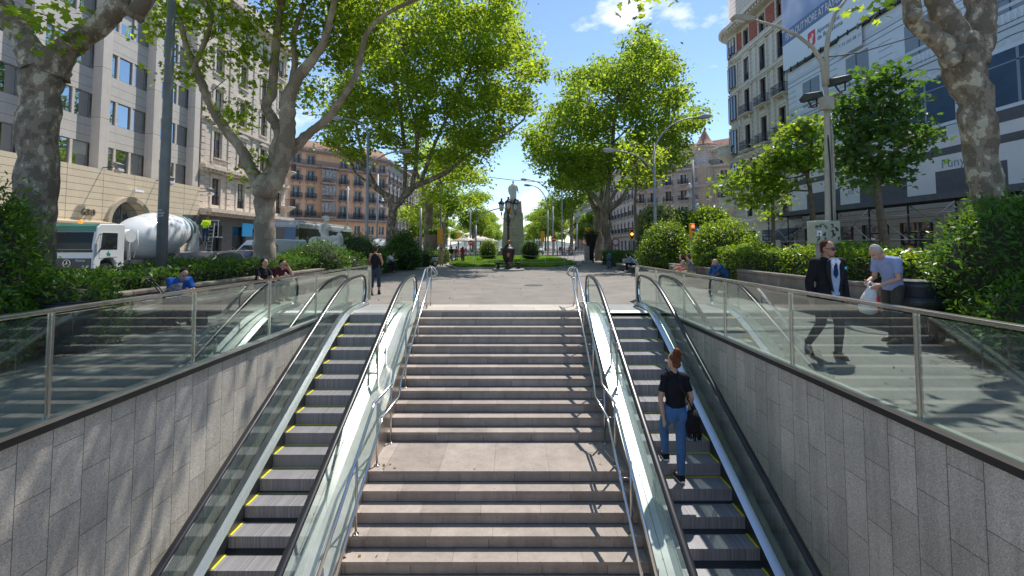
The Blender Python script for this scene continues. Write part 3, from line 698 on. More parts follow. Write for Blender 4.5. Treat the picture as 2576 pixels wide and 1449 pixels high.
# ---- generic ornate block
def block(name,label,x,y,rz,L,H,cols,rows,wallm,stone,fm,pm,sh,ww,style,balc=None,cornice=(),depth=14,ground=None,th=.45,mansard=None,group=None,gcols=None):
    B=empty(name,(x,y,0),rz,label,'building',group)
    wb=MB(); wall_holes(wb,L,ground[1] if ground else 0,H,[(u-ww/2,u+ww/2) for u in cols],[(r[0],r[1]) for r in rows],th); wb.build('wall',wallm,B)
    MB().box(0,L,th+.001,depth,0,H-.05).build('back_volume',wallm,B)
    for r in rows:
        st=r[2] if len(r)>2 and r[2] else style
        wsn=window_set(st,ww,r[1]-r[0],.3,stone,fm,pm,sh)
        bm=None
        if len(r)>3 and r[3]:
            bm=_em.get(('balc',r[3],stone.name))
            if not bm:
                bm=balcony_mesh('balcony',r[3],round_=False).data('balcony'); bm.materials.append(stone); bm.materials.append(M['iron']); _em[('balc',r[3],stone.name)]=bm
        for u in cols:
            put_window(B,wsn,u,r[0])
            if bm: inst(bm,'balcony',B,(u,0,r[0]))
    for (z,p,h) in cornice:
        c=MB(); c.box(-.05,L+.05,-p,-.001,z,z+h); c.box(-.02,L+.02,-p*.6,-.001,z-h*.7,z); 
        if p>.5:
            for i in range(int(L/.55)): c.box(.15+i*.55,.35+i*.55,-p*.85,-p*.6-.001,z-h*.6,z-.001)
        c.build('cornice',stone,B)
    if ground:
        gz=ground[1]; gm,gs=ground[0],ground[2]
        gg=MB(); gc=gcols or cols; gw=ground[3]
        wall_holes(gg,L,0,gz,[(u-gw/2,u+gw/2) for u in gc],[(.05,gz-1.0)],th-.02,.02); gg.build('ground_floor',gm,B)
        for u in gc:
            o=MB().box(u-gw/2,u+gw/2,.4,.42,.05,gz-1.0).build('shop_window',gs,B)
            f=MB(); f.box(u-gw/2,u-gw/2+.08,.3,.39,.05,gz-1.0); f.box(u+gw/2-.08,u+gw/2,.3,.39,.05,gz-1.0); f.box(u-gw/2+.08,u+gw/2-.08,.3,.39,gz-1.7,gz-1.6); f.build('shop_frame',M['black'],o)
    if mansard:
        mm=MB(); mm.prism([(.3,H),(depth-.3,H),(depth-2,H+mansard),(1.6,H+mansard)],'x',.2,L-.2); mm.build('roof',M['roof_tile'],B)
    return B
M['roof_tile']=brickmat('terracotta_roof',(.42,.22,.15),'XY',.25,.2,.02,(.2,.1,.07),rough=.8,var=.2,bump=.6)
M['cream']=brickmat('cream_ashlar',(.68,.58,.49),'XZ',60,.5,.014,(.17,.14,.12),rough=.8,var=.07,fine=.08,off=0,bump=.5,jitter=0,streak=.12)
M['cream_s']=mat('carved_cream_stone',(.68,.585,.50),.75,var=.12,scale=3,stain=.2)
M['dark_shop']=mat('dark_granite_shopfront',(.13,.12,.12),.5,var=.2,scale=2)
ornL=block('stone_palace','ornate cream stone building with pediments next to the grey office building',-26.45,38.05,R(90),14.4,26,[2.2,5.9,9.6,13.0],
  [(5.3,7.7,'surround double grille transom'),(9.2,11.9,'surround pediment double'),(13.3,15.7,'surround sill double'),(17.1,19.4,'surround sill double'),(20.8,22.9,'sill double')],
  M['cream'],M['cream_s'],M['frame_brown'],M['pane'],None,1.15,'surround double',None,[(4.55,1.2,.3),(8.35,.55,.3),(12.6,.25,.18),(24.2,.9,.4)],ground=(M['dark_shop'],4.5,M['pane_dim'],2.2),group=None)
for u in (2.2,9.6):   # stone balustrades under the windows
    bb=MB(); bb.box(u-.95,u+.95,-.42,-.001,8.66,8.82)
    for i in range(9): bb.lathe([(.04,0),(.075,.18),(.04,.4),(.06,.5)],(u-.85+i*.21,-.34,8.82),n=6)
    bb.box(u-.95,u+.95,-.42,-.26,9.33,9.43); bb.build('stone_balcony',M['cream_s'],ornL)
for u in (.3,3.95,7.8,11.3,14.1):
    q=MB()
    for i in range(34): q.box(u-.28,u+.28,-.09,-.001,4.9+.56*i,4.9+.56*i+.48)
    q.build('quoin',M['cream_s'],ornL)
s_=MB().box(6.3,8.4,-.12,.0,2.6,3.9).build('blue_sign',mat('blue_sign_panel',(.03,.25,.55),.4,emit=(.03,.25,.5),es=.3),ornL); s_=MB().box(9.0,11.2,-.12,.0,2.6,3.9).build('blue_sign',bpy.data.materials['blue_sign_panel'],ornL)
for i,z in enumerate((6.2,10.3)):
    bm=balcony_mesh('balcony',2.2,round_=True); bm.T=None
    o=bm.build('corner_balcony',[M['cream_s'],M['iron']],ornL); o.location=(14.5,-.0,z); o.rotation_euler=(0,0,R(60))
# ---- left far: orange chamfered corner block and its wing
M['orange']=mat('orange_render',(.82,.50,.31),.85,var=.07,scale=1,stain=.15,fine=.05)
M['brownst']=mat('brown_stone_trim',(.40,.33,.30),.8,var=.15,scale=2,stain=.2)
def cornerblock(label,x,y,rz,wallm,stone,sh,awn):
    B=block('corner_building',label,x,y,rz,19.8,20.2,[1.4,4.0,7.3,10.4,18.0] if awn else [1.4,4.0,10.3,13.3,16.3,18.6],
      [(4.0,5.6,'sill double'),(7.15,9.2,'surround double',1.9),(10.4,12.4,'surround double',1.9),(13.6,15.5,'surround double',1.9),(16.9,18.4,'surround double')],
      wallm,stone,M['frame_white'],M['curtain'],sh,1.15,'surround double',None,[(6.55,.9,.3),(16.3,.8,.25),(19.3,.9,.4)],ground=(stone,3.6,M['pane_dim'],1.9),mansard=1.4,depth=16)
    # projecting glazed bay
    bay=MB(); bo=7.3 if awn else 0
    for z in (6.9,10.1,13.3): bay.box(5.7+bo,8.5+bo,-1.1,-.001,z,z+.3)
    for u in (5.7,6.35,7.05,7.75,8.38): bay.box(u+bo,u+.1+bo,-1.05,-.95,7.2,16.3)
    bay.box(5.5+bo,8.7+bo,-1.25,-.001,16.3,16.6); bay.build('bay_frame',stone,B)
    for z in (7.9,11.1,14.1): MB().box(5.81+bo,8.37+bo,-.94,-.92,z,z+1.9).build('bay_window',M['curtain'],B)
    for z in (7.2,10.4,13.6):
        r=MB()
        for i in range(22): r.box(bo+5.75+i*.125,bo+5.77+i*.125,-1.12,-1.10,z,z+.75)
        r.box(bo+5.7,bo+8.5,-1.13,-1.09,z+.75,z+.79); r.build('bay_railing',M['iron'],B)
    for z in (6.85,16.55):
        r=MB()
        for i in range(150): r.box(.1+i*.13,.125+i*.13,-.85,-.82,z,z+.9)
        r.box(0,19.7,-.87,-.8,z+.9,z+.94); r.build('long_railing',M['iron'],B)
    for u in (4.5,9.7,14.6): ur=MB(); ur.lathe([(.15,0),(.3,.25),(.34,.6),(.15,.85),(.1,1.0),(.16,1.2),(.02,1.4)],(u,.2,19.7),n=10); ur.box(u-.3,u+.3,-.1,.5,19.71,19.75); ur.build('roof_urn',stone,B)
    d=MB(); pts=[(9+1.0*math.cos(PI*i/12),2.2+1.0*math.sin(PI*i/12)) for i in range(13)]
    ring(d,[(10,0)]+pts+[(8,0)],9,2.2,.35,-.2,.0); d.box(7.3,7.6,-.25,0,0,4); d.box(10.4,10.7,-.25,0,0,4); d.build('portal',stone,B)
    MB().prism([(10,0.01)]+pts+[(8,0.01)],'y',-.05,-.004).build('portal_door',M['black'],B)
    if awn:
        am=brickmat('striped_awning',(.62,.25,.14),'XY',.22,40,.06,(.7,.6,.5),rough=.9,bump=0)
        for u in (1.4,4.0,7.3,10.4,18.0): MB().prism([(-.9,12.4),(-.9,12.45),(0,13.15),(0,13.1)],'x',u-1.1,u+1.1).build('awning',am,B)
        MB().prism([(-2.3,12.5),(-2.3,12.56),(-1,13.26),(-1,13.2)],'x',12.6,16.2).build('awning',am,B)
        t=MB(); t.lathe([(2.0,0),(2.1,.3),(1.7,.5),(.9,1.8),(.35,3.0),(.12,3.4),(.03,5.2)],(14.4,.6,20.3),n=16); t.build('turret_roof',M['roof_tile'],B)
        ty=MB(); ty.lathe([(1.9,0),(1.9,16.5),(2.1,16.6),(2.1,16.9),(1.9,16.95),(1.9,20.0),(2.2,20.1),(2.2,20.35)],(14.4,.6,0),n=20); ty.build('turret',wallm,B)
    return B
M['tan_st']=brickmat('tan_ashlar',(.60,.52,.44),'XZ',.9,.42,.012,(.2,.16,.13),rough=.8,var=.1,fine=.1,bump=.3,jitter=.05,streak=.2)
cornerblock('orange rendered corner building with green shutters and iron balconies',-40.3,81,R(45),M['orange'],M['brownst'],M['frame_green'],False)
cornerblock('tan stone corner building with striped awnings and a pointed turret',26,95,R(-45),M['tan_st'],M['cream_s'],M['frame_brown'],True)
M['grey_st']=mat('pale_grey_stone',(.42,.38,.34),.85,var=.12,scale=1,stain=.25)
def wing(label,x,y,rz,L,H,wallm,stone,sh=None,grp='buildings lining the far boulevard'):
    n=int(L/3.4); cols=[1.8+3.4*i for i in range(n)]
    rows=[(4.6+3.6*i,6.9+3.6*i,'surround double',1.8) for i in range(int((H-5)/3.6))]
    return block('apartment_building',label,x,y,rz,L,H,cols,rows,wallm,stone,M['frame_white'],M['curtain'],sh,1.2,'surround double',None,[(3.9,.6,.25),(H-.5,.7,.4)],ground=(stone,3.8,M['pane_dim'],1.9),group=grp,depth=12)
wing('grey stone wing continuing right of the orange corner building',-26.4,95.2,R(90),24,20,M['grey_st'],M['brownst'],M['frame_green'])
wing('cream apartment block further down the left side of the boulevard',-26.4,120,R(90),26,22,M['cream'],M['cream_s'])
wing('dull orange apartment block farthest down the left side',-26.4,147,R(90),40,19,M['orange'],M['brownst'])
wing('cream wing continuing left of the tan corner building',26.1,120,R(-90),24.8,20,M['cream'],M['cream_s'],M['frame_brown'])
wing('grey apartment block further down the right side of the boulevard',26.1,147,R(-90),26,22,M['grey_st'],M['cream_s'])
wing('tan apartment block farthest down the right side',26.1,190,R(-90),42,20,M['tan_st'],M['cream_s'])
# ---- right: ornate stone building with rounded corner
M['taupe']=brickmat('taupe_ashlar',(.60,.53,.475),'XZ',60,.5,.016,(.13,.11,.10),rough=.8,var=.06,fine=.08,off=0,bump=.5,jitter=0,streak=.1)
M['lightst']=mat('light_carved_stone',(.70,.65,.57),.75,var=.1,scale=3,stain=.18)
# u runs from the far end (Y=52.2) towards the camera (Y=41.6)
ornR=block('corner_palace','taupe stone building with rounded corner, red panels and iron balconies',26,52.2,R(-90),10.6,31,[2.9,6.1,9.3],
  [(4.9,7.3,'surround double'),(8.4,11.2,'surround peak double openshut'),(12.2,15.0,'surround peak double',1.9),(16.2,19.0,'surround peak double',1.9),(20.0,22.5,'surround peak double grille'),(24.0,25.8,'double')],
  M['taupe'],M['lightst'],M['frame_white'],M['pane_dim'],M['frame_brown'],1.15,'surround double',None,[(4.3,.3,.3),(7.7,.4,.3),(11.6,.3,.25),(19.4,.25,.2),(23.2,.3,.25),(26.6,1.2,.45)],ground=(M['lightst'],4.3,M['pane_dim'],2.0))
for u in (1.25,4.5,7.7,10.3):
    q=MB().box(u-.75,u+.75 if u<10 else 10.6,-.06,-.001,24.0,25.9).build('red_panel',mat('red_relief',(.35,.10,.07),.8,var=.4,scale=9,bump=.4,bscale=12) if u<2 else bpy.data.materials['red_relief'],ornR)
tw=MB(); tw.lathe([(2.1,0),(2.1,4.3),(2.25,4.35),(2.25,4.6),(2.1,4.62),(2.1,7.6),(2.3,7.65),(2.3,8.0),(2.1,8.02),(2.1,11.5),(2.25,11.6),(2.25,11.85),(2.1,11.9),(2.1,23.2),(2.3,23.25),(2.3,23.5),(2.1,23.52),(2.1,26.0),(2.4,26.2),(2.9,26.5),(3.25,26.7),(3.25,27.05),(2.1,27.1),(2.1,31)],(0,1.9,0),n=36,cap=True); tw.build('corner_tower',M['taupe'],ornR)
for ang in (-150,-115,-80):
    for (z0,z1) in ((8.4,11.2),(12.2,15.0),(16.2,19.0),(20.0,22.5),(24.0,25.8)):
        wsn=window_set('surround double',1.0,z1-z0,-.1,M['lightst'],M['frame_brown'],M['pane_dim'])
        a=R(ang); o=put_window(ornR,wsn,2.16*math.cos(a),z0,1.9+2.16*math.sin(a)); o.rotation_euler=(0,0,a+R(90))
for z in (6.3,8.4,12.4):
    bm=MB(); bm.lathe([(.1,-1.1),(.5,-.9),(.8,-.5),(1.15,-.2),(1.3,0),(1.3,.12),(1.18,.15),(1.18,.85),(1.3,.9),(1.3,1.02),(1.1,1.02)],(-1.2,-.2,z),n=24); bm.build('stone_balcony',M['lightst'],ornR)
for u in (1.05,4.5,7.7):
    q=MB().box(u-.28,u+.28,-.05,-.001,8.3,23.1).build('pilaster',M['lightst'],ornR)
M['sign_grey']=mat('dark_grey_shop_sign',(.075,.085,.10),.6); M['white_txt']=mat('white_lettering',(.75,.75,.75),.6)
for u in (6.1,9.3):
    s=MB().box(u-1.0,u+1.0,-.03,.35,1.9,3.25).build('shop_sign',M['sign_grey'],ornR); inst(text_data('OBAMA',.62,.012,'CENTER','lettering',M['white_txt']),'lettering',s,(u,-.05,2.45),(R(90),0,0))
# ---- right: building wrapped in printed scaffold netting
M['net']=mat('printed_netting_pale',(.70,.77,.86),.9,var=.05,scale=1.2,bump=.25,bscale=1.5)
M['net_d']=mat('printed_netting_blue',(.05,.10,.17),.85,var=.15,scale=.7); M['net_m']=mat('printed_netting_mid',(.26,.32,.40),.9,var=.05); M['net_g']=mat('netting_dark_grey',(.12,.125,.14),.9,var=.1)
M['net_w']=mat('netting_white',(.74,.74,.77),.9,var=.04,scale=.8); M['net_l']=mat('printed_line',(.10,.14,.2),.9); M['net_hi']=mat('printed_highlight',(.62,.68,.74),.9)
C=empty('wrapped_building',(25.7,41.5,0),R(-90),'building wrapped in printed scaffold netting that shows a painted facade','building')
LB=41
MB().box(0,LB,.4,14,0,30).build('building_body',M['taupe'],C)
MB().box(0,LB,.0,.12,4.66,17.7).build('netting',M['net'],C)
def flat(name,u0,u1,z0,z1,m,d=.01): return MB().box(u0,u1,-d,-.0005,z0,z1).build(name,m,C)
# bands of the printed facade
pb=MB()
for z in (8.75,9.0,9.35,12.9,13.2,16.2,16.6): pb.box(0,LB,-.008,-.001,z,z+.05)
for i in range(9): 
    for z in (9.9,10.4,10.9,11.4,11.9,12.4,13.7,14.2,14.7,15.2,15.7): pb.box(i*5.2,i*5.2+1.15,-.007,-.0012,z,z+.035)
pb.build('printed_lines',M['net_l'],C)
hb=MB(); hb.box(0,LB,-.009,-.001,8.2,8.72); hb.box(0,LB,-.009,-.001,12.55,12.88); hb.box(0,LB,-.009,-.001,16.65,17.0); hb.build('printed_mouldings',M['net_hi'],C)
for i in range(8):
    u=1.5+i*5.2
    flat('printed_window',u,u+3.7,9.0,11.85,M['net_d'],.012)
    v_=MB(); v_.box(u+1.78,u+1.92,-.018,-.0125,9.0,11.85); v_.box(u,u+3.7,-.018,-.0125,11.15,11.22); v_.build('printed_mullion',M['net_m'],C)
    flat('printed_window',u+.6,u+2.8,13.8,16.0,M['net_m'],.012); 
    v_=MB(); v_.box(u+1.6,u+1.7,-.018,-.0125,13.8,16.0); v_.build('printed_mullion',M['net_d'],C)
    k=MB()
    for j in range(17):   # printed balustrade
        k.lathe([(.05,0),(.11,.25),(.05,.55),(.07,.85)],(u-1.3+j*.3,-.0,13.15),n=6,sy=.12)
    k.box(u-1.45,u+3.74,-.03,-.001,14.0,14.2); k.box(u-1.45,u+3.74,-.03,-.001,12.98,13.15)
    for j in range(5): k.prism([(u+.1+j*.75,12.15),(u+.55+j*.75,12.15),(u+.62+j*.75,12.5),(u+.03+j*.75,12.5)],'y',-.016,-.010)
    k.build('printed_balustrade',M['net_hi'],C)
    ar=MB()
    for j in range(12):
        a0=PI*j/12; a1=PI*(j+1)/12; ar.bar((u+1.7+1.3*math.cos(a0),-.01,12.15-.0+.35*math.sin(a0)),(u+1.7+1.3*math.cos(a1),-.01,12.15+.35*math.sin(a1)),.02,.05)
    ar.build('printed_scroll',M['net_l'],C)
flat('netting_band',0,LB,4.67,8.19,M['net_w'],.02)
flat('netting_stripe',0,LB,7.05,7.5,M['net_g'],.026)
for i in range(7): flat('netting_patch',2.2+i*6.0,6.2+i*6.0,4.75,6.15,M['net_g'],.026)
for i in range(8): flat('netting_plinth',.9+i*5.2,4.6+i*5.2,8.15,8.75,M['net_g'],.03)
inst(text_data('Punya',.75,.004,'LEFT','lettering',M['net_m']),'lettering',C,(14.6,-.03,6.3),(R(90),0,0)); inst(text_data('eu',.65,.004,'LEFT','lettering',M['net_m']),'lettering',C,(7.0,-.03,5.6),(R(90),0,0))
# big advertising banner
bn=empty('advertising_banner',(25.45,41.5,0),R(-90),'huge blue advertising banner hanging over the wrapped facade','banner')
m,t,b=new_mat('banner_print'); setb(b,Roughness=.8)
tcn=N(t,'ShaderNodeTexCoord'); n=N(t,'ShaderNodeTexNoise'); n.inputs['Scale'].default_value=.16; n.inputs['Detail'].default_value=2; n.inputs['Distortion'].default_value=1.2; t.links.new(tcn.outputs['Object'],n.inputs[0])
r=N(t,'ShaderNodeValToRGB'); e=r.color_ramp.elements; e[0].position=.35; e[0].color=(.18,.26,.48,1); e[1].position=.65; e[1].color=(.58,.62,.80,1); k=e.new(.52); k.color=(.32,.40,.62,1)
t.links.new(n.outputs['Fac'],r.inputs[0]); t.links.new(r.outputs[0],b.inputs['Base Color'])
MB().box(-.2,LB,0,.05,20.35,34).build('banner_picture',m,bn)
MB().box(-.2,LB,-.004,.05,17.95,20.349).build('banner_strip',mat('banner_strip_white',(.74,.82,.92),.8),bn)
MB().box(-.2,LB,-.008,-.0045,20.35,21.6).build('banner_footer',mat('banner_footer_blue',(.15,.22,.38),.8),bn)
inst(text_data('FIND OUT MORE AT RAY-BAN.COM',.98,.004,'LEFT','lettering',M['white_txt'],space=.92),'lettering',bn,(.3,-.02,20.65),(R(90),0,0),(.62,1,1))
gt=mat('grey_lettering',(.10,.12,.18),.8)
inst(text_data('Ray-Ban collection',1.5,.004,'LEFT','lettering',gt),'lettering',bn,(10.6,-.02,18.6),(R(90),0,0))
inst(text_data('Ajuntament\nde Barcelona',.55,.004,'LEFT','lettering',gt),'lettering',bn,(4.6,-.02,19.3),(R(90),0,0))
lg=MB(); lg.prism([(3.4,18.6),(4.2,18.6),(4.35,18.8),(4.35,19.9),(3.5,19.9),(3.4,19.75)],'y',-.015,-.005); lg.build('red_logo',mat('red_logo',(.65,.08,.12),.7),bn)
lg=MB(); lg.prism([(3.7,18.85),(4.0,18.85),(4.0,19.2),(4.15,19.5),(3.95,19.7),(3.9,19.4),(3.6,19.3)],'y',-.02,-.0155); lg.build('logo_mark',M['white_txt'],bn)
MB().box(6.9,9.3,-.012,-.005,16.3,17.85).build('phone_panel',mat('phone_panel_pale',(.66,.72,.80),.8),bn)
inst(text_data('T 93 205 08 11',.36,.003,'LEFT','lettering',gt),'lettering',bn,(7.0,-.02,17.0),(R(90),0,0))
q=MB(); q.box(-.2,LB,-.08,-.02,17.74,17.86); 
for i in range(40): q.box(i*1.0-.012,i*1.0+.012,-.11,.0,17.6,18.0)
q.build('banner_rail',M['black'],bn)
# scaffold with red padded feet, canopy
SCF=empty('scaffold',(23.2,41.3,0),R(-90),'steel tube scaffold with red padded feet under the wrapped facade','scaffold')
MB().box(0,LB,0,2.3,4.25,4.32).build('canopy',mat('canopy_dark',(.05,.045,.04),.8,var=.3),SCF)
MB().box(0,LB,-.03,.0,4.2,4.55).build('canopy_edge',M['net_g'],SCF)
red=mat('red_padding',(.45,.02,.025),.5)
for i in range(14):
    u=.2+i*2.9
    MB().tube([(u,.1,0),(u,.1,4.25)],.05,n=8).build('standard',M['black'],SCF)
    MB().tube([(u,.1,0),(u,.1,1.75)],.16,n=10).build('padded_foot',red,SCF)
    if i%2==0: MB().tube([(u,1.7,0),(u,1.7,1.6)],.14,n=10).build('padded_foot',red,SCF)
    if i<13:
        MB().tube([(u,.1,2.0 if i%2 else 4.1),(u+2.9,.1,4.1 if i%2 else 2.0)],.03,n=6).build('brace',M['steel_dull'],SCF)
        if i%3!=1: MB().tube([(u,.12,4.1 if i%2 else 2.0),(u+2.9,.12,2.0 if i%2 else 4.1)],.03,n=6).build('brace',M['steel_dull'],SCF)
        MB().tube([(u,.06,2.05),(u+2.9,.06,2.05)],.03,n=6).build('ledger',M['steel_dull'],SCF)
        MB().tube([(u,.06,3.5),(u+2.9,.06,3.5)],.028,n=6).build('ledger',M['steel_dull'],SCF)
for i in range(12):
    u=2.5+i*3.3
    d=MB().box(u-1.2,u+1.0,.38,.40,0.1,3.2).build('shop_window',M['pane_dim'],C); f=MB(); f.box(u-1.25,u-1.15,.3,.395,.1,3.2); f.box(u+.95,u+1.05,.3,.395,.1,3.2); f.box(u-1.15,u+.95,.3,.395,2.5,2.6); f.build('shop_frame',M['frame_brown'],d)
gl=mat('warm_lamp',(1,.6,.25),.5,emit=(1,.55,.2),es=5)
for i,u in enumerate((15.5,16.2,16.6,24.5)):
    pass
aw=empty('shop_awning',(25.4,40.9,0),R(-90),'dark blue shop awning with white lettering below the netting','awning')
MB().prism([(-1.6,2.55),(0,3.3),(0,3.2),(-1.6,2.45)],'x',-2.2,1.2).build('awning_cloth',M['sign_grey'],aw); MB().box(-2.2,1.2,-1.62,-1.6,2.2,2.55).build('valance',M['sign_grey'],aw)
inst(text_data('Obeyyourbody',.3,.004,'LEFT','lettering',M['white_txt']),'lettering',aw,(-1.9,-1.64,2.28),(R(90),0,0))
sg=MB().box(-.3,1.8,-.3,-.25,3.5,4.6).build('fascia_sign',M['net_w'],aw); inst(text_data('Obeyyourbody',.33,.004,'LEFT','lettering',gt),'lettering',sg,(-.2,-.32,4.05),(R(90),0,0))
# ---------------------------------------------------------------- foliage
def leaf_mesh(name,C,size,m,shape='kite',elong=1.0,flat=.35,dirs=None):
    """C: (n,3) leaf centres; one small polygon per leaf"""
    n=len(C); rs=NR
    if shape=='kite': L=np.array([(0,-.5,0),(.36,.02,.10),(0,.55,-.04),(-.36,.02,.10)])
    elif shape=='long': L=np.array([(0,-.5,0),(.17,-.05,.05),(0,.5,-.06),(-.17,-.05,.05)])
    else:
        a=[]; 
        for k in range(10):
            an=-PI/2+2*PI*k/10; r=[.16,.42,.30,.52,.30,.60,.30,.52,.30,.42][k]; a.append((r*math.cos(an),r*math.sin(an),-.12*r))
        L=np.array(a)
    k=len(L); L=L*np.array([1,elong,1])
    nz=rs.normal(size=(n,3)); nz[:,2]=np.abs(nz[:,2])*(1+flat*2); nz/=np.linalg.norm(nz,axis=1)[:,None]
    u=dirs if dirs is not None else rs.normal(size=(n,3)); u=u+rs.normal(size=(n,3))*(.5 if dirs is not None else 0)
    u-= nz*np.sum(u*nz,axis=1)[:,None]; u/=np.linalg.norm(u,axis=1)[:,None]+1e-9
    v=np.cross(nz,u); s=(size*rs.uniform(.6,1.25,n))[:,None,None]
    V=C[:,None,:]+s*(L[None,:,0:1]*v[:,None,:]+L[None,:,1:2]*u[:,None,:]+L[None,:,2:3]*nz[:,None,:])
    V=V.reshape(-1,3).astype(np.float32)
    me=bpy.data.meshes.new(name); me.vertices.add(n*k); me.vertices.foreach_set('co',V.ravel())
    me.loops.add(n*k); me.loops.foreach_set('vertex_index',np.arange(n*k,dtype=np.int32))
    me.polygons.add(n); me.polygons.foreach_set('loop_start',np.arange(0,n*k,k,dtype=np.int32)); me.polygons.foreach_set('loop_total',np.full(n,k,dtype=np.int32))
    me.update(calc_edges=True); me.materials.append(m); return me
def link(me,name,parent=None,**k):
    o=bpy.data.objects.new(name,me); COL.objects.link(o)
    if parent: o.parent=parent
    if k: tag(o,**k)
    return o
def clump_pts(clumps,per,sub=.38,subn=24,bias=.45):
    """clumps: (centre, (rx,ry,rz), weight). returns leaf centres gathered in twig-sized tufts"""
    out=[];tw=[]
    for c,r,w in clumps:
        vol=(r[0]*r[1]*r[2])**(2/3.0); n=max(3,int(per*w*vol))
        d=NR.normal(size=(n,3)); d/=np.linalg.norm(d,axis=1)[:,None]; q=NR.uniform(0,1,n)**bias
        p=np.array(c)+d*np.array(r)*q[:,None]*NR.uniform(.66,1.13,n)[:,None]
        tw.append(p)
        e=NR.normal(size=(n,subn,3))*np.array([sub,sub,sub*.6]); out.append((p[:,None,:]+e).reshape(-1,3))
    return np.concatenate(out),np.concatenate(tw)
def smooth_path(pts,n=6):
    """pts (x,y,z,r) -> denser Catmull-Rom path"""
    p=[np.array(q,float) for q in pts]; p=[2*p[0]-p[1]]+p+[2*p[-1]-p[-2]]; out=[]
    for i in range(1,len(p)-2):
        for j in range(n):
            t=j/n; a,b,c,d=p[i-1],p[i],p[i+1],p[i+2]
            out.append(.5*((2*b)+(-a+c)*t+(2*a-5*b+4*c-d)*t*t+(-a+3*b-3*c+d)*t**3))
    out.append(p[-2]); return out
def limb(mb,pts,n=10,wob=.05,seg=5):
    q=smooth_path(pts,seg); P3=[];Rr=[]
    for i,a in enumerate(q):
        r=max(.012,a[3]); w=wob*r*2
        P3.append((a[0]+random.uniform(-w,w),a[1]+random.uniform(-w,w),a[2]+random.uniform(-w,w)*.5)); Rr.append(r*random.uniform(.93,1.08))
    mb.tube(P3,Rr,n=n)
def pxl(pts,Y,dy=0):
    """limb given as (px,py,radius px[,dY])"""
    out=[]
    for q in pts:
        y=Y+(q[3] if len(q)>3 else 0); v=P(q[0],q[1],y); out.append((v.x,v.y,v.z,q[2]*y/FPX))
    return out
def twigs(mb,starts,ends,k=1):
    """thin branches from the nearest limb points to some of the tufts"""
    S_=np.array(starts)
    for e in ends:
        d=np.linalg.norm(S_[:,:3]-e,axis=1); i=int(np.argmin(d+NR.uniform(0,1.5,len(d)))); s=S_[i]
        if d[i]>9: continue
        mid=(s[:3]+e)/2+NR.normal(size=3)*.15*d[i]*.4+np.array((0,0,.08*d[i]))
        r0=min(s[3]*.5,.012+.011*d[i]); mb.tube([tuple(s[:3]),tuple(mid),tuple(e)],[r0,r0*.7,.008],n=5,cap=False)
def tree(name,label,cat,limbs,clumps,per,size,lm,bm,group=None,shape='kite',sub=.38,subn=24,ntw=60,knots=(),bias=.45):
    T=empty(name,(0,0,0),label=label,cat=cat,group=group)
    tb=MB(); st=[]
    for i,l in enumerate(limbs):
        limb(tb,l,n=14 if i==0 else 10); st+= [tuple(q) for q in smooth_path(l,4)][(6 if i==0 else 2):]
    for k in knots: tb.ell(k[0],(k[1],)*3,n=10,m=6)
    C,tw=clump_pts(clumps,per,sub,subn,bias)
    idx=NR.choice(len(tw),min(ntw,len(tw)),replace=False)
    twigs(tb,st if st else limbs[0],tw[idx])
    tb.build('trunk',bm,T); link(leaf_mesh('crown',C,size,lm,shape),'crown',T)
    return T
def cl(px,py,rx,ry,Y,dY=None,w=1,dep=None):
    c=P(px,py,Y); a=rx*Y/FPX; b=ry*Y/FPX; return (tuple(c),(a,(dep if dep else (a+b)/2),b),w)
# ---- near left plane tree (mostly trunk; its canopy is above the picture)
Y=9.6
c1=[((-3.6,8.2,12.2),(2.6,3.6,2.2),1),((-6.5,6.5,11.5),(3,3,2),1),((-9,10,12.5),(3.5,3.5,2.4),1),((-1.3,11.5,12.2),(1.4,1.9,1.1),3.2),((-.35,10.7,11.6),(.8,1.5,.8),2.0),((-.9,7.6,11.4),(.7,.9,.7),2.0),((-1.9,14.8,12.8),(1.5,1.9,1.1),3.2),((-1.2,9.0,11.6),(1.1,1.2,1.0),2.6),((-3.0,12.8,12.8),(1.8,1.6,1.1),2.4),((-12.5,8,12),(3,4,2.5),1),((-4.6,8.5,12.4),(2,3.2,1.4),1.6),((-5.2,12.5,13.2),(2.2,2.5,1.5),1.5),((-7,16,14),(3,2.5,1.6),1.3),((-13.0,13,13),(3,3,2.5),.8)]
c1+=[cl(30,10,55,28,8.8,w=1.1),cl(125,45,42,18,9.0,w=.9),cl(150,90,22,14,9.2,w=.5),cl(60,-40,90,40,9,w=1)]
tree('plane_tree','thick mottled plane tree trunk forking at the far left in front of the grey office','tree',
 [[(-10.35,Y,-.1,.52),(-10.15,Y,.7,.42)]+pxl([(86,620,40),(91,480,41),(97,350,39),(103,230,41),(112,165,49)],Y),
  pxl([(112,185,40),(75,120,30),(38,62,27),(0,10,25),(-40,-60,20,-.3),(-60,-200,14,-1)],Y), pxl([(118,190,40),(155,135,30),(205,95,26),(262,52,25),(300,5,24),(330,-60,20,.3),(420,-200,15,.6)],Y),
  [(-8.3,9.7,6.7,.16),(-7,9.5,8.5,.14),(-4.5,9,10.5,.1),(-2.5,8.5,12,.06)]],
 c1,15,.19,M['leaf'],M['bark'],'plane trees of the promenade','lobed',sub=.30,subn=14,ntw=40)
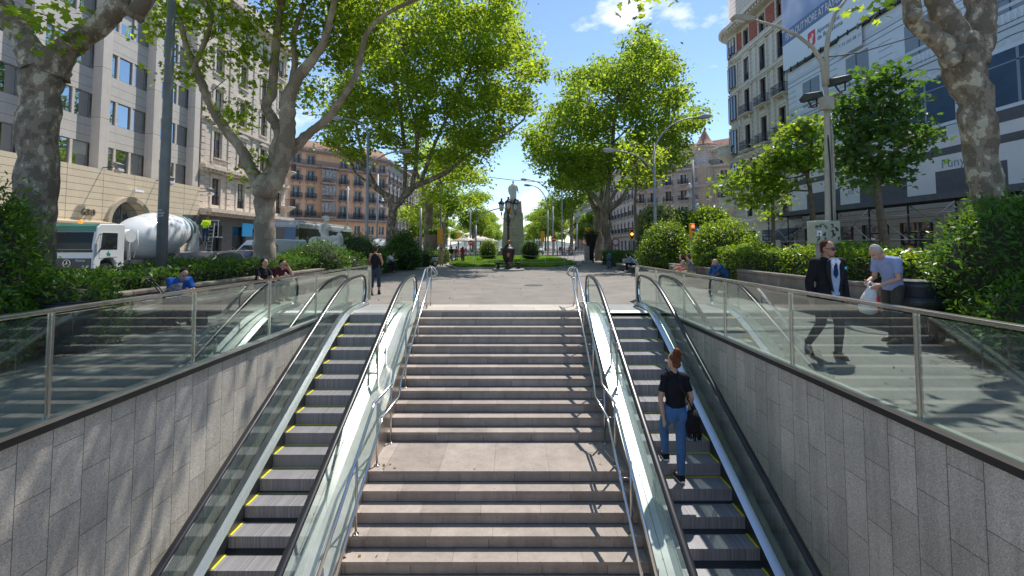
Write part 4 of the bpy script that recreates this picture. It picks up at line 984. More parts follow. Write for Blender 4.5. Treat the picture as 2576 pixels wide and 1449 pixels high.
# ---- second left tree with spreading pale limbs
Y=17.0
c2=[cl(395,75,38,55,Y,w=.8),cl(430,30,50,50,Y,w=.9),cl(480,60,50,60,Y,w=.7),cl(545,50,60,60,Y,w=.9),cl(580,130,45,40,Y,w=.9),cl(620,60,60,60,Y,w=.8),cl(420,195,32,22,Y,w=.7),cl(455,190,38,28,Y,w=.9),cl(500,150,35,35,Y,w=.8),cl(590,285,38,28,Y-.5,w=1.2),cl(615,300,25,16,Y,w=.7),cl(640,140,40,40,Y,w=.8),cl(650,230,25,35,Y,w=.5),cl(560,200,45,25,Y,w=.5),
 cl(780,110,70,70,Y+1,w=1),cl(720,40,80,60,Y+1,w=1),cl(850,50,90,70,Y+1,w=1.1),cl(790,210,60,40,Y+2,w=.8),cl(870,150,60,60,Y+2,w=1),cl(620,440,18,20,Y,w=.35),cl(660,410,16,14,Y,w=.35),cl(780,260,40,40,Y+2,w=.6),cl(930,90,70,70,Y+2,w=1)]
c2+=[((-12,16,13.5),(3,3,2),.9),((-9.5,18.5,14.5),(4,4,2),1),((-6,18.5,13.5),(3.2,4,2.4),1),((-10,13,13),(3,3,2),.9),((-6.5,14,14.5),(2.5,3,1.8),.9)]
kn=[(tuple(P(733,372,Y-.1)),.17),(tuple(P(720,330,Y-.3)),.12)]
tree('plane_tree','pale plane tree with wide spreading limbs in front of the cream stone building','tree',
 [[(P(664,655,Y).x,Y,-.1,.50)]+pxl([(664,652,27),(665,590,24),(666,534,23),(665,480,27),(668,462,30)],Y),
  pxl([(664,490,20),(651,462,17),(632,427,15),(608,378,13),(581,341,12.5),(551,301,12),(525,253,11),(507,208,10),(488,160,9.5),(470,120,7),(455,60,6),(440,-20,5)],Y,0),
  pxl([(668,485,20),(677,449,17),(690,393,15),(703,335,14),(684,295,13),(668,267,12),(682,238,12),(689,190,11),(692,134,10),(700,60,9),(712,-30,8)],Y+.3),
  pxl([(668,490,24),(690,455,22),(711,401,20),(722,341,19),(724,290,18),(726,245,18),(745,205,14),(767,173,13),(790,145,11),(813,110,9),(830,50,8),(850,-40,6)],Y-.2),
  pxl([(715,400,14),(742,367,14),(785,330,11),(827,295,10),(862,245,8),(893,195,8),(905,150,7.5),(925,80,6),(975,33,5),(1045,0,4.5),(1120,-35,4)],Y+.2),
  pxl([(488,164,7),(510,120,6),(530,60,5),(535,0,4)],Y), pxl([(726,250,10),(735,200,8),(742,150,7),(740,90,6),(760,20,5)],Y+.6)],
 c2,27,.20,M['leaf'],M['bark2'],'plane trees of the promenade','lobed',sub=.34,subn=20,ntw=110,knots=kn)
# ---- third left tree: the big crown left of centre
def layered(lst,Y,spread=(-5,0,5),w=1):
    out=[]
    for (px,py,rx,ry) in lst:
        for d in spread:
            out.append(cl(px+random.uniform(-14,14)*(d!=0),py+random.uniform(-14,14)*(d!=0),rx*(1 if d==0 else .85),ry*(1 if d==0 else .85),Y+d+random.uniform(-1,1),w=w))
    return out
Y=35.7
L3=[(860,300,55,60),(850,350,45,35),(900,230,70,60),(960,150,75,70),(900,120,60,60),(1040,90,80,70),(1120,50,75,60),(1040,200,85,70),(1130,150,85,70),(1210,60,70,55),(1270,40,55,45),(1220,140,80,70),(1300,120,55,60),(1330,180,50,50),(1150,250,80,65),(1240,240,75,60),(1310,250,50,45),(1060,310,70,55),(1170,330,70,55),(1240,330,45,45),(960,270,70,60),(960,350,60,40),(1200,390,45,40),(1130,400,50,35),(1040,390,45,35),(890,390,30,25),(1000,-20,120,60),(1150,-30,110,50),(1255,-20,60,40),(880,30,60,60)]
tree('plane_tree','largest plane tree left of the monument with a huge sunlit crown','tree',
 [[(P(980,648,Y).x,Y,-.1,.55)]+pxl([(981,640,12.5),(984,580,11),(988,530,11),(991,505,14)],Y),
  pxl([(988,515,9),(977,494,8),(947,473,7),(929,440,6.5),(901,408,6),(866,385,5),(843,366,4),(815,345,3)],Y),
  pxl([(993,520,9),(1012,500,8.5),(1040,470,8),(1075,456,6.5),(1110,440,6),(1140,420,5),(1190,380,4),(1260,345,3,-2),(1320,300,2,-2)],Y),
  pxl([(1015,500,6),(1019,440,5),(1019,383,5),(1012,320,4.5),(1005,267,4),(985,180,3)],Y,), pxl([(1035,475,6),(1045,420,5),(1049,333,4.5),(1036,270,4),(1025,217,3.5),(1020,120,3)],Y),
  pxl([(1060,455,5),(1080,400,4.5),(1092,367,4),(1120,305,3.5),(1145,250,3),(1190,160,2.5)],Y), pxl([(925,435,4),(905,360,3.5),(895,300,3),(890,220,2.5)],Y), pxl([(950,470,4),(900,440,3),(880,405,3)],Y)],
 layered(L3,Y),5.3,.30,M['leaf'],M['bark'],'plane trees of the promenade',sub=.46,subn=40,ntw=240)
Y=50
L4=[(1090,400,60,50),(1150,440,55,45),(1060,470,45,35),(1020,530,40,25),(1100,520,35,30),(1050,560,25,18),(1160,380,45,40),(1200,450,35,30),(1180,500,25,25)]
tree('plane_tree','plane tree with a leaning limb beside the stone planter on the left','tree',
 [[(P(1073,648,Y).x,Y,-.1,.5)]+pxl([(1075,640,10.5),(1077,580,10),(1079,530,10),(1080,512,11)],Y),pxl([(1080,520,8),(1095,480,7),(1110,450,6.5),(1118,420,5.5),(1125,380,4)],Y),pxl([(1079,520,7),(1060,470,5),(1045,420,4)],Y)],
 layered(L4,Y,(-3,3)),7,.32,M['leaf'],M['bark2'],'plane trees of the promenade',sub=.55,subn=26,ntw=70)
# ---- right pair of trees right of the monument
Y=45
LR=[(1375,350,60,60),(1360,400,50,40),(1430,290,70,60),(1460,210,60,60),(1520,190,70,60),(1430,400,70,60),(1500,300,80,70),(1590,260,80,70),(1620,140,65,45),(1600,190,70,60),(1665,180,60,60),(1690,250,55,60),(1700,330,60,50),(1740,300,35,50),(1620,350,75,60),(1540,400,70,50),(1480,450,60,40),(1620,430,60,45),(1700,390,50,35),(1400,460,35,25),(1450,490,35,20),(1625,105,40,25)]
tree('plane_tree','tall plane tree right of the monument with a peaked crown','tree',
 [[(P(1535,632,Y).x,Y,-.1,.42)]+pxl([(1534,630,10),(1526,580,9),(1521,545,9),(1524,530,10)],Y),pxl([(1522,535,7),(1500,500,6),(1470,470,5),(1435,440,4),(1400,400,3)],Y),pxl([(1526,535,7),(1560,505,6),(1585,465,5),(1610,420,4),(1660,350,3)],Y),pxl([(1524,530,7),(1530,470,6),(1540,380,5),(1545,300,4),(1560,220,3)],Y),pxl([(1528,520,5),(1570,440,4),(1600,380,4),(1620,300,3)],Y)],
 layered(LR,Y),4.0,.34,M['leaf_far'],M['bark2'],'plane trees of the promenade',sub=.52,subn=40,ntw=160)
Y=52
tree('plane_tree','plane tree standing just behind its taller twin right of the monument','tree',
 [[(P(1505,630,Y).x,Y,-.1,.48)]+pxl([(1506,628,10),(1503,570,9.5),(1502,530,10)],Y),pxl([(1502,535,8),(1485,500,6),(1480,450,4),(1460,380,3)],Y),pxl([(1503,535,8),(1515,490,6),(1520,420,4)],Y)],
 layered([(1480,440,50,40),(1440,470,35,25),(1520,380,50,50),(1460,380,45,45)],Y,(0,3)),6,.36,M['leaf_far'],M['bark2'],'plane trees of the promenade',sub=.6,subn=26,ntw=30)
Y=30
tree('plane_tree','slim young plane tree behind the bench on the right','tree',
 [[(P(1600,655,Y).x,Y,-.1,.13)]+pxl([(1600,640,4.5),(1601,580,4),(1597,520,3.5),(1600,470,3),(1605,420,2)],Y)],
 [cl(1600,420,45,55,Y),cl(1570,460,30,30,Y),cl(1640,440,35,30,Y),cl(1650,390,40,35,Y),cl(1590,370,40,35,Y)],9,.24,M['leaf'],M['bark3'],'plane trees of the promenade',sub=.35,subn=22,ntw=30)
# ---- near right plane tree
Y=8.5
cR=[((12.5,8.5,12.5),(4.2,4.2,2.6),1),((9.8,4.8,11.8),(3,3,2.2),.8),((16.5,9,13),(4,4,3),.8),cl(1610,4,36,7,8.2,w=.20),cl(2205,4,22,8,7.5,w=.35)]
tree('plane_tree','thick mottled plane tree trunk forking at the far right beside the laurel bush','tree',
 [[(8.75,Y,-.1,.46),(8.8,Y,.6,.36)]+pxl([(2499,640,33),(2484,500,34),(2470,380,34),(2452,260,36),(2425,160,42),(2412,105,45)],Y),
  pxl([(2440,160,40),(2460,100,34),(2468,40,30),(2462,-40,26),(2475,-160,18)],Y), pxl([(2420,120,34),(2385,60,30),(2360,10,26),(2335,-60,20)],Y), pxl([(2410,140,28),(2350,95,22),(2305,60,20),(2292,20,20),(2290,-50,16)],Y-.2),
  [(7.4,8.3,6.9,.12),(5.5,8.1,8.5,.08),(3.2,8.1,8.2,.04),(2.3,8.1,6.7,.015)]],
 cR,14,.19,M['leaf'],M['bark'],'plane trees of the promenade','lobed',sub=.26,subn=14,ntw=30,knots=[(tuple(P(2390,150,Y-.25)),.17),(tuple(P(2300,40,Y-.3)),.14)])
# ---- small street trees on the right
Y=13.5
SR=[(2215,215,55,35),(2150,270,55,40),(2190,330,70,45),(2260,290,55,45),(2300,350,35,20),(2130,400,45,40),(2190,420,60,35),(2250,400,55,35),(2240,180,30,25),(2300,210,30,12),(2325,320,22,10),(2320,345,18,10),(2140,460,30,18),(2240,450,40,18),(2160,200,18,14),(2110,330,30,30)]
tree('young_tree','dark leafy young tree right of the twin armed lamp post','tree',
 [[(P(2225,640,Y).x,Y,-.1,.14)]+pxl([(2226,620,9.5),(2222,580,9),(2212,520,8),(2207,470,7.5),(2205,430,6)],Y),pxl([(2206,440,5),(2190,390,4),(2160,340,3),(2140,290,2)],Y),pxl([(2206,430,5),(2215,360,4),(2220,290,3),(2225,220,2)],Y),pxl([(2206,440,4),(2240,390,3),(2290,350,2)],Y)],
 [cl(*q,Y) for q in SR],80,.19,M['leaf_dark'],M['bark3'],'young street trees on the right','lobed',sub=.24,subn=16,ntw=70)
Y=17.5
SB=[(2030,320,45,28),(1990,340,45,35),(1950,400,50,45),(2010,400,55,45),(1900,430,45,35),(1860,460,40,25),(1830,470,28,12),(1960,460,60,35),(2050,400,30,45),(1920,500,50,25),(2060,340,20,40),(1870,500,30,12)]
tree('young_tree','bright yellow green young tree left of the twin armed lamp post','tree',
 [[(P(2056,640,Y).x,Y,-.1,.11)]+pxl([(2055,620,6),(2048,560,5.5),(2038,480,5),(2030,440,4.5),(2015,425,4)],Y),pxl([(2030,440,4),(1990,400,3),(1950,380,2)],Y),pxl([(2032,445,3),(2040,380,2.5),(2045,320,1.5)],Y)],
 [cl(*q,Y) for q in SB],56,.20,M['leaf_bright'],M['bark3'],'young street trees on the right','lobed',sub=.26,subn=16,ntw=60)
Y=19.5
tree('young_tree','thin stemmed young tree rising behind the laurel hedge on the right','tree',
 [[(P(1946,640,Y).x,Y,-.1,.09)]+pxl([(1946,620,5),(1945,560,4.5),(1943,500,4),(1940,440,3)],Y)],[cl(1930,540,35,16,Y,w=.6),cl(1960,520,30,18,Y,w=.6),cl(1935,470,40,25,Y)],20,.2,M['leaf_bright'],M['bark3'],'young street trees on the right','lobed',sub=.26,subn=14,ntw=12)
# ---- rows of far trees beyond the crossing
def far_tree(): 
    T=empty('boulevard_tree',(0,0,0))
    tb=MB(); limb(tb,[(0,0,-.1,.4),(.1,0,2.5,.33),(0,.1,5,.3)],n=8); limb(tb,[(0,0,4.8,.22),(1.5,.4,8,.14),(2.4,.5,11,.06)],n=6); limb(tb,[(0,0,4.8,.22),(-1.6,-.5,8,.14),(-2.2,-.3,11,.06)],n=6)
    tb.build('trunk',M['bark'],T)
    c=[((random.uniform(-3,3),random.uniform(-3,3),random.uniform(6.5,14)),(2.4,2.4,1.9),1) for i in range(14)]+[((0,0,14),(2.3,2.3,2),1)]
    C,_=clump_pts(c,4.5,.55,22); link(leaf_mesh('crown',C,.42,M['leaf_far']),'crown',T)
    return T
FT=far_tree(); first=True; random.seed(5)
spots=[]
for i,yy in enumerate((66,80,116,128,141,155,170,188,208,232,260,295,330)):
    spots.append((-10.2+random.uniform(-.5,.5),yy,'left'));  spots.append((10.6+random.uniform(-.5,.5),yy+4,'right'))
spots=[s for s in spots if not (s[1]<75 and s[2]=='right')]
for i,yy in enumerate((118,132,146,162,180,204,240)):
    spots.append((-24.3,yy,'outer left')); spots.append((24,yy+3,'outer right'))
spots=[s for s in spots if not(s[2]=='left' and 76<s[1]<84)]
nlab={'left':'in the inner row left of the monument','right':'in the inner row right of the monument','outer left':'by the facades on the far left','outer right':'by the facades on the far right'}
cnt={}
for (x,y,sd_) in spots:
    cnt[sd_]=cnt.get(sd_,0)+1; k=cnt[sd_]
    o=FT if first else copy_tree(FT); first=False
    o.location=(x,y,0); o.rotation_euler=(0,0,random.uniform(0,6.28)); s=random.uniform(.8,1.02) if 'outer' not in sd_ else .72; o.scale=(s,s,s*random.uniform(.95,1.08))
    ords=['nearest','second','third','fourth','fifth','sixth','seventh','eighth','ninth','tenth','eleventh','twelfth','thirteenth']
    tag(o,'%s boulevard tree from the camera %s'%(ords[k-1],nlab[sd_]),'tree','trees of the far boulevard')
# ---- hedges and bushes
def shell_pts(shape,c,r,n,thick=.25,lump=.12):
    if shape=='ell':
        d=NR.normal(size=(n,3)); d/=np.linalg.norm(d,axis=1)[:,None]
        ph=np.sin(d[:,0]*5+c[0])*np.cos(d[:,1]*6+c[1])*np.sin(d[:,2]*5+1); q=1+lump*ph+NR.normal(size=n)*thick*.35-np.abs(NR.normal(size=n))*thick*.4
        p=np.array(c)+d*np.array(r)*q[:,None]; return p,d
    x0,x1,y0,y1,z0,z1=c; 
    A=[(y1-y0)*(z1-z0)]*2+[(x1-x0)*(z1-z0)]*2+[(x1-x0)*(y1-y0)*1.4]; A=np.array(A)/sum(A); f=NR.choice(5,n,p=A)
    p=np.stack([NR.uniform(x0,x1,n),NR.uniform(y0,y1,n),NR.uniform(z0,z1,n)],1); d=np.zeros((n,3))
    for k,(ax,v,s) in enumerate(((0,x0,-1),(0,x1,1),(1,y0,-1),(1,y1,1),(2,z1,1))):
        i=f==k; p[i,ax]=v; d[i,ax]=s
    ph=np.sin(p[:,0]*2.1+p[:,1]*1.7)*np.sin(p[:,1]*2.9+p[:,2]*3)*.5+np.sin(p[:,1]*1.1)*.5
    p+=d*(lump*ph-np.abs(NR.normal(size=n))*thick*.5+NR.normal(size=n)*thick*.18)[:,None]; p[:,2]+=(d[:,2]>0)*ph*lump*.6
    return p,d
def bush(name,label,cat,parts,dens,size,lm,group=None,shape='long',tip=.5,thick=.28):
    B=empty(name,(0,0,0),label=label,cat=cat,group=group); Cs=[];Ds=[]; core=MB()
    for q in parts:
        if len(q)==6: 
            x0,x1,y0,y1,z0,z1=q; ar=2*((x1-x0)+(y1-y0))*(z1-z0)+(x1-x0)*(y1-y0); p,d=shell_pts('box',q,None,int(ar*dens),thick); core.box(x0+.16,x1-.16,y0+.16,y1-.16,-.05,z1-.2)
        else:
            c,r=q; ar=4*PI*((r[0]*r[1])**1.6/3+(r[0]*r[2])**1.6/3+(r[1]*r[2])**1.6/3)**(1/1.6); p,d=shell_pts('ell',c,r,int(ar*dens),thick); core.ell(c,(r[0]*.84,r[1]*.84,r[2]*.84),n=14,m=10)
        Cs.append(p);Ds.append(d)
    C=np.concatenate(Cs);D=np.concatenate(Ds); k=C[:,2]>.02; C=C[k];D=D[k]
    dirs=D*1.0+np.array((0,0,tip))+NR.normal(size=D.shape)*.55
    core.build('branches',M['twig'],B); link(leaf_mesh('foliage',C,size,lm,shape,flat=.1,dirs=dirs),'foliage',B); return B
bush('hedge','long clipped laurel hedge behind the stone benches on the left','hedge',[(-9.6,-7.95,6.8,26,.0,1.2)],330,.13,M['leaf_hedge'],'hedges along the promenade')
bush('hedge','dark hedge stretch right of the seated statue on the left side','hedge',[(-9.4,-7.6,26.5,34,0,1.1),(-8.6,-6.4,36,50,0,1.2)],160,.15,M['leaf_hedge'],'hedges along the promenade')
bush('bush','tall dark laurel bush at the left edge of the picture','bush',[((-8.4,6.6,1.1),(1.1,1.2,1.75)),((-7.6,5.9,.5),(.9,1.1,.8)),((-9.6,7.6,1.2),(1.2,1.2,1.5)),((-7.5,7.6,.45),(.8,.9,.75))],620,.12,M['leaf_hedge'],'loose bushes')
bush('bush','round laurel bush in front of the seated statue pedestal','bush',[((P(800,650,19.5).x,19.5,.9),(1.3,1.2,.98)),((P(745,655,19).x,19,.7),(1.1,1,.8)),((P(855,665,21).x,21,.7),(1.3,1,.75))],300,.14,M['leaf_hedge'],'loose bushes')
bush('bush','dark round bush right behind the seated statue','bush',[((P(895,630,25).x,25,1.1),(1.35,1.2,1.25)),((P(930,640,26).x,26,.9),(1,1,.8))],260,.15,M['leaf_hedge'],'loose bushes')
bush('bush','bush with light leaf tips at the foot of the third left tree','bush',[((P(1015,615,33).x,33,1.2),(1.1,1.1,1.4)),((P(1005,650,32).x,32,.8),(1.5,1.3,1.0))],260,.15,M['leaf_dark'],'loose bushes','kite')
bush('bush','big round yellow green bush nearest the blue jacketed man','bush',[((P(1828,625,20).x,20,1.25),(1.35,1.3,1.55)),((P(1790,600,20.5).x,20.5,1.6),(.8,.9,1.1)),((P(1865,640,19.5).x,19.5,1.1),(1.0,1,1.1))],340,.16,M['leaf_bright'],'loose bushes')
bush('bush','round yellow green bush behind the two seated women','bush',[((P(1675,625,26).x,26,1.5),(1.35,1.3,1.55)),((P(1650,645,25.5).x,25.5,1.0),(1.0,1,1.1)),((P(1725,650,25).x,25,.8),(1.0,1,.9))],280,.17,M['leaf_bright'],'loose bushes')
bush('bush','pale flowering shrub behind the young plane tree','bush',[((P(1655,560,36).x,36,3.3),(1.6,1.6,1.6)),((P(1640,585,36).x,36,2.2),(1.2,1.2,1.6))],150,.2,M['leaf_pale'],'loose bushes','kite')
bush('bush','dark green round shrub beside the pale flowering shrub','bush',[((P(1708,563,36).x,36,3.0),(1.6,1.5,1.5))],140,.2,M['leaf_dark'],'loose bushes','kite')
bush('bush','mid green shrub left of the taupe corner palace','bush',[((P(1785,560,34).x,34,3.0),(1.5,1.5,1.6))],150,.2,M['leaf_bright'],'loose bushes','kite')
bush('hedge','sunlit yellow green hedge behind the brown stone wall on the right','hedge',[(8.35,10.0,9.0,18.5,0,1.62)],330,.14,M['leaf_bright'],'hedges along the promenade')
bush('bush','tall dark laurel bush at the right edge of the picture','bush',[((8.05,7.2,1.1),(1.0,1.3,1.35)),((8.6,6.2,1.2),(1.2,1.2,1.4)),((7.4,6.2,.5),(.8,1.0,.9)),((8.8,7.6,1.5),(1.0,1.0,1.0))],600,.125,M['leaf_hedge'],'loose bushes')
bush('hedge','dark hedge on the right beyond the grey stone pillar','hedge',[(8.2,9.8,25.5,42,0,1.2),(8.9,10.2,27,31,0,2.1)],140,.16,M['leaf_hedge'],'hedges along the promenade')
bush('bush','bright round bush on the lawn left of the monument','bush',[((P(1229,633,48).x,48,1.15),(.95,.95,1.2))],260,.16,M['leaf_bright'],'two round bushes on the lawn')
bush('bush','dark round bush on the lawn right of the monument','bush',[((P(1334,633,48).x,48,1.15),(1.0,.95,1.2))],260,.15,M['leaf_hedge'],'two round bushes on the lawn')
# ---------------------------------------------------------------- lawn, monument, fountain lamp
M['iron_dark']=mat('cast_iron_bronze',(.035,.028,.026),.45,.3,var=.4,scale=6); M['copper']=mat('copper_trim',(.30,.16,.08),.45,.6,var=.3,scale=10)
M['stone_m']=brickmat('monument_stone',(.36,.335,.29),'XZ',3,1.3,.01,(.14,.13,.11),rough=.9,var=.14,fine=.12,bump=.3,jitter=.05,streak=.3)
M['stone_s']=mat('statue_stone',(.70,.68,.62),.8,var=.16,scale=3,stain=.25,bump=.1)
M['stone_b']=mat('bench_stone',(.24,.205,.175),.85,var=.25,scale=2.5,fine=.25,stain=.25); M['stone_g']=mat('grey_bench_stone',(.34,.32,.30),.85,var=.2,scale=3,fine=.2)
M['lamp_white']=mat('frosted_lamp_glass',(.62,.63,.66),.3); M['pole']=mat('galvanised_pole',(.33,.34,.36),.5,.4,var=.1,scale=3); M['pole_d']=mat('dark_green_pole',(.05,.06,.06),.5,.2,var=.3,scale=4)
M['pole_b']=mat('beige_pole',(.42,.40,.34),.6,var=.15,scale=3,stain=.3); M['sig_y']=mat('signal_yellow',(.85,.38,.02),.45); M['red_s']=mat('sign_red',(.6,.02,.02),.4); M['white_s']=mat('sign_white',(.75,.75,.75),.4); M['blue_s']=mat('sign_blue',(.02,.08,.45),.4)
XC=-.25
M['grass_base']=mat('lawn_ground',(.07,.17,.015),.95,var=.3,scale=5)
pts=[]
out=[(-3.9,33.2),(3.5,33.2),(6.0,38),(6.5,55),(5,75),(0,82),(-5,75),(-6.5,55),(-5.3,38)]
MB().prism([(x+XC,y) for x,y in out],'z',.0,.12).build('lawn_kerb',M['kerb'],kind='structure')
l=MB(); lw=[((x)*.95+XC,y+(.25 if y<40 else -.2)) for x,y in out]
l.prism(lw,'z',.12,.2); l.build('lawn_soil',M['grass_base'],kind='structure')
def inpoly(p,poly):
    x,y=p[:,0],p[:,1]; c=np.zeros(len(p),bool); n=len(poly)
    for i in range(n):
        x0,y0=poly[i];x1,y1=poly[(i+1)%n]; t=((y0>y)!=(y1>y))&(x<(x1-x0)*(y-y0)/((y1-y0)+1e-9)+x0); c^=t
    return c
gp=np.stack([NR.uniform(-6.5,6.5,90000),33+NR.uniform(0,1,90000)**1.5*30,np.zeros(90000)],1); gp=gp[inpoly(gp,lw)]; gp[:,2]=.24+.06*np.sin(gp[:,0]*2)*np.sin(gp[:,1])
M['grass']=leafmat('grass_blades',(.11,.24,.02),(.42,.62,.04),.4,.35)
link(leaf_mesh('lawn_grass',gp,.17,M['grass'],'long',flat=.0,dirs=np.tile(np.array((0,0,1.)),(len(gp),1))),'lawn_grass',kind='stuff')
# rope fence on thin stakes
rf=empty('rope_fence',(0,0,0),label='thin rope fence on metal stakes round the lawn',cat='fence')
st=[(-4.3,35.0),(-2.6,34.4),(-.9,34.3),(1.0,34.3),(2.8,34.4),(4.3,35.2),(5.6,39),(-5.1,39),(5.9,46),(-5.8,46)]
for x,y in st: MB().tube([(x+XC,y,.15),(x+XC,y,1.05)],.018,n=6).build('stake',M['stone_s'],rf)
order=[9,7,0,1,2,3,4,5,6,8]; rm=mat('pale_rope',(.6,.5,.36),.9)
for i in range(len(order)-1):
    a=st[order[i]];b=st[order[i+1]]
    for z in (1.0,.5): 
        MB().tube([(a[0]+XC+(b[0]-a[0])*t,a[1]+(b[1]-a[1])*t,z-.1*math.sin(PI*t)) for t in (0,.25,.5,.75,1)],.014,n=5,cap=False).build('rope',rm,rf)
# fountain with lamp
F=empty('fountain_lamp',(XC,31.0,0),label='ornate cast iron drinking fountain with lantern candelabra and stools in front of the monument',cat='fountain')
MB().lathe([(1.1,0),(1.1,.1),(1.02,.13),(0,.13)],n=32).build('base_disc',M['stone_g'],F)
b=MB(); b.lathe([(.30,.13),(.20,.22),(.17,.42),(.2,.5),(.26,.55),(.36,.8),(.42,1.1),(.43,1.35),(.48,1.4),(.48,1.46),(.36,1.55),(.22,1.68),(.18,1.76)],n=20); b.build('basin_column',M['iron_dark'],F)
b=MB(); b.lathe([(.14,1.74),(.14,2.02),(.10,2.08)],n=12); b.build('copper_collar',M['copper'],F)
b=MB(); b.lathe([(.10,2.05),(.075,2.2),(.06,3.0),(.10,3.06),(.13,3.15),(.08,3.22),(.16,3.42),(.08,3.55),(.06,3.85),(.11,3.95),(.04,4.1)],n=14); b.build('shaft',M['iron_dark'],F)
MB().box(-.08,.08,-.45,-.415,.95,1.2).build('copper_badge',M['copper'],F)
for a in (0,PI/2,PI,1.5*PI):
    s=MB(); x,y=.70*math.cos(a),.70*math.sin(a); s.lathe([(.14,0),(.09,.06),(.08,.2),(.15,.32),(.24,.38),(.25,.43),(0,.43)],(x,y,.13),n=14); s.bar((x*.3,y*.3,.45),(x,y,.5),.08,.08); s.build('stool',M['iron_dark'],F)
def lantern(x,y,z,k=.76):
    o=MB(); o.T=Matrix.Translation((x,y,z))@Matrix.Scale(k,4); o.lathe([(.02,-.42),(.05,-.38),(.07,-.3),(.04,-.22),(.05,-.1)],n=8)
    for i in range(3): a=2*PI*i/3+.5; o.tube([(.04*math.cos(a),.04*math.sin(a),-.25),(.17*math.cos(a),.17*math.sin(a),-.12),(.16*math.cos(a),.16*math.sin(a),0)],.014,n=5)
    for i in range(8):
        a=2*PI*i/8; o.tube([(.15*math.cos(a),.15*math.sin(a),0),(.225*math.cos(a),.225*math.sin(a),.62)],.014,n=4)
    o.lathe([(.16,-.01),(.17,.02),(.15,.03)],n=16)
    o.lathe([(.23,.6),(.30,.62),(.29,.68),(.19,.80),(.09,.92),(.07,1.02),(.12,1.1),(.10,1.12),(.02,1.14)],n=16)
    for i in range(8): a=2*PI*i/8; o.ell((.28*math.cos(a),.28*math.sin(a),.72),(.035,.035,.07),6,4)
    r=o.build('lantern',M['iron_dark'],F); g=MB(); g.T=o.T; g.lathe([(.14,.03),(.21,.6)],n=16); g.build('lantern_glass',M['lamp_white'],r)
for a in (0,PI/2,PI,1.5*PI):
    lantern(.47*math.cos(a),.47*math.sin(a),4.08+(.05 if a in(PI/2,1.5*PI) else 0))
    q=MB(); c,s=math.cos(a),math.sin(a); path=[(.05,3.8),(.15,3.55),(.28,3.5),(.42,3.56),(.47,3.78)]; q.tube([(c*r,s*r,z) for r,z in path],.024,n=6)
    q.tube([(c*(.24+.09*math.cos(t)),s*(.24+.09*math.cos(t)),3.42+.09*math.sin(t)) for t in [PI*k/6 for k in range(-3,8)]],.014,n=5); q.build('arm',M['iron_dark'],F)
# monument with standing statue seen from behind
MO=empty('monument',(XC+.45,75,0),label='tall stepped stone pedestal monument on the lawn behind the lantern fountain',cat='monument'); MO.scale=(.77,.77,.86)
p=MB(); p.box(-3.4,3.4,-3.2,3.2,.1,.9); p.box(-2.7,2.7,-2.6,2.6,.9,1.5); p.box(-2.35,2.35,-2.2,2.2,1.5,3.6); p.box(-2.45,2.45,-2.3,2.3,3.6,3.75)
p.prism([(-2.2,3.75),(2.2,3.75),(2.05,8.1),(-2.05,8.1)],'y',-2.0,2.0); p.build('pedestal',M['stone_m'],MO)
p=MB(); p.box(-1.95,1.95,-1.8,1.8,8.1,8.25); p.prism([(-1.85,8.25),(1.85,8.25),(1.7,10.4),(-1.7,10.4)],'y',-1.7,1.7); p.box(-1.2,1.2,-1.2,1.2,10.4,10.75); p.build('upper_pedestal',M['stone_m'],MO)
for sx in (-1,1): 
    q=MB(); q.box(sx*1.6-.25,sx*1.6+.25,-2.12,-1.99,3.8,8.0); q.build('corner_relief',M['stone_m'],MO)
q=MB()
for i in range(26): x=random.uniform(-.6,.6); z=random.uniform(4.2,7.4); q.ell((x,-2.0,z),(.16,.10,.3),8,6)
q.build('carved_relief',M['stone_m'],MO)
ST=empty('statue',(XC+.45,75,9.26),label='stone statue of a robed standing man seen from behind on top of the monument',cat='statue')
s=MB(); s.lathe([(.50,0),(.55,.3),(.50,1.0),(.55,1.6),(.62,2.0),(.60,2.35),(.35,2.62),(.14,2.7),(.12,2.82)],n=18,sy=.75)
for i in range(12):
    a=2*PI*i/12; s.tube([(.50*math.cos(a),.38*math.sin(a),.02),(.50*math.cos(a+.1),.38*math.sin(a+.1),1.0),(.54*math.cos(a+.15),.40*math.sin(a+.15),1.9)],.06,n=6)
s.ell((0,.03,3.0),(.19,.21,.25)); s.tube([(.5,0,2.4),(.72,.0,1.9),(.78,-.1,1.35),(.92,-.1,1.15)],[.16,.14,.1,.07],n=8); s.tube([(-.5,0,2.4),(-.74,.1,1.95),(-.66,.3,1.5)],[.17,.15,.12],n=8)
s.tube([(-.55,-.2,2.3),(-.7,-.1,1.5),(-.6,-.2,.9)],[.14,.17,.08],n=8); s.build('figure',M['stone_s'],ST); m_=ST.children[0].modifiers.new('r','REMESH'); m_.mode='VOXEL'; m_.voxel_size=.05; m_.use_smooth_shade=True
MB().box(-.7,.7,-.6,.6,-.02,.06).build('plinth',M['stone_s'],ST)
